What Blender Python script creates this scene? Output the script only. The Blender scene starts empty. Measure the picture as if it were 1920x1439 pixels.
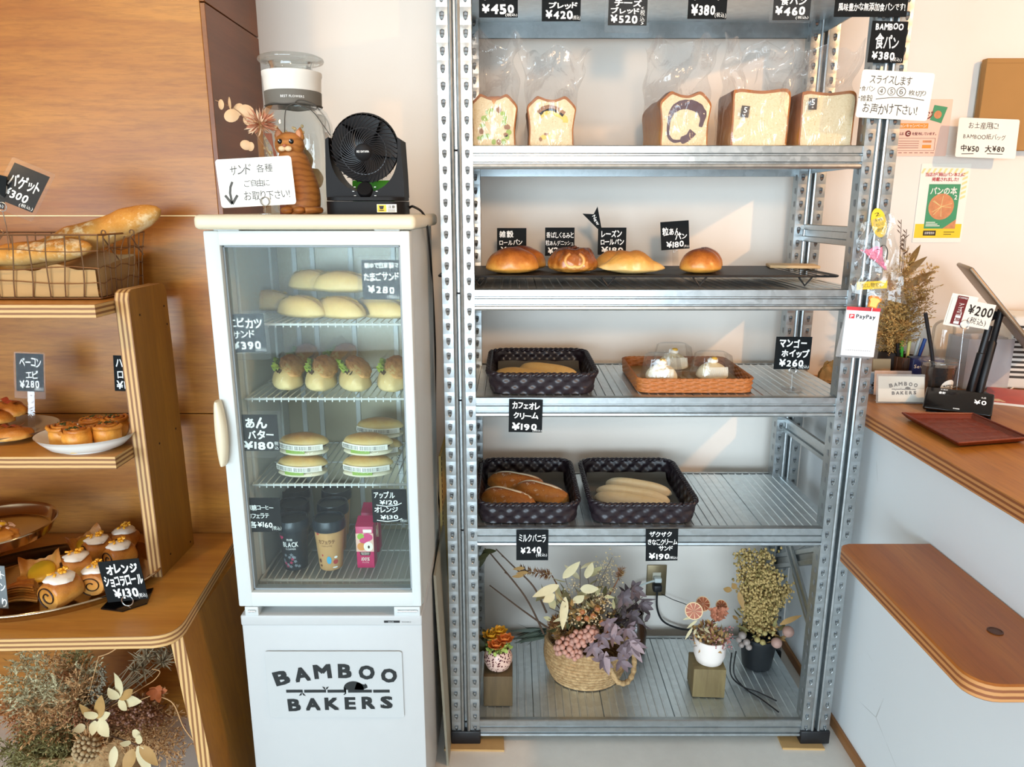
import bpy, bmesh, math, random
from mathutils import Vector, Matrix, Euler, noise
sc = bpy.context.scene
COL = sc.collection
random.seed(7)
PI = math.pi
R = math.radians

# ---------------------------------------------------------------- camera
FPX, PITCH, EYE = 1363.0, 0.235, 1.45
cam_data = bpy.data.cameras.new('camera')
cam_data.sensor_width = 36.0
cam_data.lens = FPX / 1920 * 36.0
cam_data.clip_start = 0.05
cam = bpy.data.objects.new('camera', cam_data)
COL.objects.link(cam)
cam.location = (0, 0, EYE)
cam.rotation_euler = (PI / 2 - PITCH, 0, 0)
sc.camera = cam

# ---------------------------------------------------------------- world, lamps, exposure
world = bpy.data.worlds.new('world')
sc.world = world
world.use_nodes = True
world.node_tree.nodes['Background'].inputs[0].default_value = (0.80, 0.90, 1.0, 1)
world.node_tree.nodes['Background'].inputs[1].default_value = 1.0

def lamp(name, kind, loc, energy, color, size=0.1, size_y=None, aim=None, spot=None, blend=0.5):
    d = bpy.data.lights.new(name, kind)
    d.energy = energy
    d.color = color
    if kind == 'AREA':
        d.shape = 'RECTANGLE'
        d.size = size
        d.size_y = size_y or size
    else:
        d.shadow_soft_size = size
    if kind == 'SPOT':
        d.spot_size = spot
        d.spot_blend = blend
    o = bpy.data.objects.new(name, d)
    COL.objects.link(o)
    o.location = loc
    if aim is not None:
        o.rotation_euler = (Vector(aim) - Vector(loc)).to_track_quat('-Z', 'Y').to_euler()
    return o

lamp('shopfront_daylight', 'AREA', (-0.8, -4.4, 1.02), 125, (0.68, 0.86, 1.0), 4.3, 1.95, aim=(0.2, 2.0, 0.45)).data.spread = R(70)
lamp('side_fill', 'AREA', (-2.82, -1.5, 1.15), 210, (0.70, 0.87, 1.0), 1.8, 1.7, aim=(0.9, 0.8, 0.15))  # added fill from the left to brighten the counter front
lamp('ceiling_lamp_left', 'SPOT', (-1.35, 0.35, 2.5), 110, (1.0, 0.64, 0.30), 0.09, aim=(-1.45, 1.85, 1.6), spot=R(84), blend=0.9)
lamp('ceiling_lamp_middle', 'SPOT', (0.15, -1.1, 2.0), 250, (1.0, 0.64, 0.36), 0.12, aim=(0.15, 2.1, 1.55), spot=R(33), blend=0.9)
lamp('ceiling_lamp_counter', 'SPOT', (2.1, 0.45, 2.3), 190, (1.0, 0.54, 0.24), 0.03, aim=(1.05, 2.2, 0.95), spot=R(105), blend=0.9)
lamp('ceiling_fill', 'AREA', (0.0, -0.6, 2.58), 12, (1.0, 0.93, 0.84), 3.6, 2.2, aim=(0.0, 0.9, 0.0))  # added soft fill to lift the general brightness
sc.view_settings.view_transform = 'Standard'
sc.view_settings.look = 'None'
sc.view_settings.exposure = -0.99
sc.view_settings.gamma = 1.0
sc.view_settings.use_curve_mapping = False

# ---------------------------------------------------------------- pixel -> place
def ray(px, py):
    u, v = (px - 960) / FPX, (py - 719.5) / FPX
    c, s = math.cos(PITCH), math.sin(PITCH)
    return Vector((u, c - v * s, -s - v * c))

def at(px, py, Y=None, Z=None, X=None):
    """The point on the photograph's ray through a pixel that lies at depth Y, height Z or side X."""
    d = ray(px, py)
    k = Y / d.y if Y is not None else (Z - EYE) / d.z if Z is not None else X / d.x
    return Vector((0, 0, EYE)) + d * k

def mpp(px, py, Y):
    return (Y / ray(px, py).y) / FPX

# ---------------------------------------------------------------- materials
def lin(c):
    if isinstance(c, str):
        c = [int(c[i:i + 2], 16) for i in (0, 2, 4)]
    c = [x / 255 if max(c) > 1.001 else x for x in c[:3]]
    return tuple(x / 12.92 if x <= 0.04045 else ((x + 0.055) / 1.055) ** 2.4 for x in c) + (1,)

class Mat:
    def __init__(s, name, rough=0.5, metal=0.0, **kw):
        s.m = bpy.data.materials.new(name)
        s.m.use_nodes = True
        s.nt = s.m.node_tree
        s.p = s.nt.nodes['Principled BSDF']
        s.set(Roughness=rough, Metallic=metal)
        s._co = None
    def set(s, **kw):
        for k, v in kw.items():
            s.p.inputs[k.replace('_', ' ')].default_value = v
        return s
    def n(s, t, **kw):
        nd = s.nt.nodes.new('ShaderNode' + t)
        for k, v in kw.items():
            setattr(nd, k, v)
        return nd
    def l(s, a, b):
        s.nt.links.new(a, b)
    def co(s, scale=(1, 1, 1), kind='Object', rot=(0, 0, 0)):
        tc = s.n('TexCoord')
        mp = s.n('Mapping')
        mp.inputs['Scale'].default_value = scale
        mp.inputs['Rotation'].default_value = rot
        s.l(tc.outputs[kind], mp.inputs[0])
        return mp.outputs[0]
    def noise(s, co, scale, detail=4, rough=0.55, dist=0.0):
        nd = s.n('TexNoise')
        nd.inputs['Scale'].default_value = scale
        nd.inputs['Detail'].default_value = detail
        nd.inputs['Roughness'].default_value = rough
        nd.inputs['Distortion'].default_value = dist
        s.l(co, nd.inputs['Vector'])
        return nd.outputs[0]
    def ramp(s, fac, stops, interp='LINEAR'):
        nd = s.n('ValToRGB')
        nd.color_ramp.interpolation = interp
        e = nd.color_ramp.elements
        while len(e) < len(stops):
            e.new(0.5)
        for i, (p, c) in enumerate(stops):
            e[i].position = p
            e[i].color = lin(c) if not isinstance(c, (int, float)) else (c, c, c, 1)
        s.l(fac, nd.inputs[0])
        return nd.outputs[0]
    def mix(s, fac, a, b, mode='MIX'):
        nd = s.n('Mix', data_type='RGBA', blend_type=mode)
        for i, x in ((0, fac), (6, a), (7, b)):
            if isinstance(x, (int, float)):
                nd.inputs[i].default_value = x
            elif isinstance(x, (str, tuple)):
                nd.inputs[i].default_value = lin(x)
            else:
                s.l(x, nd.inputs[i])
        return nd.outputs[2]
    def math(s, op, a, b=0.0):
        nd = s.n('Math', operation=op)
        for i, x in ((0, a), (1, b)):
            if isinstance(x, (int, float)):
                nd.inputs[i].default_value = x
            else:
                s.l(x, nd.inputs[i])
        return nd.outputs[0]
    def sep(s, co):
        nd = s.n('SeparateXYZ')
        s.l(co, nd.inputs[0])
        return nd.outputs
    def color(s, c):
        if isinstance(c, (str, tuple)):
            s.p.inputs['Base Color'].default_value = lin(c)
        else:
            s.l(c, s.p.inputs['Base Color'])
        return s
    def rough(s, sock):
        s.l(sock, s.p.inputs['Roughness'])
        return s
    def bump(s, h, strength=0.3, dist=0.002):
        nd = s.n('Bump')
        nd.inputs['Strength'].default_value = strength
        nd.inputs['Distance'].default_value = dist
        s.l(h, nd.inputs['Height'])
        s.l(nd.outputs[0], s.p.inputs['Normal'])
        return s

def plain(name, c, rough=0.5, metal=0.0, var=0.06, vs=25, bump=0.0, bs=200, **kw):
    m = Mat(name, rough, metal)
    co = m.co()
    n = m.noise(co, vs, 3)
    base = lin(c)
    lo = tuple(max(0.0, x * (1 - var)) for x in base[:3])
    hi = tuple(min(1.0, x * (1 + var)) for x in base[:3])
    nd = m.n('Mix', data_type='RGBA')
    m.l(n, nd.inputs[0])
    nd.inputs[6].default_value = lo + (1,)
    nd.inputs[7].default_value = hi + (1,)
    m.color(nd.outputs[2])
    if bump:
        m.bump(m.noise(co, bs, 3), bump)
    m.set(**kw)
    return m.m

def woodmat(name, dark, light, stretch, scale=6.0, rough=0.45, knots=False, bump=0.08, fine=(0.45, 0.75), speck=0.25):
    """Grain runs along the axis whose stretch is smallest."""
    m = Mat(name, rough)
    co = m.co(stretch)
    big = m.noise(co, scale * 0.35, 4, 0.6, 0.6)
    fin = m.noise(co, scale * 4.5, 6, 0.7, 0.2)
    c = m.ramp(big, [(0.3, dark), (0.72, light)])
    f = m.ramp(fin, [(fine[0], 0.0), (fine[1], 1.0)])
    d2 = tuple(int(dark[i:i + 2], 16) * 0.78 / 255 for i in (0, 2, 4))
    c = m.mix(m.math('MULTIPLY', f, speck), c, d2)
    if knots:
        co2 = m.co(tuple(x * 0.5 + 0.2 for x in stretch))
        v = m.n('TexVoronoi')
        v.inputs['Scale'].default_value = 2.2
        m.l(co2, v.inputs['Vector'])
        k = m.ramp(v.outputs[0], [(0.02, 1.0), (0.09, 0.0)])
        c = m.mix(m.math('MULTIPLY', k, 0.55), c, dark)
    m.color(c)
    m.bump(fin, bump, 0.001)
    return m.m

def plyedge(name, axis, period, light='e9c993', dark='7c4f2a'):
    m = Mat(name, 0.55)
    co = m.co()
    n = m.noise(m.co((3, 3, 3)), 9, 3)
    p = m.math('ADD', m.math('DIVIDE', m.sep(co)[axis], period), m.math('MULTIPLY', n, 0.12))
    fr = m.math('FRACT', p)
    m.color(m.ramp(fr, [(0.0, light), (0.46, light), (0.54, dark), (0.94, dark), (1.0, light)]))
    return m.m

def galv(name, tint=(0.67, 0.69, 0.695), r0=0.28, r1=0.42, sc_=90):
    m = Mat(name, 0.3, 0.92)
    co = m.co()
    v = m.n('TexVoronoi')
    v.inputs['Scale'].default_value = sc_
    m.l(co, v.inputs['Vector'])
    vs = m.sep(v.outputs['Color'])
    n = m.noise(co, 18, 4)
    f = m.math('ADD', m.math('MULTIPLY', vs[0], 0.45), m.math('MULTIPLY', n, 0.55))
    m.color(m.ramp(f, [(0.2, tuple(x * 0.96 for x in tint)), (0.8, tuple(min(1, x * 1.03) for x in tint))]))
    m.rough(m.math('ADD', m.math('MULTIPLY', f, r1 - r0), r0))
    m.bump(n, 0.03, 0.001)
    return m.m

def film(name, tint=(1, 1, 1), gloss=0.10, rough=0.08, bump=0.0, bs=60, haze=0.0, stretch=(1, 1, 1), fk=0.5):
    """Thin clear sheet: mostly lets light straight through and adds a sheen."""
    m = Mat(name)
    nt = m.nt
    nt.nodes.remove(m.p)
    tr = m.n('BsdfTransparent')
    tr.inputs[0].default_value = tint + (1,)
    gl = m.n('BsdfGlossy')
    gl.inputs['Roughness'].default_value = rough
    fr = m.n('LayerWeight')
    fr.inputs[0].default_value = 0.25
    f = m.math('ADD', m.math('MULTIPLY', fr.outputs['Fresnel'], fk), gloss)
    mx = m.n('MixShader')
    m.l(f, mx.inputs[0])
    m.l(tr.outputs[0], mx.inputs[1])
    m.l(gl.outputs[0], mx.inputs[2])
    outp = mx.outputs[0]
    if haze:
        df = m.n('BsdfDiffuse')
        df.inputs[0].default_value = (0.9, 0.9, 0.9, 1)
        mx2 = m.n('MixShader')
        mx2.inputs[0].default_value = haze
        m.l(outp, mx2.inputs[1])
        m.l(df.outputs[0], mx2.inputs[2])
        outp = mx2.outputs[0]
    if bump:
        b = m.n('Bump')
        b.inputs['Strength'].default_value = bump
        b.inputs['Distance'].default_value = 0.01
        m.l(m.noise(m.co(stretch), bs, 3, 0.5, 1.0), b.inputs['Height'])
        m.l(b.outputs[0], gl.inputs['Normal'])
        m.l(b.outputs[0], fr.inputs['Normal'])
    m.l(outp, nt.nodes['Material Output'].inputs[0])
    return m.m

def crust(name, pale, mid, dark, lo=0.15, hi=0.8, rough=0.45, ns=9, amt=0.5, bump=0.25, spec=0.4, flour=None):
    """Baked skin: paler towards the base of the bun, browned on its crown, mottled."""
    m = Mat(name, rough)
    g = m.sep(m.co(kind='Generated'))[2]
    co = m.co()
    n = m.noise(co, ns * 6, 5, 0.6)
    f = m.math('ADD', g, m.math('MULTIPLY', m.math('SUBTRACT', n, 0.5), amt))
    c = m.ramp(f, [(lo, pale), ((lo + hi) / 2, mid), (hi, dark)])
    fn = m.noise(co, ns * 45, 4, 0.7)
    c = m.mix(m.math('MULTIPLY', m.ramp(fn, [(0.5, 0.0), (0.72, 1.0)]), 0.25), c, pale)
    if flour:
        c = m.mix(m.ramp(m.noise(co, flour[1], 4, 0.7), [(flour[2], 0.0), (flour[2] + 0.14, 0.8)]), c, flour[0])
    m.color(c)
    m.bump(m.noise(co, ns * 20, 5, 0.65), bump, 0.002)
    m.set(Specular_IOR_Level=spec)
    return m.m

# ---------------------------------------------------------------- mesh builder
class B:
    def __init__(s):
        s.v, s.f, s.mi = [], [], []
    def add(s, vs, fs, mi=0, T=None):
        o = len(s.v)
        s.v += [tuple(T @ Vector(p)) for p in vs] if T is not None else [tuple(p) for p in vs]
        for f in fs:
            s.f.append(tuple(i + o for i in f))
        s.mi += [mi] * len(fs) if isinstance(mi, int) else list(mi)
        return s
    def bme(s, bm, mi=0, T=None):
        bm.verts.index_update()
        s.add([v.co.copy() for v in bm.verts], [[v.index for v in f.verts] for f in bm.faces], mi, T)
        bm.free()
        return s
    def box(s, c, d, bev=0.0, seg=2, mi=0, rot=None):
        bm = bmesh.new()
        bmesh.ops.create_cube(bm, size=1, matrix=Matrix.Diagonal((d[0], d[1], d[2], 1)))
        if bev:
            bmesh.ops.bevel(bm, geom=bm.edges[:], offset=min(bev, min(d) * 0.49), segments=seg, affect='EDGES', profile=0.5)
        T = Matrix.Translation(c)
        if rot is not None:
            T = T @ (rot if isinstance(rot, Matrix) else Euler(rot).to_matrix().to_4x4())
        return s.bme(bm, mi, T)
    def span(s, lo, hi, bev=0.0, seg=2, mi=0):
        return s.box([(a + b) / 2 for a, b in zip(lo, hi)], [abs(b - a) for a, b in zip(lo, hi)], bev, seg, mi)
    def grid(s, fn, nu, nv, mi=0, cu=False, cv=False, T=None):
        U, V = (nu if cu else nu + 1), (nv if cv else nv + 1)
        vs = [fn(i / nu, j / nv) for i in range(U) for j in range(V)]
        fs = []
        for i in range(nu):
            for j in range(nv):
                a, b_ = i % U, (i + 1) % U
                c, d = j % V, (j + 1) % V
                fs.append((a * V + c, b_ * V + c, b_ * V + d, a * V + d))
        return s.add(vs, fs, mi, T)
    def lathe(s, prof, n=32, mi=0, T=None, c=(0, 0, 0), sx=1.0, sy=1.0, cap=True):
        """prof: (radius, z) from the bottom up; mi may be a function of the profile step."""
        m = len(prof)
        vs = [(c[0] + r * math.cos(2 * PI * i / n) * sx, c[1] + r * math.sin(2 * PI * i / n) * sy, c[2] + z) for r, z in prof for i in range(n)]
        fs, ms = [], []
        for k in range(m - 1):
            for i in range(n):
                j = (i + 1) % n
                fs.append((k * n + i, k * n + j, (k + 1) * n + j, (k + 1) * n + i))
                ms.append(mi(k) if callable(mi) else mi)
        if cap:
            fs += [tuple(range(n - 1, -1, -1)), tuple((m - 1) * n + i for i in range(n))]
            ms += [ms[0], ms[-1]]
        return s.add(vs, fs, ms, T)
    def tube(s, pts, r, n=6, mi=0, closed=False, flat=1.0):
        pts = [Vector(p) for p in pts]
        m = len(pts)
        rs = r if isinstance(r, (list, tuple)) else [r] * m
        vs, up = [], None
        for i, p in enumerate(pts):
            t = (pts[(i + 1) % m] - pts[i - 1]) if closed else pts[min(i + 1, m - 1)] - pts[max(i - 1, 0)]
            t = t.normalized() if t.length > 1e-9 else Vector((0, 0, 1))
            if up is None:
                up = Vector((0, 0, 1)) if abs(t.z) < 0.9 else Vector((1, 0, 0))
            up = (up - t * up.dot(t))
            up = up.normalized() if up.length > 1e-6 else t.orthogonal().normalized()
            w = t.cross(up)
            for k in range(n):
                a = 2 * PI * k / n
                vs.append(p + (w * math.cos(a) + up * math.sin(a) * flat) * rs[i])
        fs = []
        for i in range(m if closed else m - 1):
            j = (i + 1) % m
            for k in range(n):
                l_ = (k + 1) % n
                fs.append((i * n + k, i * n + l_, j * n + l_, j * n + k))
        if not closed:
            fs += [tuple(range(n - 1, -1, -1)), tuple((m - 1) * n + k for k in range(n))]
        return s.add(vs, fs, mi)
    def cyl(s, a, b, r, r1=None, n=16, mi=0):
        return s.tube([a, b], [r, r if r1 is None else r1], n, mi)
    def blob(s, fn, sub=3, mi=0, T=None):
        bm = bmesh.new()
        bmesh.ops.create_icosphere(bm, subdivisions=sub, radius=1)
        for v in bm.verts:
            v.co = fn(v.co.normalized())
        if callable(mi):
            mi = [mi(f.calc_center_median()) for f in bm.faces]
        return s.bme(bm, mi, T)
    def sph(s, c, r, sub=2, mi=0):
        c = Vector(c)
        r = Vector(r) if not isinstance(r, (int, float)) else Vector((r, r, r))
        return s.blob(lambda p: c + Vector((p.x * r.x, p.y * r.y, p.z * r.z)), sub, mi)
    def prism(s, poly, lo, hi, axis=2, mi=0, mi_side=None, T=None):
        """poly: 2-D outline, pulled along an axis; the outline lies in the other two axes in order."""
        n = len(poly)
        def p3(p, h):
            q = [p[0], p[1]]
            q.insert(axis, h)
            return q
        vs = [p3(p, lo) for p in poly] + [p3(p, hi) for p in poly]
        fs = [tuple(range(n - 1, -1, -1)), tuple(range(n, 2 * n))] + [(i, (i + 1) % n, n + (i + 1) % n, n + i) for i in range(n)]
        return s.add(vs, fs, [mi, mi] + [mi if mi_side is None else mi_side] * n, T)
    def leaf(s, base, d, up, L, W, curl=0.3, mi=0, nseg=5, fold=0.15, tip=1.0):
        base, d, up = Vector(base), Vector(d).normalized(), Vector(up)
        up = up - d * up.dot(d)
        up = up.normalized() if up.length > 1e-5 else d.orthogonal().normalized()
        w = d.cross(up)
        vs = []
        for i in range(nseg + 1):
            t = i / nseg
            wd = W * (math.sin(PI * min(1, t ** 0.8 * 0.97 + 0.03)) ** 0.8) * 0.5
            if i == nseg:
                wd = W * 0.03
            c = base + d * (L * t * (1 - 0.25 * abs(curl) * t)) + up * (L * curl * t * t)
            vs += [c - w * wd + up * wd * fold, c, c + w * wd + up * wd * fold]
        fs = []
        for i in range(nseg):
            a = i * 3
            fs += [(a, a + 1, a + 4, a + 3), (a + 1, a + 2, a + 5, a + 4)]
        return s.add(vs, fs, mi)
    def out(s, name, mats, parent=None, world=False, smooth=40, loc=None, rot=None):
        me = bpy.data.meshes.new(name)
        vs = s.v
        if world and parent is not None:
            w = wloc(parent)
            vs = [(x - w.x, y - w.y, z - w.z) for x, y, z in vs]
        elif world and loc is not None:
            vs = [(x - loc[0], y - loc[1], z - loc[2]) for x, y, z in vs]
        me.from_pydata(vs, [], s.f)
        bm = bmesh.new()
        bm.from_mesh(me)
        if s.mi:
            for f, i in zip(bm.faces, s.mi):
                f.material_index = i
        if name not in ('lettering', 'print', 'logo_print'):
            bmesh.ops.recalc_face_normals(bm, faces=bm.faces[:])
        else:
            smooth = 0
        bm.to_mesh(me)
        bm.free()
        for m in (mats if isinstance(mats, (list, tuple)) else [mats]):
            me.materials.append(m)
        if smooth:
            me.polygons.foreach_set('use_smooth', [True] * len(me.polygons))
            me.set_sharp_from_angle(angle=R(smooth))
        o = bpy.data.objects.new(name, me)
        COL.objects.link(o)
        if parent is not None:
            o.parent = parent
        if loc is not None:
            o.location = loc
        if rot is not None:
            o.rotation_euler = rot
        return o

def wloc(o):
    v = Vector((0, 0, 0))
    while o is not None:
        v += o.location
        o = o.parent
    return v

def tag(o, label, cat, group=None):
    o['label'] = label
    o['category'] = cat
    if group:
        o['group'] = group
    return o

def thing(name, label, cat, loc=(0, 0, 0), rot=(0, 0, 0), group=None):
    o = bpy.data.objects.new(name, None)
    o.empty_display_size = 0.05
    COL.objects.link(o)
    o.location = loc
    o.rotation_euler = rot
    return tag(o, label, cat, group)

def structure(o):
    o['kind'] = 'structure'
    return o

def copy_tree(o, parent=None):
    c = o.copy()
    COL.objects.link(c)
    if parent is not None:
        c.parent = parent
    for ch in list(o.children):
        copy_tree(ch, c)
    return c

def again(o, label, loc, rot=None, scale=None):
    c = copy_tree(o)
    c['label'] = label
    c.location = loc
    if rot is not None:
        c.rotation_euler = rot
    if scale is not None:
        c.scale = scale if isinstance(scale, (tuple, list)) else (scale,) * 3
    return c

def rrect(w, h, r, n=4, cx=0.0, cy=0.0):
    pts = []
    for sx, sy, a0 in ((1, -1, -90), (1, 1, 0), (-1, 1, 90), (-1, -1, 180)):
        for i in range(n + 1):
            a = R(a0 + 90 * i / n)
            pts.append((cx + sx * (w / 2 - r) + r * math.cos(a), cy + sy * (h / 2 - r) + r * math.sin(a)))
    return pts

def spline(pts, n=8):
    """Catmull-Rom through the points."""
    P = [Vector(p) for p in pts]
    out = []
    for i in range(len(P) - 1):
        p0, p1, p2, p3 = P[max(i - 1, 0)], P[i], P[i + 1], P[min(i + 2, len(P) - 1)]
        for k in range(n):
            t = k / n
            out.append(0.5 * ((2 * p1) + (p2 - p0) * t + (2 * p0 - 5 * p1 + 4 * p2 - p3) * t * t + (3 * p1 - p0 - 3 * p2 + p3) * t ** 3))
    return out + [P[-1]]

# ---------------------------------------------------------------- lettering
_glyph = {}
def glyph(ch, bold):
    key = (ch, bold)
    if key not in _glyph:
        cu = bpy.data.curves.new('glyph', 'FONT')
        cu.body = ch
        cu.resolution_u = 2
        o = bpy.data.objects.new('glyph', cu)
        COL.objects.link(o)
        dg = bpy.context.evaluated_depsgraph_get()
        me = bpy.data.meshes.new_from_object(o.evaluated_get(dg))
        vs0 = [(v.co.x, v.co.y) for v in me.vertices]
        fs0 = [tuple(p.vertices) for p in me.polygons]
        vs, fs = [], []
        for ly, (ox, oy) in enumerate(((0, 0),) if bold <= 0 else ((-bold, -bold), (bold, -bold), (bold, bold), (-bold, bold))):
            k = len(vs)
            vs += [(x + ox, y + oy, ly) for x, y in vs0]
            fs += [tuple(i + k for i in f) for f in fs0]
        bpy.data.objects.remove(o)
        bpy.data.curves.remove(cu)
        bpy.data.meshes.remove(me)
        _glyph[key] = (vs, fs)
    return _glyph[key]

def write(b, text, x0, y0, x1, y1, mi=0, bold=0.018, jit=1.0, y=0.0, rnd=random.Random(3), slant=0.0, keep=False, surf=None, T=None):
    """Write a line inside the box x0..x1, y0..y1 (x right, y up) on a sheet facing -Y at depth y."""
    vs, fs, cur = [], [], 0.0
    for ch in text:
        if ch in ' \u3000':
            cur += 0.35
            continue
        gv, gf = glyph(ch, bold)
        if not gv:
            continue
        lo, hi = min(p[0] for p in gv), max(p[0] for p in gv)
        a = R(rnd.uniform(-5, 5)) * jit
        k = 1 + rnd.uniform(-0.09, 0.09) * jit
        dy = rnd.uniform(-0.06, 0.06) * jit
        ca, sa = math.cos(a) * k, math.sin(a) * k
        cx = (lo + hi) / 2
        o = len(vs)
        for gx, gy, ly in gv:
            px, py = gx - cx, gy - 0.37
            vs.append((cur + (hi - lo) / 2 + px * ca - py * sa + slant * py, 0.37 + px * sa + py * ca + dy, ly))
        fs += [tuple(i + o for i in f) for f in gf]
        cur += (hi - lo) + 0.10
    if not vs:
        return
    ax0, ax1 = min(p[0] for p in vs), max(p[0] for p in vs)
    ay0, ay1 = min(p[1] for p in vs), max(p[1] for p in vs)
    kx, ky = (x1 - x0) / (ax1 - ax0), (y1 - y0) / max(ay1 - ay0, 1e-6)
    if keep:
        kx = ky = min(kx, ky)
    cx, cy = (x0 + x1) / 2, (y0 + y1) / 2
    q = [(cx + (p[0] - (ax0 + ax1) / 2) * kx, cy + (p[1] - (ay0 + ay1) / 2) * ky, p[2] * 0.00012) for p in vs]
    pts = [surf(*p) for p in q] if surf else [(p[0], y - p[2], p[1]) for p in q]
    b.add(pts, fs, mi, T)

def stroke(b, pts, w, y=0.0, mi=0):
    pts = [Vector((p[0], p[1], 0)) for p in pts]
    vs = []
    for i, p in enumerate(pts):
        t = (pts[min(i + 1, len(pts) - 1)] - pts[max(i - 1, 0)]).normalized()
        nrm = Vector((-t.y, t.x, 0)) * w / 2
        vs += [(p.x + nrm.x, y, p.y + nrm.y), (p.x - nrm.x, y, p.y - nrm.y)]
    b.add(vs, [(2 * i, 2 * i + 1, 2 * i + 3, 2 * i + 2) for i in range(len(pts) - 1)], mi)
# ---------------------------------------------------------------- shared materials
def plaster_mat(name, c, crack=0.0, warm=0.03):
    m = Mat(name, 0.85)
    co = m.co()
    n = m.noise(co, 2.2, 4)
    c2 = tuple(int(c[i:i + 2], 16) * (1 - warm) / 255 for i in (0, 2, 4))
    col = m.mix(n, c, c2)
    if crack:
        v = m.n('TexVoronoi', feature='DISTANCE_TO_EDGE')
        v.inputs['Scale'].default_value = 5.0
        m.l(m.co((1, 0.7, 1.3)), v.inputs['Vector'])
        edge = m.ramp(v.outputs[0], [(0.0, 1.0), (0.006, 0.0)])
        spots = m.ramp(m.noise(co, 3.5, 3), [(0.60, 0.0), (0.68, 1.0)])
        sc2 = m.ramp(m.noise(m.co((1, 0.5, 1), rot=(0.5, 0, 0)), 38, 4, 0.7, 0.5), [(0.70, 0.0), (0.76, 1.0)])
        k = m.math('MULTIPLY', m.math('MAXIMUM', edge, sc2), m.math('MULTIPLY', spots, crack))
        col = m.mix(k, col, '8d8a80')
    m.color(col)
    m.bump(m.noise(co, 60, 5), 0.12, 0.002)
    return m.m

WALL = plaster_mat('wall_plaster', 'f0e7dc')
COUNTER_PLASTER = plaster_mat('counter_plaster', 'eef1f2', crack=0.8)
PLYWALL = woodmat('plywood_lauan', '985a1e', 'bd7f31', (0.30, 1.0, 3.0), 11.0, 0.36, knots=False, fine=(0.42, 0.66), speck=0.45)
PLYSIDE = woodmat('plywood_lauan_dark', '6a3812', '8a4f20', (1.0, 0.3, 3.0), 9.0, 0.38)
OAK = woodmat('plywood_face', '8c5818', 'b27826', (5.0, 5.0, 0.35), 9.0, 0.42, fine=(0.46, 0.72), speck=0.4)
OAK_X = woodmat('plywood_face_along', 'ad6c29', 'd0923f', (0.4, 5.0, 5.0), 8.0, 0.4, fine=(0.48, 0.75), speck=0.35)
PLY_Z = plyedge('plywood_edge_flat', 2, 0.0105, 'cfa56a', '85562c')
PLY_X = plyedge('plywood_edge_upright', 0, 0.0105, 'cfa56a', '85562c')
PLY_RZ = plyedge('ledge_edge', 2, 0.011, 'c98a50', '8e4e24')
WORKTOP = woodmat('worktop_wood', 'a5641f', 'cb8a38', (4.0, 0.35, 4.0), 8.0, 0.38, fine=(0.45, 0.7), speck=0.45)
LEDGEWOOD = woodmat('ledge_wood', 'a0521a', 'c67830', (4.5, 0.3, 4.5), 6.0, 0.36, fine=(0.46, 0.74), speck=0.4)
GALV = galv('galvanised_steel')
GALV_DECK = galv('galvanised_deck', (0.86, 0.89, 0.90), 0.36, 0.48, 60)
WHITE_ENAMEL = plain('white_enamel', 'cdd0cc', 0.35, var=0.02)
ENAMEL_DIMMED = plain('enamel_dimmed', 'bcbcba', 0.35, var=0.02)  # door enamel greyed for the lower panel, dimmer light put into the colour
CREAM_PLASTIC = plain('cream_plastic', 'dccfb2', 0.4, var=0.02)
GREYPLASTIC = plain('grey_plastic', 'c9ccca', 0.4, var=0.03)
LINER = plain('fridge_liner', 'd3d6d3', 0.4, var=0.03)
LINER_BACK = plain('fridge_liner_back', 'b3aa8f', 0.3, var=0.05)
BLACK = plain('black_plastic', '17171a', 0.42, var=0.1)
BLACKGLOSS = plain('black_gloss', '0c0c0e', 0.12, var=0.1)
BLACKMATT = plain('black_matt', '101010', 0.8, var=0.1)
WIRE = plain('bronze_wire', '8a6a4e', 0.35, 0.85, var=0.1)
STEELWIRE = plain('steel_wire', 'c6c8c8', 0.25, 0.9, var=0.05)
STAINLESS = plain('stainless_tray', 'b9a489', 0.14, 1.0, var=0.05)
CORD = plain('black_cord', '121214', 0.5, var=0.05)
CARDBLACK = plain('blackboard_card', '0f1315', 0.75, var=0.12, vs=60, Specular_IOR_Level=0.2)
CHALK = plain('chalk_marker_white', 'f4f4f0', 0.7, var=0.01)
PAPERWHITE = plain('white_board_card', 'f3eee2', 0.5, var=0.02)
INK = plain('black_ink', '201c18', 0.6, var=0.05)
SLEEVE = film('clear_sleeve', (0.97, 0.97, 0.97), 0.004, 0.15, haze=0.028, fk=0.15)
GLASS = film('door_glass', (0.95, 0.98, 0.97), 0.004, 0.02, haze=0.012, fk=0.12)
JARGLASS = film('jar_glass', (0.97, 0.98, 0.96), 0.07, 0.02, bump=0.05, bs=8)
BAGFILM = film('bread_bag_film', (1.0, 1.0, 0.998), 0.05, 0.13, bump=1.0, bs=15, haze=0.045, stretch=(1.8, 1, 0.6), fk=0.2)
CLEARPLASTIC = film('clear_plastic', (0.985, 0.99, 0.985), 0.05, 0.06, bump=0.15, bs=40, haze=0.02, fk=0.3)
ACRYLIC = film('clear_acrylic', (0.95, 0.96, 0.96), 0.06, 0.03, haze=0.10)
CARDBOARD = plain('corrugated_cardboard', 'c29a63', 0.8, var=0.1, vs=40)
KRAFT = plain('kraft_paper', 'a97c42', 0.7, var=0.06, vs=12)

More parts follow.
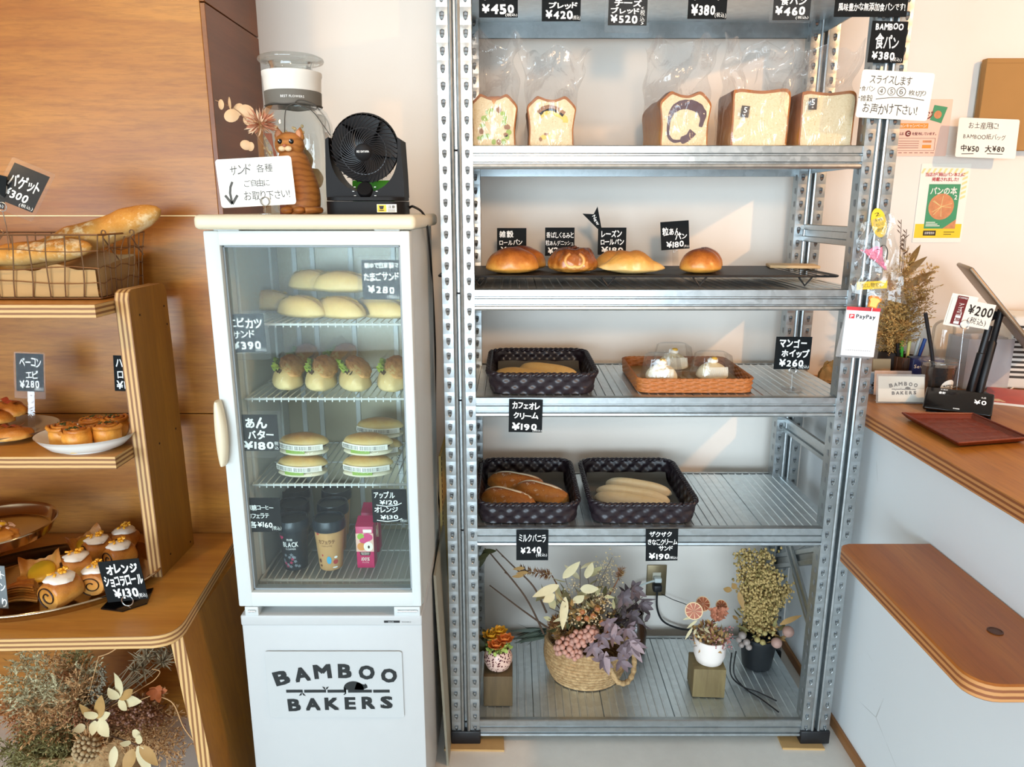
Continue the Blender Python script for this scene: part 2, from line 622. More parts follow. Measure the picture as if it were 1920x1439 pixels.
# ---------------------------------------------------------------- room shell
WALL_Y, PLY_Y, PLY_XR, CEIL = 2.22, 1.85, -0.715, 2.62
LX, RX, FY = -2.9, 2.7, -4.6
fl = Mat('concrete_floor', 0.6)
_c = fl.co()
_n = fl.noise(_c, 3.5, 6, 0.65)
_col = fl.ramp(_n, [(0.3, 'dcd5cb'), (0.7, 'f0eae0')])
_sp = fl.ramp(fl.noise(_c, 70, 4, 0.7), [(0.68, 0.0), (0.74, 1.0)])
fl.color(fl.mix(fl.math('MULTIPLY', _sp, 0.55), _col, '6d675f'))
fl.bump(fl.noise(_c, 30, 5), 0.15, 0.003)
structure(B().span((LX, FY, -0.08), (RX, WALL_Y + 0.1, 0)).out('floor', fl.m))
structure(B().span((LX, FY, CEIL), (RX, WALL_Y + 0.1, CEIL + 0.08)).out('ceiling', WALL))
structure(B().span((LX - 0.1, WALL_Y, 0), (RX + 0.1, WALL_Y + 0.1, CEIL)).out('wall_back', WALL))
structure(B().span((LX - 0.1, FY, 0), (LX, WALL_Y, CEIL)).out('wall_far_left', WALL))
structure(B().span((RX, FY, 0), (RX + 0.1, WALL_Y, CEIL)).out('wall_right', WALL))
# shopfront behind the photographer: low wall, header and piers around one wide opening
b = B()
b.span((LX, FY - 0.1, 2.3), (RX, FY, CEIL))
b.span((LX, FY - 0.1, 0), (LX + 0.15, FY, 2.3))
b.span((1.55, FY - 0.1, 0), (RX, FY, 2.3))
structure(b.out('wall_front', WALL))
b = B()
for x in (LX + 0.17, -1.4, 0.05, 1.53):
    b.span((x - 0.025, FY - 0.06, 0), (x + 0.025, FY - 0.01, 2.3))
for z in (0.03, 2.27):
    b.span((LX + 0.15, FY - 0.06, z - 0.03), (1.55, FY - 0.01, z + 0.03))
structure(b.out('window_1', BLACK))
b = B()  # frame added to go with the side fill, on solid wall without an opening
for y in (-2.42, -1.5, -0.58):
    b.span((LX + 0.001, y - 0.025, 0.28), (LX + 0.04, y + 0.025, 2.02))
for z in (0.28, 2.02):
    b.span((LX + 0.001, -2.44, z - 0.03), (LX + 0.04, -0.56, z + 0.03))
structure(b.out('side_fill_frame', BLACK))
# plywood-clad column on the left: three boards on the face, three on the return
b = B()
zs = [0.0, 0.925, 1.435, CEIL]
for i in range(3):
    g = 0.0012
    b.span((LX, PLY_Y, zs[i] + g), (PLY_XR - 0.012, PLY_Y + 0.012, zs[i + 1] - g), 0.001, 1, 0)
zs2 = [0.0, 0.925, 1.92, CEIL]
for i in range(3):
    b.span((PLY_XR - 0.012, PLY_Y, zs2[i] + 0.0015), (PLY_XR, WALL_Y, zs2[i + 1] - 0.0015), 0.001, 1, 1)
b.span((LX, PLY_Y + 0.012, 0), (PLY_XR - 0.013, WALL_Y, CEIL), 0, 1, 2)
structure(b.out('wall_left', [PLYWALL, PLYSIDE, BLACKMATT]))
structure(B().span((LX, PLY_Y - 0.0015, 1.4335), (PLY_XR - 0.012, PLY_Y + 0.002, 1.4365)).out('trim_1', plain('pale_joint_strip', 'f0d9a8', 0.5)))

# ---------------------------------------------------------------- counter
CT = 0.947
t = thing('counter', 'white plastered service counter with a wooden worktop, right of the metal rack', 'counter', (0.93, 1.2, 0))
B().span((0.928, -0.4, 0), (1.0, WALL_Y, CT - 0.034)).out('front_panel', COUNTER_PLASTER, t, world=True)
w = tag(B().span((0.897, -0.4, CT - 0.034), (1.78, WALL_Y, CT), 0.002, 2).out('worktop', [WORKTOP], None), 'long brown wooden worktop along the right wall carrying the till things', 'worktop')
B().span((0.8962, -0.4, CT - 0.032), (0.8975, WALL_Y, CT - 0.002)).out('edge_band', PLY_RZ, w)
structure(B().span((0.918, -0.4, 0), (0.928, WALL_Y, 0.03), 0.002).out('baseboard_right', woodmat('baseboard_wood', '9a6230', 'bd8448', (4, 0.4, 4), 6)))
# bag ledge on the counter face
t = thing('counter_ledge', 'reddish brown rounded wooden ledge fixed to the white counter front', 'shelf', (0.93, 1.25, 0.70))
outl = [(0.928, 1.485), (0.745, 1.485), (0.728, 1.478), (0.720, 1.462)]
for i in range(7):
    a = R(180 + 90 * i / 6)
    outl.append((0.765 + 0.045 * math.cos(a), 1.035 + 0.045 * math.sin(a)))
outl += [(0.928, 0.99)]
b = B()
b.prism(outl[::-1], 0.697, 0.730, 2, 0, 1)
lb = b.out('board', [LEDGEWOOD, PLY_RZ], t, world=True)
lb.modifiers.new('soft edges', 'BEVEL').width = 0.003
p = at(1866, 1184, Z=0.731)
B().lathe([(0.0128, 0), (0.0128, 0.0006), (0.0105, 0.001), (0.0105, -0.0005)], 20, 0, c=p).out('screw_cap', plain('dark_wood_plug', '5a3018', 0.5), t, world=True)

# ---------------------------------------------------------------- stepped plywood display stand
TT = 0.584
st = thing('display_stand', 'tiered plywood display stand holding the bread plates on the left', 'shelf unit', (-1.2, 1.6, 0))
# tabletop with a rounded near corner
f0, fr = at(0, 1197, Z=TT), at(300, 1193, Z=TT)
cr = at(347, 1163, Z=TT)
bk = Vector((-0.752, PLY_Y - 0.003, TT))
out2 = [(-1.9, f0.y - 0.03), (fr.x - 0.02, fr.y - 0.001)]
for i in range(1, 7):
    k = i / 6
    out2.append(((1 - k) ** 2 * (fr.x - 0.02) + 2 * k * (1 - k) * (cr.x + 0.004) + k * k * cr.x, (1 - k) ** 2 * fr.y + 2 * k * (1 - k) * (fr.y + 0.003) + k * k * cr.y))
out2 += [(bk.x, bk.y), (-1.9, bk.y)]
B().prism(out2, TT - 0.029, TT, 2, 0, 1).out('tabletop', [OAK_X, PLY_Z], st, world=True)
# upright side board
XU, D0, D1, ZU = -0.846, 1.603, 1.782, 1.277
pu = [(D0, TT), (D1, TT), (D1, ZU - 0.02), (D1 - 0.006, ZU - 0.006), (D1 - 0.02, ZU), (D0 + 0.02, ZU), (D0 + 0.006, ZU - 0.006), (D0, ZU - 0.02)]
b = B()
n = len(pu)
b.prism(pu, XU - 0.032, XU, 0, 0, 1)
for y, z in ((D0 + 0.04, ZU - 0.06), (D1 - 0.02, ZU - 0.055), (D1 - 0.014, ZU - 0.10), (D0 + 0.05, 0.62), (D1 - 0.02, 0.60), (D0 + 0.06, TT + 0.32), (D1 - 0.03, TT + 0.33)):
    b.cyl((XU - 0.002, y, z), (XU + 0.0005, y, z), 0.0028, n=10, mi=2)
DARKHOLE = plain('dark_screw_hole', '3a2110', 0.8)
b.out('side_board', [OAK, PLY_X, DARKHOLE], st, world=True)
for z1, xr in ((1.255, -0.879), (0.917, -0.879)):
    b = B()
    b.prism([(-1.9, 1.527), (xr, 1.527), (xr, 1.60), (xr + 0.002, 1.80), (-1.9, 1.80)], z1 - 0.028, z1, 2, 0, 1)
    b.out('shelf_board', [OAK_X, PLY_Z], st, world=True)
# splayed leg board under the table
b = B()
lt0, lt1 = Vector((-0.712, 1.402, TT - 0.0295)), Vector((-0.728, 1.80, TT - 0.0295))
dx = 0.105 / 0.584
vs = []
for z in (TT - 0.0295, 0.0):
    k = (TT - 0.0295 - z) * dx * 0.62
    fw = (TT - 0.0295 - z) * 0.03
    for q, yy in ((lt0, -fw), (lt1, 0)):
        vs += [(q.x + k - 0.03, q.y + yy, z), (q.x + k, q.y + yy, z)]
b.add(vs, [(0, 1, 5, 4), (1, 3, 7, 5), (3, 2, 6, 7), (2, 0, 4, 6), (0, 2, 3, 1), (4, 5, 7, 6)], [1, 0, 0, 0, 0, 0])
b.out('leg', [OAK, PLY_X], st, world=True)
# ---------------------------------------------------------------- glass door fridge
FX0, FX1, FY0, FY1 = -0.605, -0.200, 1.45, 1.86
fg = thing('display_fridge', 'slim white glass door display fridge between the plywood wall and the metal rack', 'fridge', (-0.4, 1.66, 0))
ZD0, ZD1, ZB = 0.594, 1.410, 0.592
b = B()
b.span((FX0 - 0.012, FY0 - 0.012, 1.412), (FX1 + 0.014, FY1, 1.4405), 0.010, 4)
b.out('top_cap', CREAM_PLASTIC, fg, world=True)
# cabinet shell (hollow): sides, back, floor, roof
b = B()
b.span((FX0 + 0.002, FY0 + 0.045, ZD0 - 0.02), (FX0 + 0.020, FY1, 1.412), 0.002, 1, 0)
b.span((FX1 - 0.020, FY0 + 0.045, ZD0 - 0.02), (FX1 - 0.002, FY1, 1.412), 0.002, 1, 0)
b.span((FX0 + 0.020, FY1 - 0.03, ZD0 - 0.02), (FX1 - 0.020, FY1, 1.412), 0.0, 1, 0)
b.span((FX0 + 0.020, FY0 + 0.045, 1.392), (FX1 - 0.020, FY1 - 0.03, 1.412), 0.0, 1, 0)
b.span((FX0 + 0.020, FY0 + 0.045, ZD0 - 0.02), (FX1 - 0.020, FY1 - 0.03, ZD0 + 0.012), 0.0, 1, 0)
b.out('cabinet', [WHITE_ENAMEL], fg, world=True)
b = B()
b.span((FX0 + 0.0205, FY0 + 0.05, ZD0 + 0.013), (FX0 + 0.023, FY1 - 0.031, 1.391), 0, 1, 0)
b.span((FX1 - 0.023, FY0 + 0.05, ZD0 + 0.013), (FX1 - 0.0205, FY1 - 0.031, 1.391), 0, 1, 0)
b.span((FX0 + 0.0235, FY1 - 0.036, ZD0 + 0.013), (FX1 - 0.0235, FY1 - 0.031, 1.391), 0, 1, 1)
# ribs of the rear panel and shelf tracks
for x in (FX0 + 0.06, FX0 + 0.105, FX0 + 0.20, FX1 - 0.10):
    b.span((x, FY1 - 0.042, ZD0 + 0.02), (x + 0.012, FY1 - 0.036, 1.385), 0.001, 1, 2)
for y in (FY0 + 0.09, FY1 - 0.10):
    for x0, x1 in ((FX0 + 0.023, FX0 + 0.029), (FX1 - 0.029, FX1 - 0.023)):
        b.span((x0, y, ZD0 + 0.03), (x1, y + 0.014, 1.38), 0.001, 1, 2)
b.out('liner', [LINER, LINER_BACK, WHITE_ENAMEL], fg, world=True)
# door: frame, gasket, pane, handle
GX0, GX1, GZ0, GZ1 = -0.573, -0.221, 0.629, 1.381
b = B()
b.span((FX0, FY0, ZD0), (GX0, FY0 + 0.04, ZD1), 0.004, 2)
b.span((GX1, FY0, ZD0), (FX1, FY0 + 0.04, ZD1), 0.004, 2)
b.span((GX0 - 0.003, FY0 + 0.0005, GZ1), (GX1 + 0.003, FY0 + 0.04, ZD1), 0.003, 2)
b.span((GX0 - 0.003, FY0 + 0.0005, ZD0), (GX1 + 0.003, FY0 + 0.04, GZ0), 0.003, 2)
door = b.out('door', WHITE_ENAMEL, fg, world=True)
b = B()
for lo, hi in (((GX0, FY0 + 0.012, GZ0), (GX0 + 0.004, FY0 + 0.03, GZ1)), ((GX1 - 0.004, FY0 + 0.012, GZ0), (GX1, FY0 + 0.03, GZ1)),
               ((GX0, FY0 + 0.012, GZ1 - 0.004), (GX1, FY0 + 0.03, GZ1)), ((GX0, FY0 + 0.012, GZ0), (GX1, FY0 + 0.03, GZ0 + 0.004))):
    b.span(lo, hi, 0.001, 1)
b.out('gasket', plain('grey_gasket', '8f9698', 0.5), door, world=True)
B().span((GX0 + 0.002, FY0 + 0.016, GZ0 + 0.002), (GX1 - 0.002, FY0 + 0.020, GZ1 - 0.002)).out('glass_pane', GLASS, door, world=True)
# bowed handle on the left edge
hz0, hz1 = at(425, 872, Y=1.44).z, at(420, 752, Y=1.44).z
def hnd(u, v):
    z = hz0 + (hz1 - hz0) * u
    bow = math.sin(PI * min(1, max(0, u)))
    wd = 0.006 + 0.008 * bow ** 0.6
    a = 2 * PI * v
    return (FX0 - 0.001 + 0.003 + wd * math.cos(a) * 0.9 + 0.004 * bow, FY0 - 0.010 - 0.006 * bow + 0.013 * math.sin(a), z)
b = B()
b.grid(hnd, 20, 14, 0, cv=True)
b.f.append(tuple(range(14)))
b.f.append(tuple(range(20 * 14, 21 * 14)))
b.mi += [0, 0]
b.out('handle', CREAM_PLASTIC, door, world=True)
# caution print on the glass
b = B()
write(b, '注意', -0.246, 0.92, -0.238, 0.945, bold=0.0, jit=0, y=FY0 + 0.0155)
for i in range(6):
    stroke(b, [(-0.2330 + 0.0012 * i - 0.004, 0.99), (-0.2330 + 0.0012 * i - 0.004, 0.915 - 0.004 * (i % 3))], 0.0004, y=FY0 + 0.0155)
for zc in (0.905, 0.868):
    stroke(b, [(-0.242, zc - 0.004), (-0.238, zc + 0.004), (-0.234, zc - 0.004), (-0.242, zc - 0.004)], 0.0006, y=FY0 + 0.0155)
b.out('caution_print', INK, door, world=True)
# four wire shelves
for z, y0 in ((1.218, 1.515), (1.056, 1.515), (0.859, 1.515), (0.628, 1.51)):
    b = B()
    x0, x1, y1 = FX0 + 0.030, FX1 - 0.030, FY1 - 0.045
    for yy in (y0, y0 + 0.006, (y0 + y1) / 2, y1):
        b.cyl((x0, yy, z - 0.003), (x1, yy, z - 0.003), 0.0026 if yy < y0 + 0.002 else 0.002, n=8)
    for xx in (x0, x1):
        b.cyl((xx, y0, z - 0.003), (xx, y1, z - 0.003), 0.0025, n=8)
    k = 22
    for i in range(1, k):
        x = x0 + (x1 - x0) * i / k
        b.tube([(x, y0 - 0.001, z - 0.009), (x, y0 - 0.001, z), (x, y1, z)], 0.0014, 6)
    b.out('wire_shelf', WHITE_ENAMEL, fg, world=True)
# lower body
b = B()
b.span((FX0 + 0.001, FY0 + 0.004, 0.03), (FX1 - 0.001, FY1, ZB - 0.022), 0.004, 2, 0)
b.span((FX0 + 0.0005, FY0 + 0.001, ZB - 0.046), (FX1 - 0.0005, FY1 - 0.1, ZB - 0.020), 0.004, 3, 0)
b.out('lower_panel', ENAMEL_DIMMED, fg, world=True)
for x in (FX0 + 0.04, FX1 - 0.04):
    for y in (FY0 + 0.05, FY1 - 0.05):
        B().cyl((x, y, 0), (x, y, 0.032), 0.018, n=14).out('base_foot', BLACK, fg, world=True)
for x0, x1 in ((FX0 + 0.012, FX0 + 0.042), (FX1 - 0.062, FX1 - 0.004)):
    b = B()
    b.span((x0, FY0 + 0.001, ZB - 0.022), (x1, FY0 + 0.04, ZB + 0.001), 0.002, 2, 0)
    b.tube([(x0 + 0.008, FY0 - 0.001, ZB - 0.008), (x1 - 0.006, FY0 - 0.001, ZB - 0.008)], 0.0025, 8, 1)
    b.out('hinge', [GREYPLASTIC, STEELWIRE], fg, world=True)
for x0 in (FX0 + 0.02, FX1 - 0.07):
    B().span((x0, FY0 + 0.006, 1.4085), (x0 + 0.05, FY0 + 0.03, 1.4125), 0.001, 1).out('hinge', GREYPLASTIC, fg, world=True)
b = B()
x0 = FX1 - 0.085
b.span((x0, FY0 + 0.0002, ZB - 0.0375), (x0 + 0.035, FY0 + 0.0012, ZB - 0.0325), 0, 1, 0)
write(b, 'WDR', x0 + 0.009, ZB - 0.0365, x0 + 0.022, ZB - 0.0335, 1, 0.0, 0, y=FY0 - 0.0002)
write(b, 'RCS-100-2', x0 + 0.04, ZB - 0.0365, x0 + 0.06, ZB - 0.0342, 0, 0.0, 0, y=FY0 - 0.0002)
b.out('name_plate', [BLACK, GREYPLASTIC], fg, world=True)
# logo sheet
lx0, lz0 = at(507, 1348, Y=FY0).x, at(507, 1346, Y=FY0).z
lx1, lz1 = at(753, 1218, Y=FY0).x, at(753, 1222, Y=FY0).z
lcx, lcz = (lx0 + lx1) / 2, (lz0 + lz1) / 2
lw, lh = lx1 - lx0, lz1 - lz0
b = B()
b.prism([(p[0], p[1]) for p in rrect(lw, lh, 0.006, 4, lcx, lcz)], FY0 - 0.0001, FY0 + 0.0006, 1)
sheet = b.out('logo_sticker', plain('sticker_sheet', 'b9bab8', 0.45, var=0.01), fg, world=True)
def LP(px, py):
    q = at(px, py, Y=FY0)
    return q.x, q.z
def logo(b, fx, fz, y, mi=0, surf=None):
    """BAMBOO / branch with the curled sleeper / BAKERS; fx, fz turn logo units (0..1 wide, up) into the sheet."""
    def S(pts, close=True):
        q = [(fx(u), fz(v)) for u, v in pts]
        b.add([surf(*p) if surf else (p[0], y, p[1]) for p in q], [tuple(range(len(q)))], mi)
    return S
BAM = [('B', 0.11, 0.337, 0.115, 14), ('A', 0.26, 0.366, 0.115, 9), ('M', 0.413, 0.390, 0.130, 4), ('B', 0.577, 0.394, 0.100, -1), ('O', 0.737, 0.382, 0.118, -6), ('O', 0.90, 0.356, 0.118, -13)]
BAK = [('B', 0.187, 0.108, 0.095, 2), ('A', 0.325, 0.114, 0.11, 1), ('K', 0.467, 0.118, 0.108, 0), ('E', 0.603, 0.122, 0.082, 0), ('R', 0.738, 0.126, 0.10, 0), ('S', 0.873, 0.130, 0.092, -2)]
def draw_logo(b, place, mi=0, detail=True):
    """place(u, v) -> point; u 0..1 across, v in the same unit upwards (sheet about 0.42 high)."""
    for row, hh in ((BAM, 0.118), (BAK, 0.105)):
        for ch, u, v, wd, ang in row:
            gv, gf = glyph(ch, 0.042)
            x0, x1 = min(p[0] for p in gv), max(p[0] for p in gv)
            y0, y1 = min(p[1] for p in gv), max(p[1] for p in gv)
            a = R(ang)
            vc = v
            pts = []
            for gx, gy, ly in gv:
                dx, dy = ((gx - x0) / (x1 - x0) - 0.5) * wd, ((gy - y0) / (y1 - y0) - 0.5) * hh
                q = Vector(place(u + dx * math.cos(a) - dy * math.sin(a), vc + dx * math.sin(a) + dy * math.cos(a)))
                pts.append((q.x, q.y - ly * 0.00006, q.z))
            b.add(pts, gf, mi)
    def poly(pts):
        b.add([place(*p) for p in pts], [tuple(range(len(pts)))], mi)
    y = 0.225
    for u0, u1 in ((0.135, 0.258), (0.268, 0.43), (0.44, 0.578), (0.592, 0.768), (0.778, 0.90)):
        poly([(u0, y - 0.012), (u1, y - 0.011), (u1, y + 0.013), (u0, y + 0.012)])
    for u, sgn in ((0.428, 1), (0.252, -1)):
        for d in (-1, 1):
            poly([(u, y + sgn * 0.012), (u + d * 0.012, y + sgn * 0.018), (u + d * 0.026, y + sgn * 0.040), (u + d * 0.006, y + sgn * 0.034)])
    body = []
    for i in range(15):
        a = PI * i / 14
        body.append((0.635 - 0.075 * math.cos(a), y + 0.012 + 0.072 * math.sin(a) ** 0.8))
    poly(body[::-1] + [])
    poly([(0.66, y + 0.075), (0.715, y + 0.055), (0.722, y + 0.066), (0.735, y + 0.05), (0.738, y + 0.03), (0.70, y + 0.012), (0.64, y + 0.015)])
    poly([(0.565, y + 0.03), (0.575, y + 0.03), (0.578, y - 0.02), (0.563, y - 0.032), (0.556, y - 0.028), (0.568, y - 0.015)])
b = B()
ulw = lw * 0.97
draw_logo(b, lambda u, v: (lx0 + u * lw, FY0 - 0.0006, lz0 + v * lw))
b.out('logo_print', plain('logo_black', '12191b', 0.45), sheet, world=True)

# ---------------------------------------------------------------- galvanised rack
rk = thing('metal_rack', 'tall galvanised steel rack with six ribbed shelves full of bread', 'rack', (0.355, 1.95, 0))
PW = 0.077
LPX, RPX = -0.1665, 0.8015      # left edges of the left and right posts
RF, RB = 1.742, 2.150
def post(b, x, y, z0=0.035, z1=2.12, depth=0.04, pitch=0.0362):
    wstrip, hole = 0.025, (0.0044, 0.0085)
    n = int((z1 - z0) / pitch)
    for s0 in (x, x + PW - wstrip):
        for i in range(n):
            za = z0 + i * pitch
            zb = za + pitch
            cx, cz = s0 + wstrip / 2, (za + zb) / 2
            ou = [(s0, za), (cx, za), (s0 + wstrip, za), (s0 + wstrip, cz), (s0 + wstrip, zb), (cx, zb), (s0, zb), (s0, cz)]
            ho = [(-0.6, -0.75), (0, -1), (0.6, -0.75), (1, 0.1), (0.95, 0.8), (0, 1), (-0.95, 0.8), (-1, 0.1)]
            hp = [(cx + p * hole[0], cz + q * hole[1]) for p, q in ho]
            vs = [(p[0], y, p[1]) for p in ou] + [(p[0] + (p[0] - cx) * 0.25, y - 0.0007, p[1] + (p[1] - cz) * 0.15) for p in hp] + [(p[0], y + 0.0004, p[1]) for p in hp] + [(p[0], y + 0.004, p[1]) for p in hp]
            fs = []
            for k in range(8):
                j = (k + 1) % 8
                fs += [(k, j, 8 + j, 8 + k), (8 + k, 8 + j, 16 + j, 16 + k), (16 + k, 16 + j, 24 + j, 24 + k)]
            b.add(vs, fs, 0)
            # pressed tab in the slot; the hollow's shade is a dark sheet behind it
            b.add([(cx - 0.0034, y + 0.0005, cz - 0.006), (cx + 0.0034, y + 0.0005, cz - 0.006), (cx + 0.003, y - 0.002, cz - 0.001), (cx - 0.003, y - 0.002, cz - 0.001), (cx - 0.0028, y + 0.003, cz + 0.002), (cx + 0.0028, y + 0.003, cz + 0.002)], [(0, 1, 2, 3), (3, 2, 5, 4)], 0)
            b.add([(cx - 0.006, y + 0.0045, cz - 0.011), (cx + 0.006, y + 0.0045, cz - 0.011), (cx + 0.006, y + 0.0045, cz + 0.011), (cx - 0.006, y + 0.0045, cz + 0.011)], [(0, 1, 2, 3)], 1)
    prof = [(0.025, 0), (0.0265, -0.003), (0.030, -0.0045), (0.0335, -0.003), (0.0355, 0.004), (0.0365, 0.012), (0.0405, 0.012), (0.0415, 0.004), (0.0435, -0.003), (0.047, -0.0045), (0.0505, -0.003), (0.052, 0)]
    zt = z0 + n * pitch
    b.grid(lambda u, v: (x + prof[int(round(u * 11))][0], y + prof[int(round(u * 11))][1], z0 + (zt - z0) * v), 11, 1, 0)
    for xx in (x, x + PW):
        b.add([(xx, y, z0), (xx, y + depth, z0), (xx, y + depth, zt), (xx, y, zt)], [(0, 1, 2, 3)], 0)
    # slots in the inner flanges, flat patches coloured like their shade
    for xx, sg in ((x, -1), (x + PW, 1)):
        for i in range(n):
            cz = z0 + (i + 0.5) * pitch
            b.add([(xx + sg * 0.0004, y + 0.012, cz - 0.009), (xx + sg * 0.0004, y + 0.022, cz - 0.006), (xx + sg * 0.0004, y + 0.022, cz + 0.008), (xx + sg * 0.0004, y + 0.012, cz + 0.008)], [(0, 1, 2, 3)], 1)
SLOT_SHADE = plain('slot_shade', '8d9092', 0.6, 0.3)  # grey standing in for the shade inside the slots
for x in (LPX, RPX):
    for y in (RF - 0.006, RB - 0.04):
        b = B()
        post(b, x, y)
        pp = b.out('post', [GALV, SLOT_SHADE], rk, world=True, smooth=30)
        bb = B()
        bb.span((x - 0.002, y - 0.007, 0.006), (x + PW + 0.002, y + 0.044, 0.046), 0.003, 2)
        bb.out('foot_cap', BLACK, pp, world=True)
SHELF_Z = [1.955, 1.593, 1.265, 0.999, 0.650, 0.074]
BX0, BX1 = LPX + PW - 0.004, RPX + 0.004
def beam(b, y, z, out=-1, x0=BX0, x1=BX1):
    # profile: lip, two channels, rolled lower edge (y outwards, z from the deck downwards)
    pr = [(0.012, 0.0), (0.0, 0.0), (-0.0035, -0.002), (-0.0035, -0.017), (0.0005, -0.019), (0.0005, -0.022), (-0.0035, -0.024), (-0.0035, -0.036), (0.0008, -0.038), (0.0008, -0.040), (-0.0045, -0.042), (-0.0055, -0.047), (-0.003, -0.051), (0.004, -0.052), (0.012, -0.052)]
    m = len(pr)
    b.grid(lambda u, v: (x0 + (x1 - x0) * v, y - out * pr[int(round(u * (m - 1)))][0], z + pr[int(round(u * (m - 1)))][1]), m - 1, 1, 0)
for k, z in enumerate(SHELF_Z):
    b = B()
    xs, hs = [], []
    x0, x1 = LPX + 0.03, RPX + PW - 0.03
    npan = 5
    for p_ in range(npan):
        a0 = x0 + (x1 - x0) * p_ / npan
        a1 = x0 + (x1 - x0) * (p_ + 1) / npan
        xs += [a0, a0 + 0.0015]
        hs += [-0.005, 0]
        m = 9
        for i in range(1, m):
            c = a0 + (a1 - a0) * i / m
            xs += [c - 0.0030, c - 0.0014, c + 0.0014, c + 0.0030]
            hs += [0, 0.0018, 0.0018, 0]
        xs += [a1 - 0.0015, a1]
        hs += [0, -0.005]
    N = len(xs)
    b.grid(lambda u, v: (xs[int(round(u * (N - 1)))], RF + 0.002 + (RB - RF - 0.004) * v, z - 0.002 + hs[int(round(u * (N - 1)))]), N - 1, 1, 0)
    b.span((x0, RF + 0.006, z - 0.013), (x1, RB - 0.006, z - 0.0085), 0, 1, 0)
    sh = b.out('shelf', GALV_DECK, rk, world=True, smooth=20)
    b = B()
    beam(b, RF, z)
    b.out('front_beam', GALV, sh, world=True, smooth=25)
    b = B()
    beam(b, RB, z, out=1)
    b.span((BX0, RB - 0.012, z - 0.052), (BX1, RB - 0.006, z - 0.004), 0, 1, 0)
    b.out('rear_beam', GALV, sh, world=True, smooth=25)
    for xx in (LPX + 0.045, RPX + 0.032):
        b = B()
        b.span((xx - 0.002, RF + 0.03, z - 0.045), (xx + 0.002, RB - 0.03, z - 0.006), 0, 1, 0)
        b.out('side_beam', GALV, sh, world=True)
def brace(p, q, name='brace'):
    p, q = Vector(p), Vector(q)
    d = (q - p).normalized()
    up = Vector((1, 0, 0)).cross(d).normalized()
    pr = [(-0.024, 0.0), (-0.022, -0.004), (-0.010, -0.005), (-0.008, 0.001), (0.008, 0.001), (0.010, -0.005), (0.022, -0.004), (0.024, 0.0)]
    b = B()
    for sg in (0.0, 0.0025):
        b.grid(lambda u, v: p + (q - p) * v + up * pr[int(round(u * 7))][0] + Vector((pr[int(round(u * 7))][1] + sg, 0, 0)), 7, 1, 0)
    return b.out(name, GALV, rk, world=True, smooth=25)
for xs_ in (RPX + 0.028, LPX + 0.05):
    brace((xs_, RF + 0.02, 1.386), (xs_, RB - 0.03, 1.386))
    brace((xs_, RF + 0.02, 0.825), (xs_, RB - 0.03, 0.815))
    brace((xs_, RF + 0.03, 0.305), (xs_, RB - 0.03, 0.55))
    brace((xs_ + 0.006, RF + 0.03, 0.56), (xs_ + 0.006, RB - 0.03, 0.36))
# cardboard pads under the front feet
for x0, x1, y0, lab in ((LPX - 0.02, LPX + 0.145, RF - 0.035, 'cardboard pad under the left front foot of the metal rack'), (RPX - 0.055, RPX + 0.06, RF - 0.03, 'cardboard pad under the right front foot of the metal rack')):
    b = B()
    b.prism([(x0, y0 + 0.003), (x1, y0), (x1 - 0.004, y0 + 0.10), (x0 + 0.006, y0 + 0.10)], 0.0, 0.006, 2)
    tag(b.out('cardboard_pad', CARDBOARD), lab, 'cardboard')
# ---------------------------------------------------------------- price cards
TAX = '(税込)'
def card(label, rect, Y, lines, roll=0.0, tilt=0.0, yaw=0.0, mat=None, ink=None, sleeve=None, bold=0.02, group=None, strokes=(), name='price_card', cat='price card', r=0.0, thick=0.0012, jit=1.0, loc=None, size=None):
    x0, y0, x1, y1 = rect
    cx, cy = (x0 + x1) / 2, (y0 + y1) / 2
    c = at(cx, cy, Y=Y) if loc is None else Vector(loc)
    k = mpp(cx, cy, c.y)
    w = (x1 - x0) * k
    h = abs(at(cx, y0, Y=c.y).z - at(cx, y1, Y=c.y).z)
    if size:
        w, h = size
    rot = (R(tilt), R(roll), R(yaw))
    b = B()
    if r:
        b.prism([(p[0], p[1]) for p in rrect(w, h, r, 4)], -thick / 2, thick / 2, 1)
    else:
        b.box((0, 0, 0), (w, thick, h))
    o = b.out(name, mat or CARDBLACK, None, loc=c, rot=rot)
    tag(o, label, cat, group)
    b = B()
    for ln in lines:
        t, a0, b0, a1, b1 = ln[:5]
        kw = ln[5] if len(ln) > 5 else {}
        write(b, t, (a0 - 0.5) * w, (0.5 - b1) * h, (a1 - 0.5) * w, (0.5 - b0) * h, bold=kw.get('bold', bold), jit=kw.get('jit', jit), y=-thick / 2 - 0.0004, slant=kw.get('slant', 0.0))
    for pts, sw in strokes:
        stroke(b, [((p[0] - 0.5) * w, (0.5 - p[1]) * h) for p in pts], sw * h, y=-thick / 2 - 0.0004)
    if b.v:
        b.out('lettering', ink or CHALK, o)
    if sleeve:
        l_, t_, r_, b_ = [s * k for s in sleeve]
        q = rrect(w + l_ + r_, h + t_ + b_, 0.004, 4, (r_ - l_) / 2, (t_ - b_) / 2)
        b = B()
        b.add([(p[0], -thick / 2 - 0.001, p[1]) for p in q], [tuple(range(len(q)))])
        b.tube([(p[0], -thick / 2 - 0.0007, p[1]) for p in q], 0.0006, 4, closed=True)
        b.out('sleeve', SLEEVE, o)
    return o

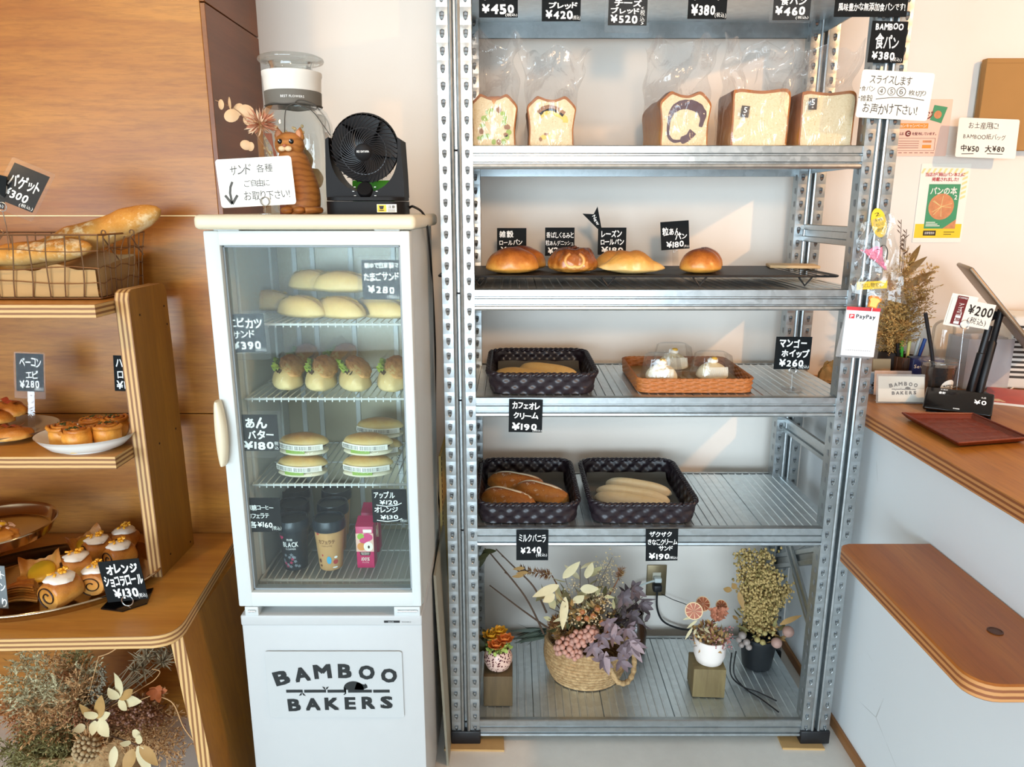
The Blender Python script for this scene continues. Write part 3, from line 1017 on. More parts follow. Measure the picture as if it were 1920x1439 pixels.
def ring_holder(label, foot, top, ring_r=0.009, base=(0.022, 0.002), base_mat=None, group=None, cat='card holder'):
    """Wire card holder: a loop on a stem rising from a small base; foot on the surface, top at the loop centre."""
    foot, top = Vector(foot), Vector(top)
    t = thing('card_holder', label, cat, foot, group=group)
    B().lathe([(base[0], 0), (base[0], base[1]), (base[0] * 0.9, base[1] + 0.0008)], 24).out('base', base_mat or ACRYLIC, t)
    d = top - foot
    b = B()
    b.tube([(0, 0, base[1]), d * 0.5, d - Vector((0, 0, ring_r))], 0.0009, 6)
    for dy in (-0.0022, 0.0006):
        b.tube([d + Vector((ring_r * math.cos(2 * PI * i / 24), dy, ring_r * math.sin(2 * PI * i / 24))) for i in range(24)], 0.0009, 6, closed=True)
    b.out('wire_loop', STEELWIRE, t)
    return t

# on the fridge glass (held against its inner face)
YG = FY0 + 0.0225
card('black egg sandwich price card, top right behind the fridge glass', (679, 488, 749, 562), YG,
     [('朝ゆで自家製マ', .08, .05, .99, .22), ('たまごサンド', .05, .30, .99, .54, {'bold': .03}), ('¥280', .14, .63, .86, .86, {'bold': .03}), (TAX, .66, .88, .98, .99, {'bold': 0})], sleeve=(7, 7, 0, 5))
card('sleeved black shrimp sandwich card, upper left behind the fridge glass', (428, 589, 497, 661), YG,
     [('エビカツ', .02, .09, .95, .38, {'bold': .03}), ('サンド', .10, .42, .72, .64, {'bold': .02}), ('¥390', .08, .70, .86, .93, {'bold': .03}), (TAX, .70, .88, .99, .99, {'bold': 0})], sleeve=(0, 5, 7, 14), roll=-1.5)
card('sleeved black price card for red bean butter buns, beside the fridge handle', (447, 778, 522, 846), YG,
     [('あん', .20, .07, .74, .38, {'bold': .03}), ('バター', .24, .42, .88, .68, {'bold': .03}), ('¥180', .12, .72, .86, .97, {'bold': .03}), ('税', .88, .74, .98, .84, {'bold': 0}), ('込', .88, .86, .98, .96, {'bold': 0})], sleeve=(0, 7, 6, 13))
card('black price card for chilled coffee cups, lower left behind the fridge glass', (461, 934, 527, 998), YG,
     [('・無糖コーヒー', .0, .20, .80, .37, {'bold': .01}), ('・カフェラテ', .0, .44, .66, .60, {'bold': .01}), ('各¥160', .08, .68, .74, .88), (TAX, .72, .82, .98, .96, {'bold': 0})])
card('black price card for apple and orange juice, lower right behind the fridge glass', (698, 918, 763, 980), YG,
     [('アップル', .06, .06, .66, .27), ('¥120', .22, .32, .74, .46), ('オレンジ', .06, .52, .74, .70), ('¥130', .22, .77, .74, .91), (TAX, .80, .90, .99, .99, {'bold': 0})],
     strokes=[([(.12, .47), (.4, .51), (.70, .48), (.85, .41)], .022), ([(.12, .93), (.4, .97), (.70, .94), (.85, .88)], .022)])

# hung along the top shelf's front beam
YT = RF - 0.012
GT = 'cards hanging from the top shelf'
card('black 450 yen card hanging furthest left from the top shelf', (898, -48, 971, 33), YT, [('¥450', .08, .69, .90, .93, {'bold': .035}), (TAX, .68, .90, .98, .99, {'bold': .005}), ('ブレッド', .1, .40, .95, .60)], group=GT)
card('black 420 yen bread card hanging second from left from the top shelf', (1016, -40, 1089, 40), YT, [('ブレッド', .18, .55, .92, .72, {'bold': .03}), ('¥420', .10, .74, .80, .96, {'bold': .03}), (TAX, .80, .86, .99, .98, {'bold': .0}), ('くるみ', .1, .30, .9, .48)], group=GT)
card('black 520 yen cheese bread card in a clear sleeve hanging from the top shelf', (1141, -30, 1214, 48), YT, [('チーズ', .15, .38, .85, .55, {'bold': .03}), ('ブレッド', .06, .56, .80, .73, {'bold': .03}), ('¥520', .06, .74, .76, .96, {'bold': .03}), ('(', .84, .55, .92, .60), ('税', .82, .62, .94, .76, {'bold': 0}), ('込', .82, .78, .94, .90, {'bold': 0}), (')', .84, .92, .92, .98)], sleeve=(6, 0, 4, 13), roll=0.5, group=GT)
card('black 380 yen card hanging above the bagged blueberry swirl loaf', (1291, -42, 1364, 36), YT, [('ブレッド', .1, .34, .9, .55), ('¥380', .08, .64, .70, .92, {'bold': .03}), (TAX, .70, .84, .99, .98, {'bold': 0})], roll=0.5, group=GT)
card('black 460 yen card in a clear sleeve hanging above the left square loaf', (1451, -40, 1521, 38), YT, [('食パン', .18, .44, .88, .64, {'bold': .025}), ('¥460', .06, .66, .86, .90, {'bold': .035}), (TAX, .62, .90, .96, .99, {'bold': .005})], sleeve=(6, 0, 5, 5), group=GT)
card('wide black message card topmost on the right post', (1567, -52, 1704, 32), RF - 0.022, [('風味豊かな無添加食パンです!', .05, .68, .97, .88, {'bold': .012})], name='message_card', cat='sign card')
card('black bread card reading 380 yen fixed to the right rack post', (1631, 40, 1698, 118), RF - 0.018,
     [('BAMBOO', .10, .04, .88, .22, {'bold': .03}), ('食パン', .14, .29, .80, .68, {'bold': .015}), ('¥380', .10, .73, .74, .94, {'bold': .03}), (TAX, .64, .86, .95, .98, {'bold': 0})], roll=1.5)
card('cream white slicing notice card fixed to the right rack post', (1610, 134, 1746, 224), RF - 0.022,
     [('スライスします', .12, .10, .70, .29, {'bold': -.004}), ('・食パン', .0, .33, .21, .45, {'bold': -.004}), ('・雑穀', .0, .52, .20, .66, {'bold': -.004}), ('④⑤⑥', .25, .32, .64, .52, {'bold': -.004}), ('枚切り', .68, .37, .92, .50, {'bold': -.004}), ('お声かけ下さい!', .08, .68, .84, .92, {'bold': -.002})],
     strokes=[([(.24, .60), (.45, .55), (.70, .535), (.91, .57)], .014)], mat=PAPERWHITE, ink=INK, r=0.006, name='notice_card', cat='sign card', roll=3.0)
card('white card about paper bags overlapping the large kraft bag', (1794, 222, 1908, 297), 2.165,
     [('お土産用に!', .17, .10, .66, .28, {'bold': -.004}), ('BAMBOO紙バッグ', .10, .39, .80, .54, {'bold': -.004}), ('中¥50', .08, .68, .38, .86), ('大¥80', .48, .68, .80, .86)],
     strokes=[([(.10, .92), (.30, .905)], .018), ([(.52, .895), (.78, .89)], .018)], mat=PAPERWHITE, ink=INK, r=0.005, name='notice_card', cat='sign card', roll=2.0, tilt=-6)

# standing behind the buns on the black cooling rack
TRZ = 1.295
def stand_card(label, rect, Y, lines, roll=0, base_z=TRZ, **kw):
    o = card(label, rect, Y, lines, roll=roll, tilt=-4, **kw)
    h = o.location.z - base_z
    b = B()
    b.box((0, 0.006, -h + 0.0015), (0.028, 0.022, 0.003), 0.001, 1)
    b.box((0, 0.003, -h * 0.5 - 0.008), (0.016, 0.002, h - 0.012), 0.0008, 1)
    b.out('clip_stand', CLEARPLASTIC, o)
    return o
stand_card('black price card behind the two multigrain rolls on the cooling rack', (932, 428, 987, 478), 1.99, [('雑穀', .08, .10, .56, .36), ('ロールパン', .08, .42, .86, .64), ('¥160', .12, .70, .8, .92)])
stand_card('black price card behind the glazed walnut bun on the cooling rack', (1022, 427, 1077, 480), 1.99, [('香ばしくるみと', .04, .16, .97, .38, {'bold': .005}), ('粒あんデニッシュ', .02, .44, .97, .64, {'bold': .005}), ('¥200', .10, .70, .8, .94)])
o = stand_card('black price card with a NEW pennant behind the raisin rolls', (1121, 427, 1174, 478), 1.99, [('レーズン', .12, .10, .84, .36), ('ロールパン', .10, .42, .92, .64), ('¥180', .12, .70, .9, .94)])
k = mpp(1140, 440, 1.99)
def off(px, py):
    return ((px - 1147.5) * k, (452.5 - py) * k)
b = B()
pn = [off(*p) for p in ((1120, 430), (1091, 402), (1112, 403), (1119, 389), (1127, 428))]
b.add([(p[0], -0.002, p[1]) for p in pn] + [(p[0], -0.001, p[1]) for p in pn], [(0, 1, 2, 3, 4), (9, 8, 7, 6, 5)] + [(i, (i + 1) % 5, 5 + (i + 1) % 5, 5 + i) for i in range(5)])
fl_ = b.out('pennant', CARDBLACK, o)
b = B()
T = Matrix.Translation((off(1116, 414)[0], -0.0026, off(1116, 414)[1])) @ Matrix.Rotation(R(58), 4, 'Y')
write(b, 'New', -0.014, -0.005, 0.014, 0.006, T=T, bold=0.01)
b.out('lettering', CHALK, fl_)
stand_card('tilted black 180 yen card behind the red bean bun on the cooling rack', (1239, 415, 1292, 468), 1.97, [('粒あん', .06, .20, .68, .50), ('パン', .50, .44, .92, .66), ('¥180', .18, .70, .80, .94), (TAX, .80, .86, .99, .97, {'bold': 0})], roll=-4)

# hanging from the lower beams
YL = RF - 0.0085
card('black card for coffee cream bread hanging below the upper dark basket', (954, 750, 1017, 811), YL, [('カフェオレ', .10, .06, .92, .30, {'bold': .03}), ('クリーム', .14, .38, .88, .60, {'bold': .03}), ('¥190', .10, .70, .84, .94, {'bold': .03}), (TAX, .72, .90, .99, .99, {'bold': 0})], roll=1)
card('black 240 yen card hanging below the basket of browned milk rolls', (968, 995, 1028, 1051), YL, [('ミルクバニラ', .08, .12, .92, .40, {'bold': .015}), ('¥240', .14, .54, .78, .78, {'bold': .03}), (TAX, .62, .76, .96, .90, {'bold': 0})])
card('black 190 yen card hanging below the basket of pale cream sticks', (1211, 993, 1271, 1052), YL, [('ザクザク', .10, .06, .80, .24, {'bold': .02}), ('きなこクリーム', .06, .30, .98, .50, {'bold': .015}), ('サンド', .40, .52, .84, .68, {'bold': .02}), ('¥190', .10, .74, .74, .96, {'bold': .03}), (TAX, .74, .86, .99, .96, {'bold': 0})], roll=-1.5)

# mango card on a wire holder
ft = at(1484, 731, Z=0.9995)
card('black mango cream bun card held in a wire loop beside the rattan tray', (1453, 632, 1520, 693), ft.y, [('マンゴー', .10, .08, .86, .34, {'bold': .035}), ('ホイップ', .18, .38, .96, .64, {'bold': .035}), ('¥260', .14, .68, .82, .92, {'bold': .03}), (TAX, .70, .86, .98, .98, {'bold': 0})], roll=0.5)
ring_holder('wire loop card holder on a clear round base beside the rattan tray', ft, at(1486, 695, Y=ft.y), base=(0.026, 0.002))

# left display stand
ZSTEP = 0.917
card('price card in a glossy clear sleeve tilted above the baguette basket', (12, 313, 76, 391), 1.56, [('バゲット', .08, .22, .92, .58, {'bold': .02, 'slant': -.1}), ('¥300', .06, .62, .76, .86, {'bold': .02}), (TAX, .60, .88, .98, .99, {'bold': 0})], roll=24, sleeve=(7, 8, 7, 16), tilt=-18, yaw=6)
o = card('dark price card corner at the far left above the baguettes', (-58, 322, 10, 386), 1.545, [('パン', .1, .2, .8, .5), (TAX, .62, .84, .98, .97, {'bold': 0})], roll=14)
p = at(5, 388, Y=1.545)
b = B()
q = p - o.location
Mi = Euler(o.rotation_euler).to_matrix().inverted()
pts = [(p + Vector((0.009 * math.cos(2 * PI * i / 24), -0.002, 0.009 * math.sin(2 * PI * i / 24)))) for i in range(24)]
t = thing('card_holder', 'thin wire card clip rising from the left end of the baguette basket', 'card holder', at(17, 470, Y=1.62))
b.tube([x for x in pts], 0.001, 6, closed=True)
b.tube([p + Vector((0, -0.002, -0.009)), at(12, 425, Y=1.56), at(17, 470, Y=1.62)], 0.001, 6)
b.out('wire_loop', STEELWIRE, t, world=True)
stand_card('black 280 yen bacon bread card in a clear sleeve on the grey plate', (33, 664, 79, 734), 1.715, [('ベーコン', .14, .10, .92, .36, {'bold': .02}), ('エピ', .36, .44, .80, .66, {'bold': .02}), ('¥280', .12, .70, .84, .92, {'bold': .02}), (TAX, .66, .88, .98, .98, {'bold': 0})], roll=5, yaw=12, sleeve=(3, 3, 3, 14), base_z=ZSTEP + 0.0065)
stand_card('black ham roll card partly hidden by the upright board of the stand', (214, 668, 268, 734), 1.735, [('ハム', .08, .10, .56, .34, {'bold': .02}), ('ロール', .12, .42, .80, .64, {'bold': .02}), ('¥130', .08, .70, .80, .94, {'bold': .02})], roll=2, base_z=ZSTEP)
fo = at(236, 1140, Z=TT + 0.0005)
card('black orange chocolate roll card standing by the oval metal tray', (192, 1051, 270, 1127), fo.y, [('オレンジ', .16, .08, .92, .34, {'bold': .035}), ('ショコラロール', .05, .36, .98, .64, {'bold': .03}), ('¥130', .20, .68, .80, .94, {'bold': .03}), (TAX, .78, .84, .99, .97, {'bold': 0})], roll=-6, loc=at(231, 1089, Y=fo.y - 0.012))
t = thing('card_holder', 'black plastic card holder with a wire loop on the tabletop', 'card holder', fo)
b = B()
pl = [at(*q, Z=TT + 0.001) for q in ((189, 1143), (208, 1124), (288, 1104), (276, 1133), (230, 1148))]
b.prism([(q.x - fo.x, q.y - fo.y) for q in pl], 0.0, 0.003, 2)
b.out('base', BLACKGLOSS, t)
rc = at(239, 1127, Y=fo.y - 0.014) - fo
b = B()
b.tube([rc + Vector((0.0125 * math.cos(2 * PI * i / 24), 0, 0.0125 * math.sin(2 * PI * i / 24))) for i in range(24)], 0.0012, 6, closed=True)
b.tube([rc - Vector((0, 0, 0.0125)), Vector((rc.x, rc.y * 0.4, 0.002))], 0.0012, 6)
b.out('wire_loop', STEELWIRE, t)
card('grey sleeve card cut by the left edge in front of the oval tray', (-56, 1060, 12, 1140), at(10, 1150, Z=TT).y, [('ポテト', .5, .08, .98, .30, {'bold': .01}), ('パイン', .5, .38, .98, .6, {'bold': .01}), ('り', .84, .75, .98, .97)], mat=plain('grey_card', '6f7678', 0.5), roll=4)

# white sandwich notice on the fridge top
fs_ = at(497, 396, Y=1.50)
fs_.z = 1.4407
card('white sandwich notice card with a down arrow on the fridge top', (409, 296, 551, 387), 1.50,
     [('サンド', .18, .12, .46, .34, {'bold': .0, 'slant': .15}), ('各種', .53, .14, .74, .31, {'bold': -.002}), ('ご自由に', .34, .44, .68, .60, {'bold': -.002}), ('お取り下さい!', .32, .68, .93, .88, {'bold': -.002})],
     strokes=[([(.19, .47), (.155, .58), (.14, .70), (.15, .90)], .05), ([(.07, .74), (.15, .93)], .055), ([(.15, .93), (.235, .75)], .055)], mat=PAPERWHITE, ink=plain('grey_ink', '4b4640', 0.6), r=0.006, roll=-3, name='notice_card', cat='sign card')
ring_holder('thin wire loop holding the white sandwich notice on the fridge', fs_, at(497, 378, Y=1.497), ring_r=0.0085, base=(0.012, 0.0012))
# ---------------------------------------------------------------- baked goods: shapes and skins
def nz(p, s, seed=0):
    return noise.noise(Vector((p[0] * s + seed * 13.7, p[1] * s - seed * 7.1, p[2] * s + seed * 3.3)))

def bun(L, W, H, seed=0, lump=0.05, ls=2.0, flat=0.28, px=1.0, ends=1.0, sub=4, extra=None, arch=0.0):
    """A baked roll lying along x on z = 0: rounded top, flattened underside."""
    def fn(p):
        q = Vector((math.copysign(abs(p.x) ** px, p.x), p.y, p.z))
        k = 1 - (1 - ends) * abs(q.x) ** 2
        z = q.z if q.z > 0 else q.z * flat
        r = 1 + lump * nz(p, ls, seed) + lump * 0.4 * nz(p, ls * 3, seed + 5)
        v = Vector((q.x * L / 2 * r, q.y * W / 2 * r * k, (z * r * k + flat) * H / (1 + flat)))
        v.y += arch * L * (q.x * q.x)
        if extra:
            v = extra(p, v)
        return v
    return B().blob(fn, sub)

GOLD = crust('golden_crust', 'e9b863', 'c47a2c', '8a4213', 0.05, 0.95, 0.4)
BROWN = crust('browned_crust', 'e6a84e', 'bd6d28', '74310f', 0.08, 0.98, 0.30, amt=0.7, bump=0.14, spec=0.5)
PALEBUN = crust('pale_soft_crust', 'eed9a0', 'e6c888', 'd8b06a', 0.1, 1.0, 0.55, amt=0.5, bump=0.1)
WHITEBUN = crust('white_floury_crust', 'f5ecd0', 'f2e6c4', 'e8d2a0', 0.2, 1.1, 0.7, amt=0.5, bump=0.12)
BAGUETTE = crust('baguette_crust', 'e0b470', 'cd8f42', 'ad6a28', -0.1, 1.1, 0.8, ns=5, amt=1.0, bump=0.5, spec=0.15, flour=('ebd3a6', 26, 0.53))
PASTRY = crust('flaky_pastry', 'f0c070', 'd8913c', 'a5591f', -0.1, 1.1, 0.35, amt=0.7, bump=0.35, spec=0.5)
CRUMB = Mat('bread_crumb', 0.85)
_c = CRUMB.co()
_v = CRUMB.noise(_c, 240, 4, 0.7)
CRUMB.color(CRUMB.ramp(_v, [(0.28, 'bd9d6a'), (0.40, 'dfc89d'), (0.7, 'ead8b6')]))
CRUMB.bump(_v, 0.35, 0.002)
CRUMB = CRUMB.m
LOAFCRUST = crust('loaf_crust', 'd99b4e', 'b8722f', '7a3c14', 0.0, 1.0, 0.5, amt=0.5, bump=0.15)
SUGAR = plain('white_icing', 'f7f1e6', 0.35, var=0.02)
ZEST = plain('candied_orange_peel', 'f0a92c', 0.35, var=0.2, vs=90)
CHOC = plain('chocolate', '32180c', 0.4, var=0.1)
CUSTARD = plain('custard', 'e8b82e', 0.3, var=0.08)
HERB = plain('green_herbs', '3e4a1d', 0.8, var=0.3, vs=200)
HAM = plain('bacon', 'a8452d', 0.35, var=0.2, vs=60)

# ---------------------------------------------------------------- baguette basket on the top step
ZS1, ZS2 = 1.255, 0.917
bx1 = -0.908
by0, by1 = 1.606, 1.79
bt = thing('wire_basket', 'brown wire basket holding baguettes on the top step of the wooden stand', 'basket', (-1.2, 1.70, ZS1))
b = B()
zt_, zb_ = ZS1 + 0.142, ZS1 + 0.004
bx0 = -1.62
def tp(x, y, z):
    """slight flare upwards"""
    k = (z - zb_) / (zt_ - zb_)
    return (x + (0.016 if x > -1.2 else -0.016) * k, y + (0.010 if y > 1.7 else -0.010) * k, z)
for z, r in ((zt_, 0.0024), (zb_, 0.002), (zb_ + 0.036, 0.0012), (zb_ + 0.066, 0.0012), (zb_ + 0.105, 0.0012)):
    lp = []
    for (xa, ya), (xb, yb) in (((bx0, by0), (bx1, by0)), ((bx1, by0), (bx1, by1)), ((bx1, by1), (bx0, by1)), ((bx0, by1), (bx0, by0))):
        for i in range(12):
            wob = 0.004 * math.sin(i * 1.3 + z * 90) * (1 if zb_ + 0.02 < z < zt_ - 0.01 else 0)
            q = tp(xa + (xb - xa) * i / 12, ya + (yb - ya) * i / 12, z)
            lp.append((q[0], q[1], q[2] + wob))
    b.tube(lp, r, 6, closed=True)
for i in range(20):
    x = bx0 + (bx1 - bx0) * i / 19
    for yy in (by0, by1):
        q = [tp(x + 0.003 * math.sin(i * 2.1 + k), yy, zb_ + (zt_ - zb_) * k / 4) for k in range(5)]
        b.tube(q, 0.0014, 6)
    b.tube([(x, by0, zb_), (x, by1, zb_)], 0.0014, 6)
for i in range(1, 8):
    y = by0 + (by1 - by0) * i / 8
    for xx in (bx1, bx0):
        b.tube([tp(xx, y + 0.003 * math.sin(i + k), zb_ + (zt_ - zb_) * k / 4) for k in range(5)], 0.0014, 6)
for i in range(1, 4):
    y = by0 + (by1 - by0) * i / 4
    b.tube([(bx0, y, zb_), (bx1, y, zb_)], 0.0014, 6)
b.out('wire_frame', WIRE, bt, world=True)
for (px_, py_), (qx, qy) in (((194, 437), (223, 487)), ((247, 436), (269, 478)), ((2, 437), (-14, 470))):
    b = B()
    p, q = at(px_, py_, Y=1.66 if px_ > 10 else 1.60), at(qx, qy, Y=1.70 if px_ > 10 else 1.60)
    b.tube([p + Vector((0.005 * math.cos(a), 0, 0.006 * math.sin(a))) for a in [R(200 - 35 * i) for i in range(9)]] + [p + Vector((-0.003, 0, -0.01)), q], 0.0016, 6)
    b.out('handle_hook', WIRE, bt, world=True)
# paper liner
b = B()
def liner(u, v):
    x = bx0 + 0.012 + (bx1 - bx0 - 0.018) * u
    s_ = v * 3
    wig = 0.006 * math.sin(u * 23) + 0.004 * math.sin(u * 51 + 1)
    if s_ < 1:
        return (x, by0 + 0.004 + 0.002 * math.sin(u * 30), zb_ + 0.002 + (0.073 + wig - 0.012 * u) * (1 - s_))
    if s_ < 2:
        return (x, by0 + 0.004 + (by1 - by0 - 0.01) * (s_ - 1), zb_ + 0.003)
    return (x + 0.003, by1 - 0.006, zb_ + 0.002 + (0.085 + wig) * (s_ - 2))
b.grid(liner, 50, 30)
b.grid(lambda u, v: (bx1 - 0.004 + 0.003 * math.sin(u * 9), by0 + 0.006 + (by1 - by0 - 0.012) * u, zb_ + 0.003 + (0.062 + 0.02 * u) * v), 12, 8)
pl_ = b.out('paper_liner', plain('parchment_paper', 'b58e5a', 0.75, var=0.04, vs=15), None, world=True, loc=(-1.2, 1.7, ZS1 + 0.005))
tag(pl_, 'beige parchment paper lining the wire baguette basket', 'paper')

def baguette(p, q, r, seed, label):
    p, q = Vector(p), Vector(q)
    d = q - p
    L = d.length
    b = B()
    def fn(u, v):
        x = (u - 0.5) * L
        e = 1 - abs(2 * u - 1) ** 5.0
        rr = r * max(0.0, e) ** 0.55 * (1 + 0.06 * math.sin(u * 21 + seed) + 0.05 * noise.noise(Vector((u * 6, seed, 0))))
        a = 2 * PI * v
        slash = 0.0
        s_ = math.cos(a - 1.2)
        if s_ > 0.3:
            slash = 0.10 * max(0, math.sin((u * 4.2 - v * 1.1) * 2 * PI)) ** 3 * s_
        rr *= 1 + slash
        return (x, rr * math.cos(a), rr * math.sin(a) * 0.86)
    b.grid(fn, 80, 28, cv=True)
    o = b.out('baguette', BAGUETTE, None, loc=(p + q) / 2, smooth=80)
    o.rotation_euler = d.to_track_quat('X', 'Z').to_euler()
    return tag(o, label, 'bread')
baguette(at(-120, 555, Y=1.665), at(302, 393, Y=1.735), 0.0395, 1, 'long floury baguette sticking out of the wire basket')
baguette(at(-70, 488, Y=1.662), at(172, 463, Y=1.648), 0.029, 4, 'shorter baguette lying along the front of the wire basket')

# ---------------------------------------------------------------- plates on the middle step
def plate(label, c, a, bb, h, m, rot=0, name='plate', cat='plate', base=0.55, lip=0.004):
    prof = [(base, 0.0), (base, 0.003), (0.75, 0.008), (0.92, h * 0.7), (1.0, h), (1.0 + lip, h), (0.97, h * 0.93), (0.88, h * 0.62), (0.72, 0.010), (base, 0.0062), (0.001, 0.006)]
    b = B()
    b.lathe([(r, z) for r, z in prof], 64, 0, cap=False, T=Matrix.Diagonal((a, bb, 1, 1)))
    b.lathe([(0.001, 0.001), (base, 0.001)], 64, 0, cap=False, T=Matrix.Diagonal((a, bb, 1, 1)))
    return tag(b.out(name, m, None, loc=c, rot=(0, 0, rot), smooth=60), label, cat)
WHITEDISH = plain('white_ceramic', 'f1efe9', 0.18, var=0.01)
GREYDISH = plain('taupe_ceramic', 'a3917c', 0.35, var=0.04)
pc = at(163, 826, Z=ZS2 + 0.018)
pc.z = ZS2
plate('white oval dish with five ham rolls on the middle step', pc, 0.108, 0.088, 0.036, WHITEDISH)
pg = at(6, 812, Z=ZS2 + 0.01)
pg.z = ZS2
plate('taupe plate of bacon buns cut by the left edge of the middle step', pg + Vector((0, 0.01, 0)), 0.115, 0.105, 0.022, GREYDISH)

def ham_roll(seed):
    b = B()
    n, tu = 90, 2.6
    H = 0.037
    def edge(t):
        a = t * tu * 2 * PI
        r = 0.005 + 0.0245 * t
        return a, r
    b.lathe([(0.024, 0), (0.028, 0.006), (0.029, 0.022), (0.027, 0.031), (0.020, 0.034), (0.001, 0.033)], 36, 0)
    for i, z in enumerate((0.0325,)):
        pts = [(r * math.cos(a), r * math.sin(a), z + 0.003 * (1 - t)) for t in [k / n for k in range(n + 1)] for a, r in [edge(t)]]
        b.tube(pts, [0.0038 + 0.0006 * math.sin(k * 0.7 + seed) for k in range(n + 1)], 8, 0, flat=0.9)
    b.v = [tuple(Vector(p) * (1 + 0.06 * nz(Vector(p) * 60, 1, seed))) for p in b.v]
    return b
HAMROLL = crust('cheese_roll_crust', 'f0c46c', 'dd9436', 'a75a1c', -0.1, 1.25, 0.35, amt=0.9, bump=0.3)
hr = thing('ham_roll', 'ham roll nearest the front of the white dish', 'bread roll', (0, 0, 0), group='ham rolls on the white dish')
ham_roll(1).out('spiral_bun', HAMROLL, hr, smooth=60)
b = B()
for i in range(26):
    a, r = random.uniform(0, 2 * PI), random.uniform(0.0, 0.02)
    b.box((r * math.cos(a), r * math.sin(a), 0.0385), (random.uniform(0.002, 0.006), 0.0014, 0.001), rot=(0.2, 0.2, a * 3))
b.out('herb_topping', HERB, hr)
b = B()
b.tube([(0.010 * math.cos(a), 0.010 * math.sin(a), 0.0355) for a in [i * 0.5 for i in range(12)]], 0.0022, 6)
b.out('ham_slice', HAM, hr)
for i, (dx, dy, rz, lab) in enumerate(((0.004, -0.042, 0.2, 'ham roll nearest the front of the white dish'), (-0.043, -0.012, 1.4, 'ham roll at the left side of the white dish'), (0.051, -0.004, 2.6, 'ham roll at the right side of the white dish'), (-0.012, 0.045, 3.9, 'ham roll at the back left of the white dish'), (0.038, 0.050, 5.0, 'ham roll at the back right of the white dish'))):
    o = hr if i == 0 else again(hr, lab, (0, 0, 0))
    o.location = pc + Vector((dx, dy, 0.0085))
    o.rotation_euler = (0, 0, rz)
    o.scale = (1.06, 1.06, 1.4) if i != 3 else (0.98, 0.98, 1.35)
    o['label'] = lab

bb_ = bun(0.085, 0.066, 0.032, 3, 0.10, 2.2)
bo = thing('bacon_bun', 'bacon bun', 'bread roll', (0, 0, 0), group='bacon buns on the taupe plate')
bb_.out('bun_body', GOLD, bo, smooth=80)
b = B()
b.grid(lambda u, v: (0.050 * (u - 0.5), 0.016 * (v - 0.5) + 0.006 * math.sin(u * 9), 0.0325 + 0.003 * math.sin(u * 14)), 14, 4)
b.out('bacon_strip', HAM, bo)
for i, (q, Y, z, rz, lab) in enumerate((((18, 826), None, 0.0085, 0.3, 'bacon bun lying lowest at the front of the taupe plate'), ((-18, 815), None, 0.0085, 2.0, 'bacon bun at the far left edge behind the front one'), ((8, 806), None, 0.034, 0.9, 'bacon bun in the middle layer of the taupe plate'), ((28, 800), None, 0.046, -0.3, 'bacon bun on top of the pile on the taupe plate'))):
    o = bo if i == 0 else again(bo, lab, (0, 0, 0))
    p = at(q[0], q[1], Z=ZS2 + 0.01)
    o.location = (p.x, pg.y + (-0.045, 0.0, 0.0, 0.045)[i], ZS2 + z)
    o.rotation_euler = (0.15 * (i % 2), 0.12 * (i > 1), rz)
    o['label'] = lab

# ---------------------------------------------------------------- metal trays on the tabletop
def oval_tray(label, c, a, bb, h, rot):
    pr = [(0.001, 0.002), (0.86, 0.002), (0.90, 0.004), (0.965, h - 0.006), (0.985, h - 0.002), (1.0, h), (1.012, h - 0.002), (1.012, h - 0.0035), (0.985, h - 0.0045), (0.90, 0.0), (0.86, 0.0), (0.001, 0.0)]
    b = B().lathe(pr, 80, 0, cap=False, T=Matrix.Diagonal((a, bb, 1, 1)))
    return tag(b.out('serving_tray', STAINLESS, None, loc=c, rot=(0, 0, rot), smooth=50), label, 'tray')
tc_ = at(98, 1088, Z=TT + 0.012)
tc_.z = TT
oval_tray('large oval metal tray of pastries on the tabletop', tc_, 0.245, 0.178, 0.026, R(17))
rc_ = Vector((at(-14, 1003, Y=1.60).x, 1.60, 0.695))
b = B()
oval_tray('round metal tray raised at the back left of the tabletop', rc_, 0.136, 0.136, 0.030, 0)
b = B()
b.span((-1.425, 1.62, TT), (-1.315, 1.79, rc_.z), 0.003)
tag(b.out('wooden_riser', OAK_X, None, world=True, loc=(-1.37, 1.7, TT)), 'wooden block carrying the round metal tray at the left edge', 'block')

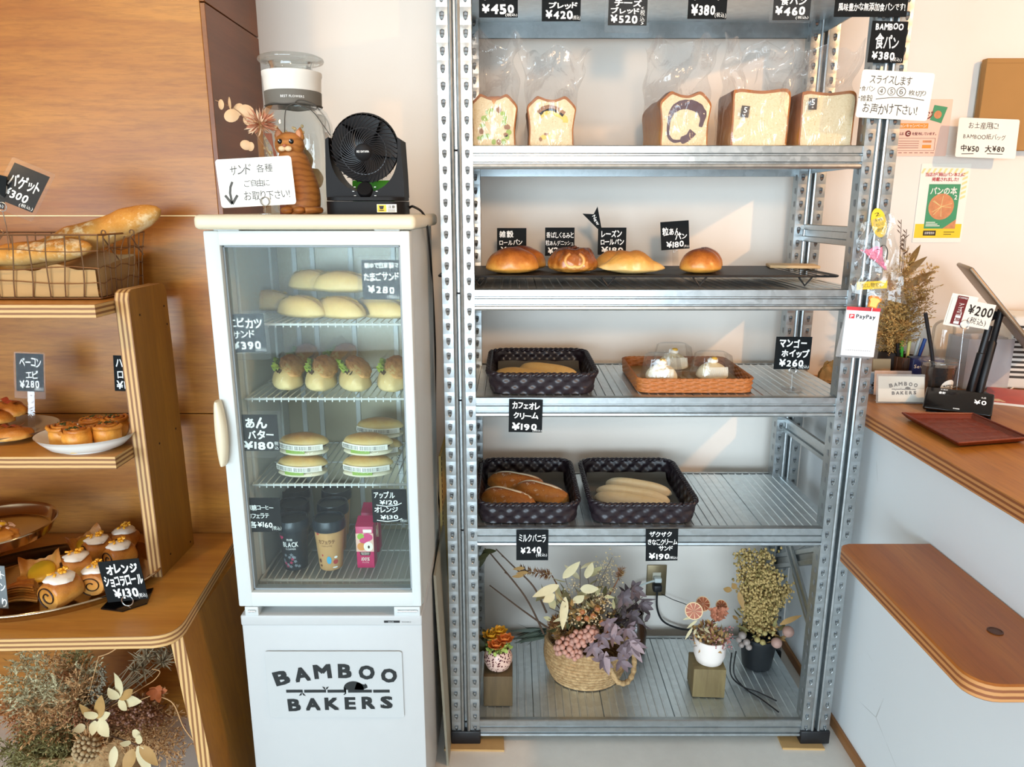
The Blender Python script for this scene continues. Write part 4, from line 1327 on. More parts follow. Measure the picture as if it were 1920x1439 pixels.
# orange chocolate rolls
def spiral_strip(b, w, turns, r1, t, mi, n=70):
    """A rolled sheet of dough seen end on; axis along y."""
    def fn(u, v):
        tt = int(round(u * n)) / n
        a = tt * turns * 2 * PI + 0.6
        r = 0.004 + (r1 - 0.004) * tt
        k = [0, 1, 2, 3][int(round(v * 3)) % 4]
        rr = r + (t if k in (1, 2) else 0)
        y = (-w / 2 if k in (0, 1) else w / 2)
        return (rr * math.cos(a), y, rr * math.sin(a))
    b.grid(fn, n, 3, mi)
def orange_roll():
    t = thing('orange_roll', 'orange chocolate roll', 'pastry', (0, 0, 0), group='iced orange chocolate rolls on the oval tray')
    b = B()
    R0, Wd = 0.030, 0.056
    def body(u, v):
        a = 2 * PI * v
        e = (2 * u - 1)
        rr = R0 * (1 - 0.16 * abs(e) ** 4) * (1 + 0.03 * math.sin(a * 3 + e * 2))
        return (rr * math.cos(a), e * Wd / 2, rr * math.sin(a) * 0.92 + R0 * 0.92)
    b.grid(body, 14, 32, 0, cv=True)
    for e in (0, 14):
        ring = [e * 32 + i for i in range(32)]
        b.f.append(tuple(ring))
        b.mi.append(0)
    b.out('dough', PASTRY, t, smooth=60)
    b = B()
    for sgn in (-1,):
        pts = []
        for i in range(60):
            k = i / 59
            a = k * 1.6 * 2 * PI + 0.8
            r = 0.005 + 0.019 * k
            pts.append((r * math.cos(a), sgn * (Wd / 2 + 0.0002), r * math.sin(a) * 0.92 + R0 * 0.92))
        b.tube(pts, 0.0026, 6, flat=0.5)
    b.out('chocolate_swirl', CHOC, t)
    b = B()
    b.blob(lambda p: Vector((p.x * 0.027 * (1 + 0.2 * nz(p, 2, 4)), p.y * 0.026 * (1 + 0.2 * nz(p, 2, 9)), R0 * 1.80 + (p.z * 0.008 if p.z > 0 else p.z * 0.006) - 9 * (p.x * 0.02) ** 2)), 3)
    b.out('icing', SUGAR, t, smooth=80)
    b = B()
    for i in range(16):
        a, r = random.uniform(0, 2 * PI), random.uniform(0, 0.016)
        b.box((r * math.cos(a), r * math.sin(a), R0 * 1.80 + 0.0095 + random.uniform(0, 0.005)), (random.uniform(0.005, 0.009), random.uniform(0.004, 0.007), 0.004), 0.001, 1, rot=(random.uniform(-.5, .5), random.uniform(-.5, .5), a))
    b.out('orange_peel', ZEST, t)
    return t
o0 = orange_roll()
for i, (px_, py_, rz, lab) in enumerate(((108, 1142, -20, 'iced orange roll nearest the front of the oval tray'), (174, 1118, 8, 'iced orange roll showing its chocolate swirl beside the price card'), (138, 1092, -50, 'iced orange roll in the middle of the oval tray behind the front one'), (177, 1058, -40, 'iced orange roll in the back row left of the chocolate end roll'), (229, 1040, 10, 'iced orange roll at the back right against the tray rim'), (219, 1070, -30, 'iced orange roll half hidden behind its own price card'))):
    o = o0 if i == 0 else again(o0, lab, (0, 0, 0))
    p = at(px_, py_, Z=TT + 0.003)
    o.location = p + Vector((0, 0.022, 0))
    o.rotation_euler = (0, 0, R(rz))
    o.scale = (1.2,) * 3 if i in (0,) else (1.06,) * 3
    o['label'] = lab

def danish():
    t = thing('custard_danish', 'custard danish', 'pastry', (0, 0, 0), group='custard danishes on the oval tray')
    b = B()
    def fold(u, v):
        # leaf of pastry bent upwards on two sides
        x, y = (u - 0.5) * 0.085, (v - 0.5) * 0.075
        z = 0.006 + 0.030 * abs(2 * u - 1) ** 2.2 * (0.7 + 0.3 * math.sin(v * 9)) + 0.012 * abs(2 * v - 1) ** 3
        return (x, y, z + 0.002 * math.sin(u * 30))
    b.grid(fold, 20, 20)
    b.grid(lambda u, v: (lambda p: (p[0] * 0.96, p[1] * 0.96, max(0.0, p[2] - 0.010) * 0.9))(fold(u, v)), 20, 20)
    b.out('pastry_shell', PASTRY, t, smooth=70)
    b = B()
    b.blob(lambda p: Vector((p.x * 0.030, p.y * 0.034, 0.013 + p.z * 0.010)), 3)
    b.out('custard_filling', CUSTARD, t, smooth=80)
    return t
d0 = danish()
for i, (px_, py_, rz, ry, lab) in enumerate(((72, 1096, 25, 0.35, 'custard danish left of the middle of the oval tray'), (160, 1046, 60, 0.3, 'custard danish at the back rim of the oval tray'))):
    o = d0 if i == 0 else again(d0, lab, (0, 0, 0))
    p = at(px_, py_, Z=TT + 0.004)
    o.location = p + Vector((0, 0.022, 0.012))
    o.rotation_euler = (0.42, -0.1, R(rz))
    o['label'] = lab
# folded flaky pastry at the front left
t = thing('flaky_pastry', 'fan shaped flaky pastry at the front left of the oval tray', 'pastry', at(34, 1128, Z=TT + 0.003) + Vector((0, 0.01, 0)), (0, 0, R(28)))
b = B()
for k in range(7):
    z = 0.004 + k * 0.0048
    b.grid(lambda u, v: ((u - 0.5) * 0.07 * (1 - 0.03 * k), (v - 0.5) * (0.026 + 0.05 * u) * (1 - 0.05 * k), z + 0.006 * math.sin(u * PI) + 0.0015 * math.sin(v * 12 + k)), 10, 8)
    b.grid(lambda u, v: ((u - 0.5) * 0.068 * (1 - 0.03 * k), (v - 0.5) * (0.024 + 0.05 * u) * (1 - 0.05 * k), z - 0.003 + 0.006 * math.sin(u * PI)), 10, 8)
b.out('layers', PASTRY, t, smooth=60)
b = B()
for k in range(4):
    b.tube([(-0.036 - 0.001 * k, -0.012, 0.008 + 0.007 * k), (-0.038, 0, 0.009 + 0.007 * k), (-0.036, 0.012, 0.008 + 0.007 * k)], 0.0026, 6)
b.out('folded_edge', crust('toasted_edge', 'c98a3c', '9c5420', '6a300f', 0, 1, 0.4), t)
# pie on the round tray
t = thing('fruit_danish', 'sugared fruit danish on the round metal tray', 'pastry', (rc_.x + 0.015, rc_.y - 0.03, rc_.z + 0.003))
b = bun(0.13, 0.085, 0.030, 8, 0.16, 3.0)
b.out('pastry_base', PASTRY, t, smooth=70)
b = B()
for i in range(16):
    a, r = random.uniform(0, 2 * PI), random.uniform(0, 0.03)
    b.sph((r * 1.3 * math.cos(a), r * 0.8 * math.sin(a), 0.028 + random.uniform(0, 0.004)), (0.011, 0.009, 0.005), 2, 0)
b.out('fruit_filling', CUSTARD, t, smooth=80)
b = B()
for i in range(40):
    a, r = random.uniform(0, 2 * PI), random.uniform(0.012, 0.048)
    b.box((r * 1.15 * math.cos(a), r * 0.8 * math.sin(a), 0.031 - r * 0.15 + 0.006), (0.008, 0.004, 0.002), rot=(random.random(), random.random(), a))
b.out('sugar_crumble', plain('sugared_crumble', 'cfa486', 0.6, var=0.2, vs=120), t)
# ---------------------------------------------------------------- inside the fridge
WRAP = film('sandwich_wrap', (1.0, 1.0, 0.995), 0.015, 0.10, bump=0.7, bs=45, haze=0.015, fk=0.15)
def wrapper(L, W, H, seed, k=1.10, tail=0.0):
    def ex(p, v):
        n = nz(p, 3.5, seed)
        v = Vector((v.x, v.y, v.z)) * (1 + 0.07 * n)
        if tail and p.z > 0.55:
            v.z += tail * (p.z - 0.55) * (1 + n)
            v.x *= 1 - 0.4 * (p.z - 0.55)
        v.z = max(v.z, 0.0003)
        return v
    return bun(L * k, W * k, H * k, seed, 0.03, 3, 0.28, sub=3, extra=ex)

# egg sandwich rolls on the top wire shelf
t0 = thing('egg_sandwich_roll', 'egg sandwich roll', 'sandwich', (0, 0, 0), group='wrapped egg rolls on the top fridge shelf')
def slit(p, v):
    if p.z > 0 and abs(p.y) < 0.22:
        v.z -= 0.010 * (1 - abs(p.y) / 0.22) * p.z
    return v
bun(0.135, 0.058, 0.050, 2, 0.05, 2.2, 0.3, extra=slit).out('bun', crust('egg_roll_crust', 'ecd08a', 'e6c170', 'd3a34e', 0.1, 1.0, 0.5, amt=0.5, bump=0.1), t0, smooth=80)
b = B()
b.grid(lambda u, v: (0.105 * (u - 0.5), 0.010 * (v - 0.5), 0.0455 + 0.003 * math.sin(u * 25) * math.sin(v * 9) - 0.007 * abs(2 * u - 1) ** 3), 24, 4)
b.out('egg_filling', plain('egg_salad', 'e9c24e', 0.5, var=0.2, vs=80), t0, smooth=80)
wrapper(0.135, 0.058, 0.050, 4).out('wrapper', WRAP, t0, smooth=80)
ZE = 1.2195
for i, (px_, Y, z, rz, lab) in enumerate(((498, 1.70, ZE, 8, 'wrapped egg roll at the back left of the top fridge shelf'), (566, 1.585, ZE, -28, 'wrapped egg roll at the front left of the top fridge shelf'), (637, 1.57, ZE, -28, 'wrapped egg roll in the middle front of the top fridge shelf'), (713, 1.575, ZE, -24, 'wrapped egg roll at the front right under the egg price card'), (590, 1.67, ZE + 0.049, -26, 'wrapped egg roll stacked on top at the left'), (643, 1.625, ZE + 0.050, -14, 'wrapped egg roll stacked on top beside the egg price card'))):
    o = t0 if i == 0 else again(t0, lab, (0, 0, 0))
    o.location = (at(px_, 580, Y=Y).x, Y, z)
    o.rotation_euler = (0, 0, R(rz))
    o['label'] = lab

# shrimp cutlet sandwiches on the second shelf
t0 = thing('cutlet_sandwich', 'cutlet sandwich', 'sandwich', (0, 0, 0), group='wrapped cutlet sandwiches on the second fridge shelf')
bun(0.070, 0.125, 0.058, 6, 0.06, 2.0, 0.35).out('bun', PALEBUN, t0, smooth=80)
b = B()
b.blob(lambda p: Vector((0.010 + p.x * 0.027, 0.004 + p.y * 0.056, 0.050 + p.z * 0.011 + p.y * 0.012 - p.x * 0.006)) + Vector((0, 0, 1)) * 0.004 * nz(p, 5, 2) + Vector((1, 0, 0)) * 0.003 * nz(p, 6, 5), 4)
b.out('cutlet', crust('fried_crumb', 'e6b574', 'd49a58', 'ad6c34', 0, 1.2, 0.6, amt=0.9, bump=0.8, spec=0.2), t0, smooth=70)
b = B()
for k in range(3):
    b.grid(lambda u, v: (-0.020 - 0.008 * v + 0.006 * math.sin(u * 20 + k), -0.030 + 0.030 * k + 0.034 * u, 0.046 + 0.010 * v + 0.005 * math.sin(u * 14 + v * 3)), 12, 5)
b.out('lettuce', plain('lettuce_green', '94a83c', 0.5, var=0.25, vs=60), t0, smooth=80)
b = B()
b.grid(lambda u, v: (-0.016 + 0.006 * math.sin(u * 11) - 0.006 * v, -0.058 + 0.10 * u, 0.050 + 0.004 * math.sin(u * 23) - 0.007 * v), 20, 3)
b.out('sauce', plain('dark_sauce', '3d2118', 0.35, var=0.2), t0, smooth=80)
wrapper(0.074, 0.130, 0.075, 8, 1.06, tail=0.03).out('wrapper', WRAP, t0, smooth=80)
for i, (px_, Y, z, rz, lab) in enumerate(((543, 1.60, 1.0575, 14, 'wrapped cutlet sandwich at the front left of the second fridge shelf'), (604, 1.59, 1.0575, 10, 'wrapped cutlet sandwich with green lettuce second from left at the front'), (667, 1.585, 1.0575, 20, 'wrapped cutlet sandwich third from left at the front'), (738, 1.585, 1.0575, 4, 'wrapped cutlet sandwich against the right side of the fridge'), (572, 1.735, 1.0575, 6, 'wrapped cutlet sandwich standing behind the front left pair'), (640, 1.74, 1.0575, -6, 'wrapped cutlet sandwich in the back row of the second fridge shelf'))):
    o = t0 if i == 0 else again(t0, lab, (0, 0, 0))
    x = at(px_, 740, Y=Y).x
    o.location = (min(x, -0.262), Y, z)
    o.rotation_euler = (0, 0, R(rz))
    o['label'] = lab

# red bean butter buns with barcode labels on the third shelf
t0 = thing('red_bean_bun', 'red bean bun', 'sandwich', (0, 0, 0), group='red bean butter buns on the third fridge shelf')
bun(0.112, 0.070, 0.020, 3, 0.04, 2, 0.6).out('lower_half', WHITEBUN, t0, smooth=80)
b = B()
b.blob(lambda p: Vector((p.x * 0.052, p.y * 0.032, 0.021 + p.z * 0.006)), 3)
b.out('bean_filling', plain('red_bean_paste', '4a231b', 0.5, var=0.2), t0, smooth=80)
b = bun(0.114, 0.072, 0.026, 5, 0.05, 2, 0.2)
b.v = [(x, y, z + 0.022) for x, y, z in b.v]
b.out('upper_half', crust('flat_bun_top', 'ecd8a0', 'e2bf78', 'c98f48', 0.1, 1.1, 0.5, amt=0.5), t0, smooth=80)
b = B()
def lab_(u, v):
    x = -0.052 + 0.104 * u
    return (x, -0.040 + 0.35 * (x * x) / 0.05 - 0.0015 * math.sin(v * PI), 0.0185 + 0.013 * v - 0.003 * (u - 0.5))
b.grid(lab_, 24, 2, 0)
nl = 46
rr = random.Random(5)
for i in range(nl):
    u = 0.02 + 0.94 * i / nl
    if 0.40 < u < 0.44:
        continue
    w_ = rr.choice((0.004, 0.008, 0.011))
    q = [lab_(u, 0.18), lab_(u + w_, 0.18), lab_(u + w_, 0.80), lab_(u, 0.80)]
    b.add([(p[0], p[1] - 0.0006, p[2]) for p in q], [(0, 1, 2, 3)], 1)
b.out('barcode_label', [PAPERWHITE, INK], t0)
b = B()
b.grid(lambda u, v: (-0.03 + 0.045 * u, -0.0385 + 0.35 * ((-0.03 + 0.045 * u) ** 2) / 0.05, 0.011 + 0.0075 * v), 10, 1)
b.out('green_label', plain('green_label', '8fae3e', 0.5), t0)
wrapper(0.114, 0.076, 0.046, 12, 1.08).out('wrapper', WRAP, t0, smooth=80)
ZR = 0.8605
for i, (px_, Y, z, rz, lab) in enumerate(((568, 1.57, ZR, -4, 'red bean butter bun at the bottom of the left stack'), (573, 1.575, ZR + 0.049, -5, 'red bean butter bun on top of the left stack'), (690, 1.57, ZR, 3, 'red bean butter bun at the bottom of the right stack'), (692, 1.575, ZR + 0.049, -6, 'red bean butter bun on top of the front right stack'), (716, 1.70, ZR + 0.049, -2, 'red bean butter bun on the stack farther back at the right'), (712, 1.70, ZR, -2, 'red bean butter bun under the one farther back at the right'))):
    o = t0 if i == 0 else again(t0, lab, (0, 0, 0))
    o.location = (min(at(px_, 880, Y=Y).x, -0.292), Y, z)
    o.rotation_euler = (0, 0, R(rz))
    o['label'] = lab

# chilled coffee cups
ZC = 0.6295
def cup(label, loc, kind, group):
    t = thing('coffee_cup', label, 'drink cup', loc, group=group)
    b = B()
    b.lathe([(0.0265, 0.0), (0.0270, 0.002), (0.0350, 0.104), (0.0356, 0.106), (0.001, 0.105)], 36, 0)
    b.out('cup_wall', CUPMAT[kind], t)
    b = B()
    b.lathe([(0.0372, 0.098), (0.0380, 0.100), (0.0382, 0.113), (0.0372, 0.116), (0.0372, 0.121), (0.0362, 0.124), (0.0330, 0.124), (0.0325, 0.119), (0.001, 0.119)], 36, 0)
    b.out('lid', LIDMAT, t)
    def surf(x, z, *a):
        r = 0.0272 + (0.0350 - 0.0272) * z / 0.104 + 0.0004 + (a[0] if a else 0)
        return (r * math.sin(x / r), -r * math.cos(x / r), z)
    b = B()
    if kind == 'black':
        write(b, '無糖', -0.008, 0.078, 0.006, 0.084, 0, 0.0, 0, surf=surf)
        write(b, 'BLACK', -0.018, 0.062, 0.018, 0.075, 0, 0.02, 0, surf=surf)
        write(b, 'COFFEE', -0.012, 0.055, 0.012, 0.059, 0, 0.0, 0, surf=surf)
        rr = random.Random(9)
        for i in range(16):
            x, z = rr.uniform(-0.02, 0.02), rr.uniform(0.008, 0.045)
            for k in range(5):
                a = k * 2 * PI / 5 + i
                q = [(x, z), (x + 0.003 * math.cos(a - .4), z + 0.003 * math.sin(a - .4)), (x + 0.0042 * math.cos(a), z + 0.0042 * math.sin(a)), (x + 0.003 * math.cos(a + .4), z + 0.003 * math.sin(a + .4))]
                b.add([surf(*p) for p in q], [(0, 1, 2, 3)], 1 if i % 4 else 2)
        hp = [(-0.022 + 0.006 * s_ * 0.0625 * 16 * math.sin(a) ** 3, 0.085 + 0.0055 * (13 * math.cos(a) - 5 * math.cos(2 * a) - 2 * math.cos(3 * a) - math.cos(4 * a)) / 16) for s_ in (1,) for a in [2 * PI * k / 24 for k in range(24)]]
        b.add([surf(*p) for p in hp], [tuple(range(24))], 2)
        b.out('print', [CHALK, plain('grey_print', '8d99a0', 0.6), plain('pink_print', 'c23a62', 0.6)], t)
    else:
        write(b, 'カフェラテ', -0.020, 0.070, 0.020, 0.080, 0, 0.01, 0, surf=surf)
        write(b, 'CAFE LATTE', -0.012, 0.063, 0.012, 0.066, 0, 0.0, 0, surf=surf)
        for x, z, sx, sz, mi in ((0.003, 0.028, 0.0055, 0.010, 1), (0.018, 0.022, 0.006, 0.006, 2), (-0.02, 0.024, 0.004, 0.005, 0), (0.019, 0.034, 0.004, 0.003, 3), (-0.012, 0.040, 0.002, 0.003, 2), (-0.018, 0.012, 0.003, 0.003, 0), (0.016, 0.008, 0.006, 0.002, 3), (-0.022, 0.094, 0.004, 0.003, 2)):
            q = [(x + sx * math.cos(a), z + sz * math.sin(a)) for a in [2 * PI * k / 16 for k in range(16)]]
            b.add([surf(*p) for p in q], [tuple(range(16))], mi)
        b.out('print', [plain('brown_print', '6b3d22', 0.6), plain('blue_print', '4aa3c4', 0.6), plain('rose_print', 'b4423c', 0.6), CHALK], t)
    return t
CUPMAT = {'black': plain('black_cup', '1d252b', 0.35, var=0.08), 'latte': plain('latte_cup', 'c79a66', 0.4, var=0.03)}
LIDMAT = plain('dark_lid', '1d2830', 0.3, var=0.08)
for px_, Y, kind, lab in ((557, 1.575, 'black', 'black coffee cup with white lettering at the front of the lowest fridge shelf'), (561, 1.665, 'black', 'black coffee cup directly behind the front black one'), (565, 1.755, 'black', 'black coffee cup at the back of the left row'),
                          (623, 1.575, 'latte', 'beige latte cup with a dark lid at the front of the lowest fridge shelf'), (632, 1.665, 'latte', 'beige latte cup behind the front latte cup'), (640, 1.755, 'latte', 'beige latte cup at the back of the latte row')):
    cup(lab, (at(px_, 1080, Y=Y).x, Y, ZC), kind, 'coffee cups on the lowest fridge shelf')
def carton(label, x, Y, kind):
    t = thing('juice_carton', label, 'juice carton', (x, Y, ZC), group='juice cartons on the lowest fridge shelf')
    w, d, h = 0.041, 0.036, 0.105
    b = B()
    b.box((0, 0, h / 2), (w, d, h), 0.0015, 2, 0)
    b.out('box', [CARTONPINK], t)
    b = B()
    y = -d / 2 - 0.0004
    def el(x, z, sx, sz, mi, n=20, yy=0.0):
        b.add([(x + sx * math.cos(2 * PI * k / n), y - yy, z + sz * math.sin(2 * PI * k / n)) for k in range(n)], [tuple(range(n))], mi)
    b.add([(-w / 2, y, 0.042), (w / 2, y, 0.042), (w / 2, y, 0.088), (-w / 2, y, 0.088)], [(0, 1, 2, 3)], 0)
    el(0.006, 0.078, 0.013, 0.010, 1, yy=0.0001)
    el(-0.009, 0.080, 0.008, 0.008, 2, yy=0.0002)
    el(-0.002, 0.070, 0.010, 0.007, 1, yy=0.0003)
    el(-0.008, 0.055, 0.010, 0.010, 3, yy=0.0003)
    el(0.008, 0.055, 0.011, 0.012, 4, yy=0.0004)
    el(0.009, 0.054, 0.0025, 0.004, 5, yy=0.0005)
    b.add([(-0.011, y - 0.0006, 0.033), (0.011, y - 0.0006, 0.033), (0.013, y - 0.0006, 0.041), (-0.013, y - 0.0006, 0.041)], [(0, 1, 2, 3)], 5)
    write(b, 'ORIGINAL', -0.010, 0.0375, 0.010, 0.0405, 4, 0.0, 0, y=y - 0.0008)
    write(b, 'FRUITS', -0.008, 0.034, 0.008, 0.037, 4, 0.0, 0, y=y - 0.0008)
    write(b, '100%', -0.010, 0.019, 0.010, 0.028, 4, 0.01, 0, y=y - 0.0003, slant=0.2)
    write(b, 'アップル', -0.008, 0.013, 0.008, 0.017, 4, 0.0, 0, y=y - 0.0003)
    b.add([(-0.003, y - 0.0005, 0.090), (0.017, y - 0.0005, 0.090), (0.017, y - 0.0005, 0.098), (-0.003, y - 0.0005, 0.098)], [(0, 1, 2, 3)], 4)
    b.out('picture_print', [plain('carton_peach', 'e7b8a4', 0.4), plain('carton_magenta', 'd13b74', 0.4), plain('carton_green', '93b53c', 0.4), plain('carton_orange', 'dd8d42', 0.4), plain('carton_cream', 'f6ecd8', 0.4), plain('carton_dark', '3c2a1c', 0.4)], t)
    b = B()
    b.add([(-w / 2, -d / 2, h), (w / 2, -d / 2, h), (w / 2, d / 2, h + 0.012), (-w / 2, d / 2, h + 0.012), (-w / 2, d / 2, h), (w / 2, d / 2, h)], [(0, 1, 2, 3), (0, 3, 4), (1, 5, 2), (4, 3, 2, 5)])
    b.out('folded_top', CARTONPINK, t, smooth=0)
CARTONPINK = plain('carton_pink', 'c2255c', 0.4, var=0.03)
carton('pink apple juice carton at the front right of the lowest fridge shelf', at(690, 1075, Y=1.58).x, 1.58, 0)
carton('pink apple juice carton behind the front one', at(700, 1060, Y=1.66).x, 1.66, 0)

# ---------------------------------------------------------------- on top of the fridge
ZT = 1.4405
# desk fan
fx = at(687, 390, Y=1.55).x
fan = thing('desk_fan', 'black desk fan with a round spiral grille on top of the fridge', 'fan', (fx, 1.58, ZT))
FB = plain('fan_black', '0e0c0d', 0.55, var=0.05, Specular_IOR_Level=0.22)
b = B()
prof = rrect(0.163, 0.115, 0.03, 6)
b.prism([(p[0], p[1]) for p in prof], 0.0, 0.026, 2)
b.prism([(p[0] * 0.99, p[1] * 0.99) for p in prof], 0.0275, 0.034, 2)
b.out('base', FB, fan)
b = B()
def cradle(u, v):
    a = PI * (u - 0.5) * 1.0
    x = 0.072 * math.sin(a) * (1.06 if abs(a) < 1.2 else 1.0)
    return x
ro, ri = [], []
for i in range(25):
    a = PI * (i / 24)
    ri.append((-0.0695 * math.cos(a), 0.132 - 0.088 * math.sin(a) ** 0.8))
outl = [(-0.076, 0.148), (-0.079, 0.08), (-0.080, 0.034), (0.080, 0.034), (0.079, 0.08), (0.076, 0.148)]
poly = outl + [(0.0695, 0.152)] + [(p[0], p[1]) for p in ri[::-1]] + [(-0.0695, 0.152)]
def earclip(poly):
    from mathutils.geometry import tessellate_polygon
    return tessellate_polygon([[Vector((p[0], p[1], 0)) for p in poly]])
n = len(poly)
vs = [(p[0], -0.036, p[1]) for p in poly] + [(p[0], 0.040, p[1]) for p in poly]
b.add(vs, [tuple(f) for f in earclip(poly)] + [tuple(i + n for i in f) for f in earclip(poly)] + [(i, (i + 1) % n, n + (i + 1) % n, n + i) for i in range(n)])
b.out('cradle', FB, fan)
hc = Vector((-0.001, -0.004, 0.134))
b = B()
tilt = Matrix.Translation(hc) @ Matrix.Rotation(R(12), 4, 'X') @ Matrix.Rotation(R(6), 4, 'Z')
RH = 0.0680
# rear bowl and front rim
b.grid(lambda u, v: tilt @ Vector((RH * math.sin(PI * (0.5 + 0.5 * u)) * math.cos(2 * PI * v), -RH * math.cos(PI * (0.5 + 0.5 * u)) * 0.95 + 0.006, RH * math.sin(PI * (0.5 + 0.5 * u)) * math.sin(2 * PI * v))), 14, 40, 0, cv=True)
b.grid(lambda u, v: tilt @ Vector((RH * (1 + 0.012 * math.sin(PI * u)) * math.cos(2 * PI * v), 0.008 - 0.024 * u, RH * (1 + 0.012 * math.sin(PI * u)) * math.sin(2 * PI * v))), 4, 40, 0, cv=True)
head = b.out('fan_head', FB, fan, smooth=60)
b = B()
for k in range(40):
    pts = []
    for i in range(12):
        t_ = i / 11
        r = 0.014 + (RH - 0.014) * t_
        a = 2 * PI * k / 40 + 1.15 * (1 - t_) ** 1.3
        y = -0.016 - 0.050 * math.sqrt(max(0, 1 - (r / (RH * 1.02)) ** 2))
        pts.append(tilt @ Vector((r * math.cos(a), y, r * math.sin(a))))
    b.tube(pts, 0.00085, 5)
for r in (0.045,):
    b.tube([tilt @ Vector((r * math.cos(2 * PI * i / 40), -0.0155 - 0.050 * math.sqrt(1 - (r / (RH * 1.02)) ** 2), r * math.sin(2 * PI * i / 40))) for i in range(40)], 0.0008, 5, closed=True)
b.out('spiral_grille', plain('grille_black', '242326', 0.3, var=0.05), head)
b = B()
b.lathe([(0.0165, 0), (0.0165, 0.004), (0.014, 0.006), (0.001, 0.0065)], 30, 0, T=tilt @ Matrix.Translation((0, -0.064, 0)) @ Matrix.Rotation(R(90), 4, 'X'))
T2 = tilt @ Matrix.Translation((0, -0.0712, 0))
write(b, 'IRIS OHYAMA', -0.012, 0.0, 0.012, 0.0042, 1, 0.02, 0, T=T2)
b.out('hub_badge', [FB, CHALK], head)
b = B()
for k in range(5):
    a0 = 2 * PI * k / 5
    def blade(u, v):
        r = 0.014 + 0.052 * u
        a = a0 + (v - 0.5) * (0.8 + 0.5 * u) + 0.4 * u
        return tilt @ Vector((r * math.cos(a), -0.022 + 0.018 * (v - 0.5), r * math.sin(a)))
    b.grid(blade, 8, 6)
b.out('fan_blades', plain('blade_dark', '1b1a1b', 0.5, var=0.05, Specular_IOR_Level=0.3), head)
b = B()
b.lathe([(0.016, 0), (0.016, 0.010), (0.0145, 0.012), (0.001, 0.012)], 28, 0, T=Matrix.Translation((0.0, -0.030, 0.046)) @ Matrix.Rotation(R(62), 4, 'X'))
b.out('control_knob', FB, fan)
b = B()
for i in range(9):
    a = R(-210 + 30 * i)
    b.box((0.024 * math.cos(a), -0.0368, 0.046 + 0.017 * math.sin(a)), (0.004, 0.0005, 0.0012))
b.out('dial_print', CHALK, fan)
b = B()
b.span((0.027, -0.0585, 0.004), (0.067, -0.0578, 0.020), 0, 1, 0)
b.span((0.028, -0.0590, 0.005), (0.046, -0.0584, 0.019), 0, 1, 1)
write(b, '！', 0.031, 0.007, 0.042, 0.017, 2, 0.01, 0, y=-0.0594)
write(b, '注意', 0.049, 0.012, 0.064, 0.018, 2, 0.01, 0, y=-0.0590)
for i in range(3):
    stroke(b, [(0.049, 0.010 - 0.002 * i), (0.064, 0.010 - 0.002 * i)], 0.0006, y=-0.0590, mi=2)
b.out('warning_label', [PAPERWHITE, plain('label_yellow', 'f2c91c', 0.5), INK], fan)
gb = tag(B().box((0, 0, 0.036), (0.088, 0.03, 0.072), 0.003).out('tissue_box', plain('bright_green', '55b61e', 0.5), None, loc=(fx - 0.006, 1.672, ZT)), 'small bright green box seen through the gap under the fan head', 'box')
# power cord down the fridge side
pts = [(fx + 0.078, 1.62, ZT + 0.012), at(776, 388, Y=1.60), at(797, 408, Y=1.63), at(806, 470, Y=1.75), at(812, 560, Y=1.90), at(816, 660, Y=1.95), at(816, 780, Y=1.96), at(818, 900, Y=1.97), at(833, 1010, Y=1.95), at(838, 1100, Y=1.93), at(834, 1190, Y=1.92)]
B().tube(spline(pts, 8), 0.0026, 8).out('power_cord', CORD, fan, world=True)

# glass jar with dried flowers
jc = at(561, 387, Y=1.69)
jx = jc.x
JS = 1.075
jar = thing('glass_jar', 'large lidded glass jar of white dried flowers on the fridge', 'jar', (jx, 1.70, ZT))
pr = [(0.076, 0.0), (0.081, 0.004), (0.083, 0.02), (0.083, 0.15), (0.080, 0.180), (0.070, 0.202), (0.058, 0.213), (0.056, 0.225), (0.057, 0.265), (0.061, 0.270)]
b = B().lathe(pr, 48, 0, cap=False)
b.lathe([(0.001, 0.003), (0.076, 0.003)], 48, 0, cap=False)
b.out('glass_body', JARGLASS, jar, smooth=60)
b = B()
b.lathe([(0.0585, 0.238), (0.0605, 0.243), (0.062, 0.268), (0.064, 0.272), (0.064, 0.278), (0.050, 0.280), (0.001, 0.280)], 48, 0)
b.out('stopper', plain('white_stopper', 'e9e6dd', 0.3), jar, smooth=50)
b = B()
b.lathe([(0.001, 0.296), (0.062, 0.296), (0.068, 0.298), (0.070, 0.302), (0.068, 0.306), (0.060, 0.309), (0.001, 0.310)], 48, 0, cap=False)
b.lathe([(0.048, 0.280), (0.044, 0.288), (0.048, 0.297)], 48, 0, cap=False)
b.out('glass_lid', JARGLASS, jar, smooth=60)
b = B()
b.lathe([(0.0578, 0.213), (0.0600, 0.214), (0.0612, 0.240), (0.0595, 0.241)], 48, 0, cap=False)
def js(x, z, *a):
    r = 0.0617 + (a[0] if a else 0)
    return (r * math.sin(x / r), -r * math.cos(x / r), z)
write(b, 'BEST FLOWERS', -0.010, 0.2245, 0.040, 0.2290, 1, 0.01, 0, surf=js)
b.out('ribbon_band', [plain('grey_ribbon', '6d685f', 0.7, var=0.05), CHALK], jar)
b = B()
b.tube([(0.0612 * math.cos(2 * PI * i / 40), 0.0612 * math.sin(2 * PI * i / 40), 0.2135 + 0.001 * math.sin(i)) for i in range(40)], 0.0011, 6, closed=True)
b.tube(spline([(0.018, -0.060, 0.213), (0.004, -0.066, 0.205), (0.002, -0.082, 0.18), (0.0, -0.087, 0.12)], 6), 0.001, 6)
b.tube(spline([(0.018, -0.060, 0.213), (0.03, -0.058, 0.220), (0.055, -0.045, 0.214), (0.060, -0.04, 0.205), (0.045, -0.05, 0.207), (0.02, -0.060, 0.213)], 6), 0.001, 6)
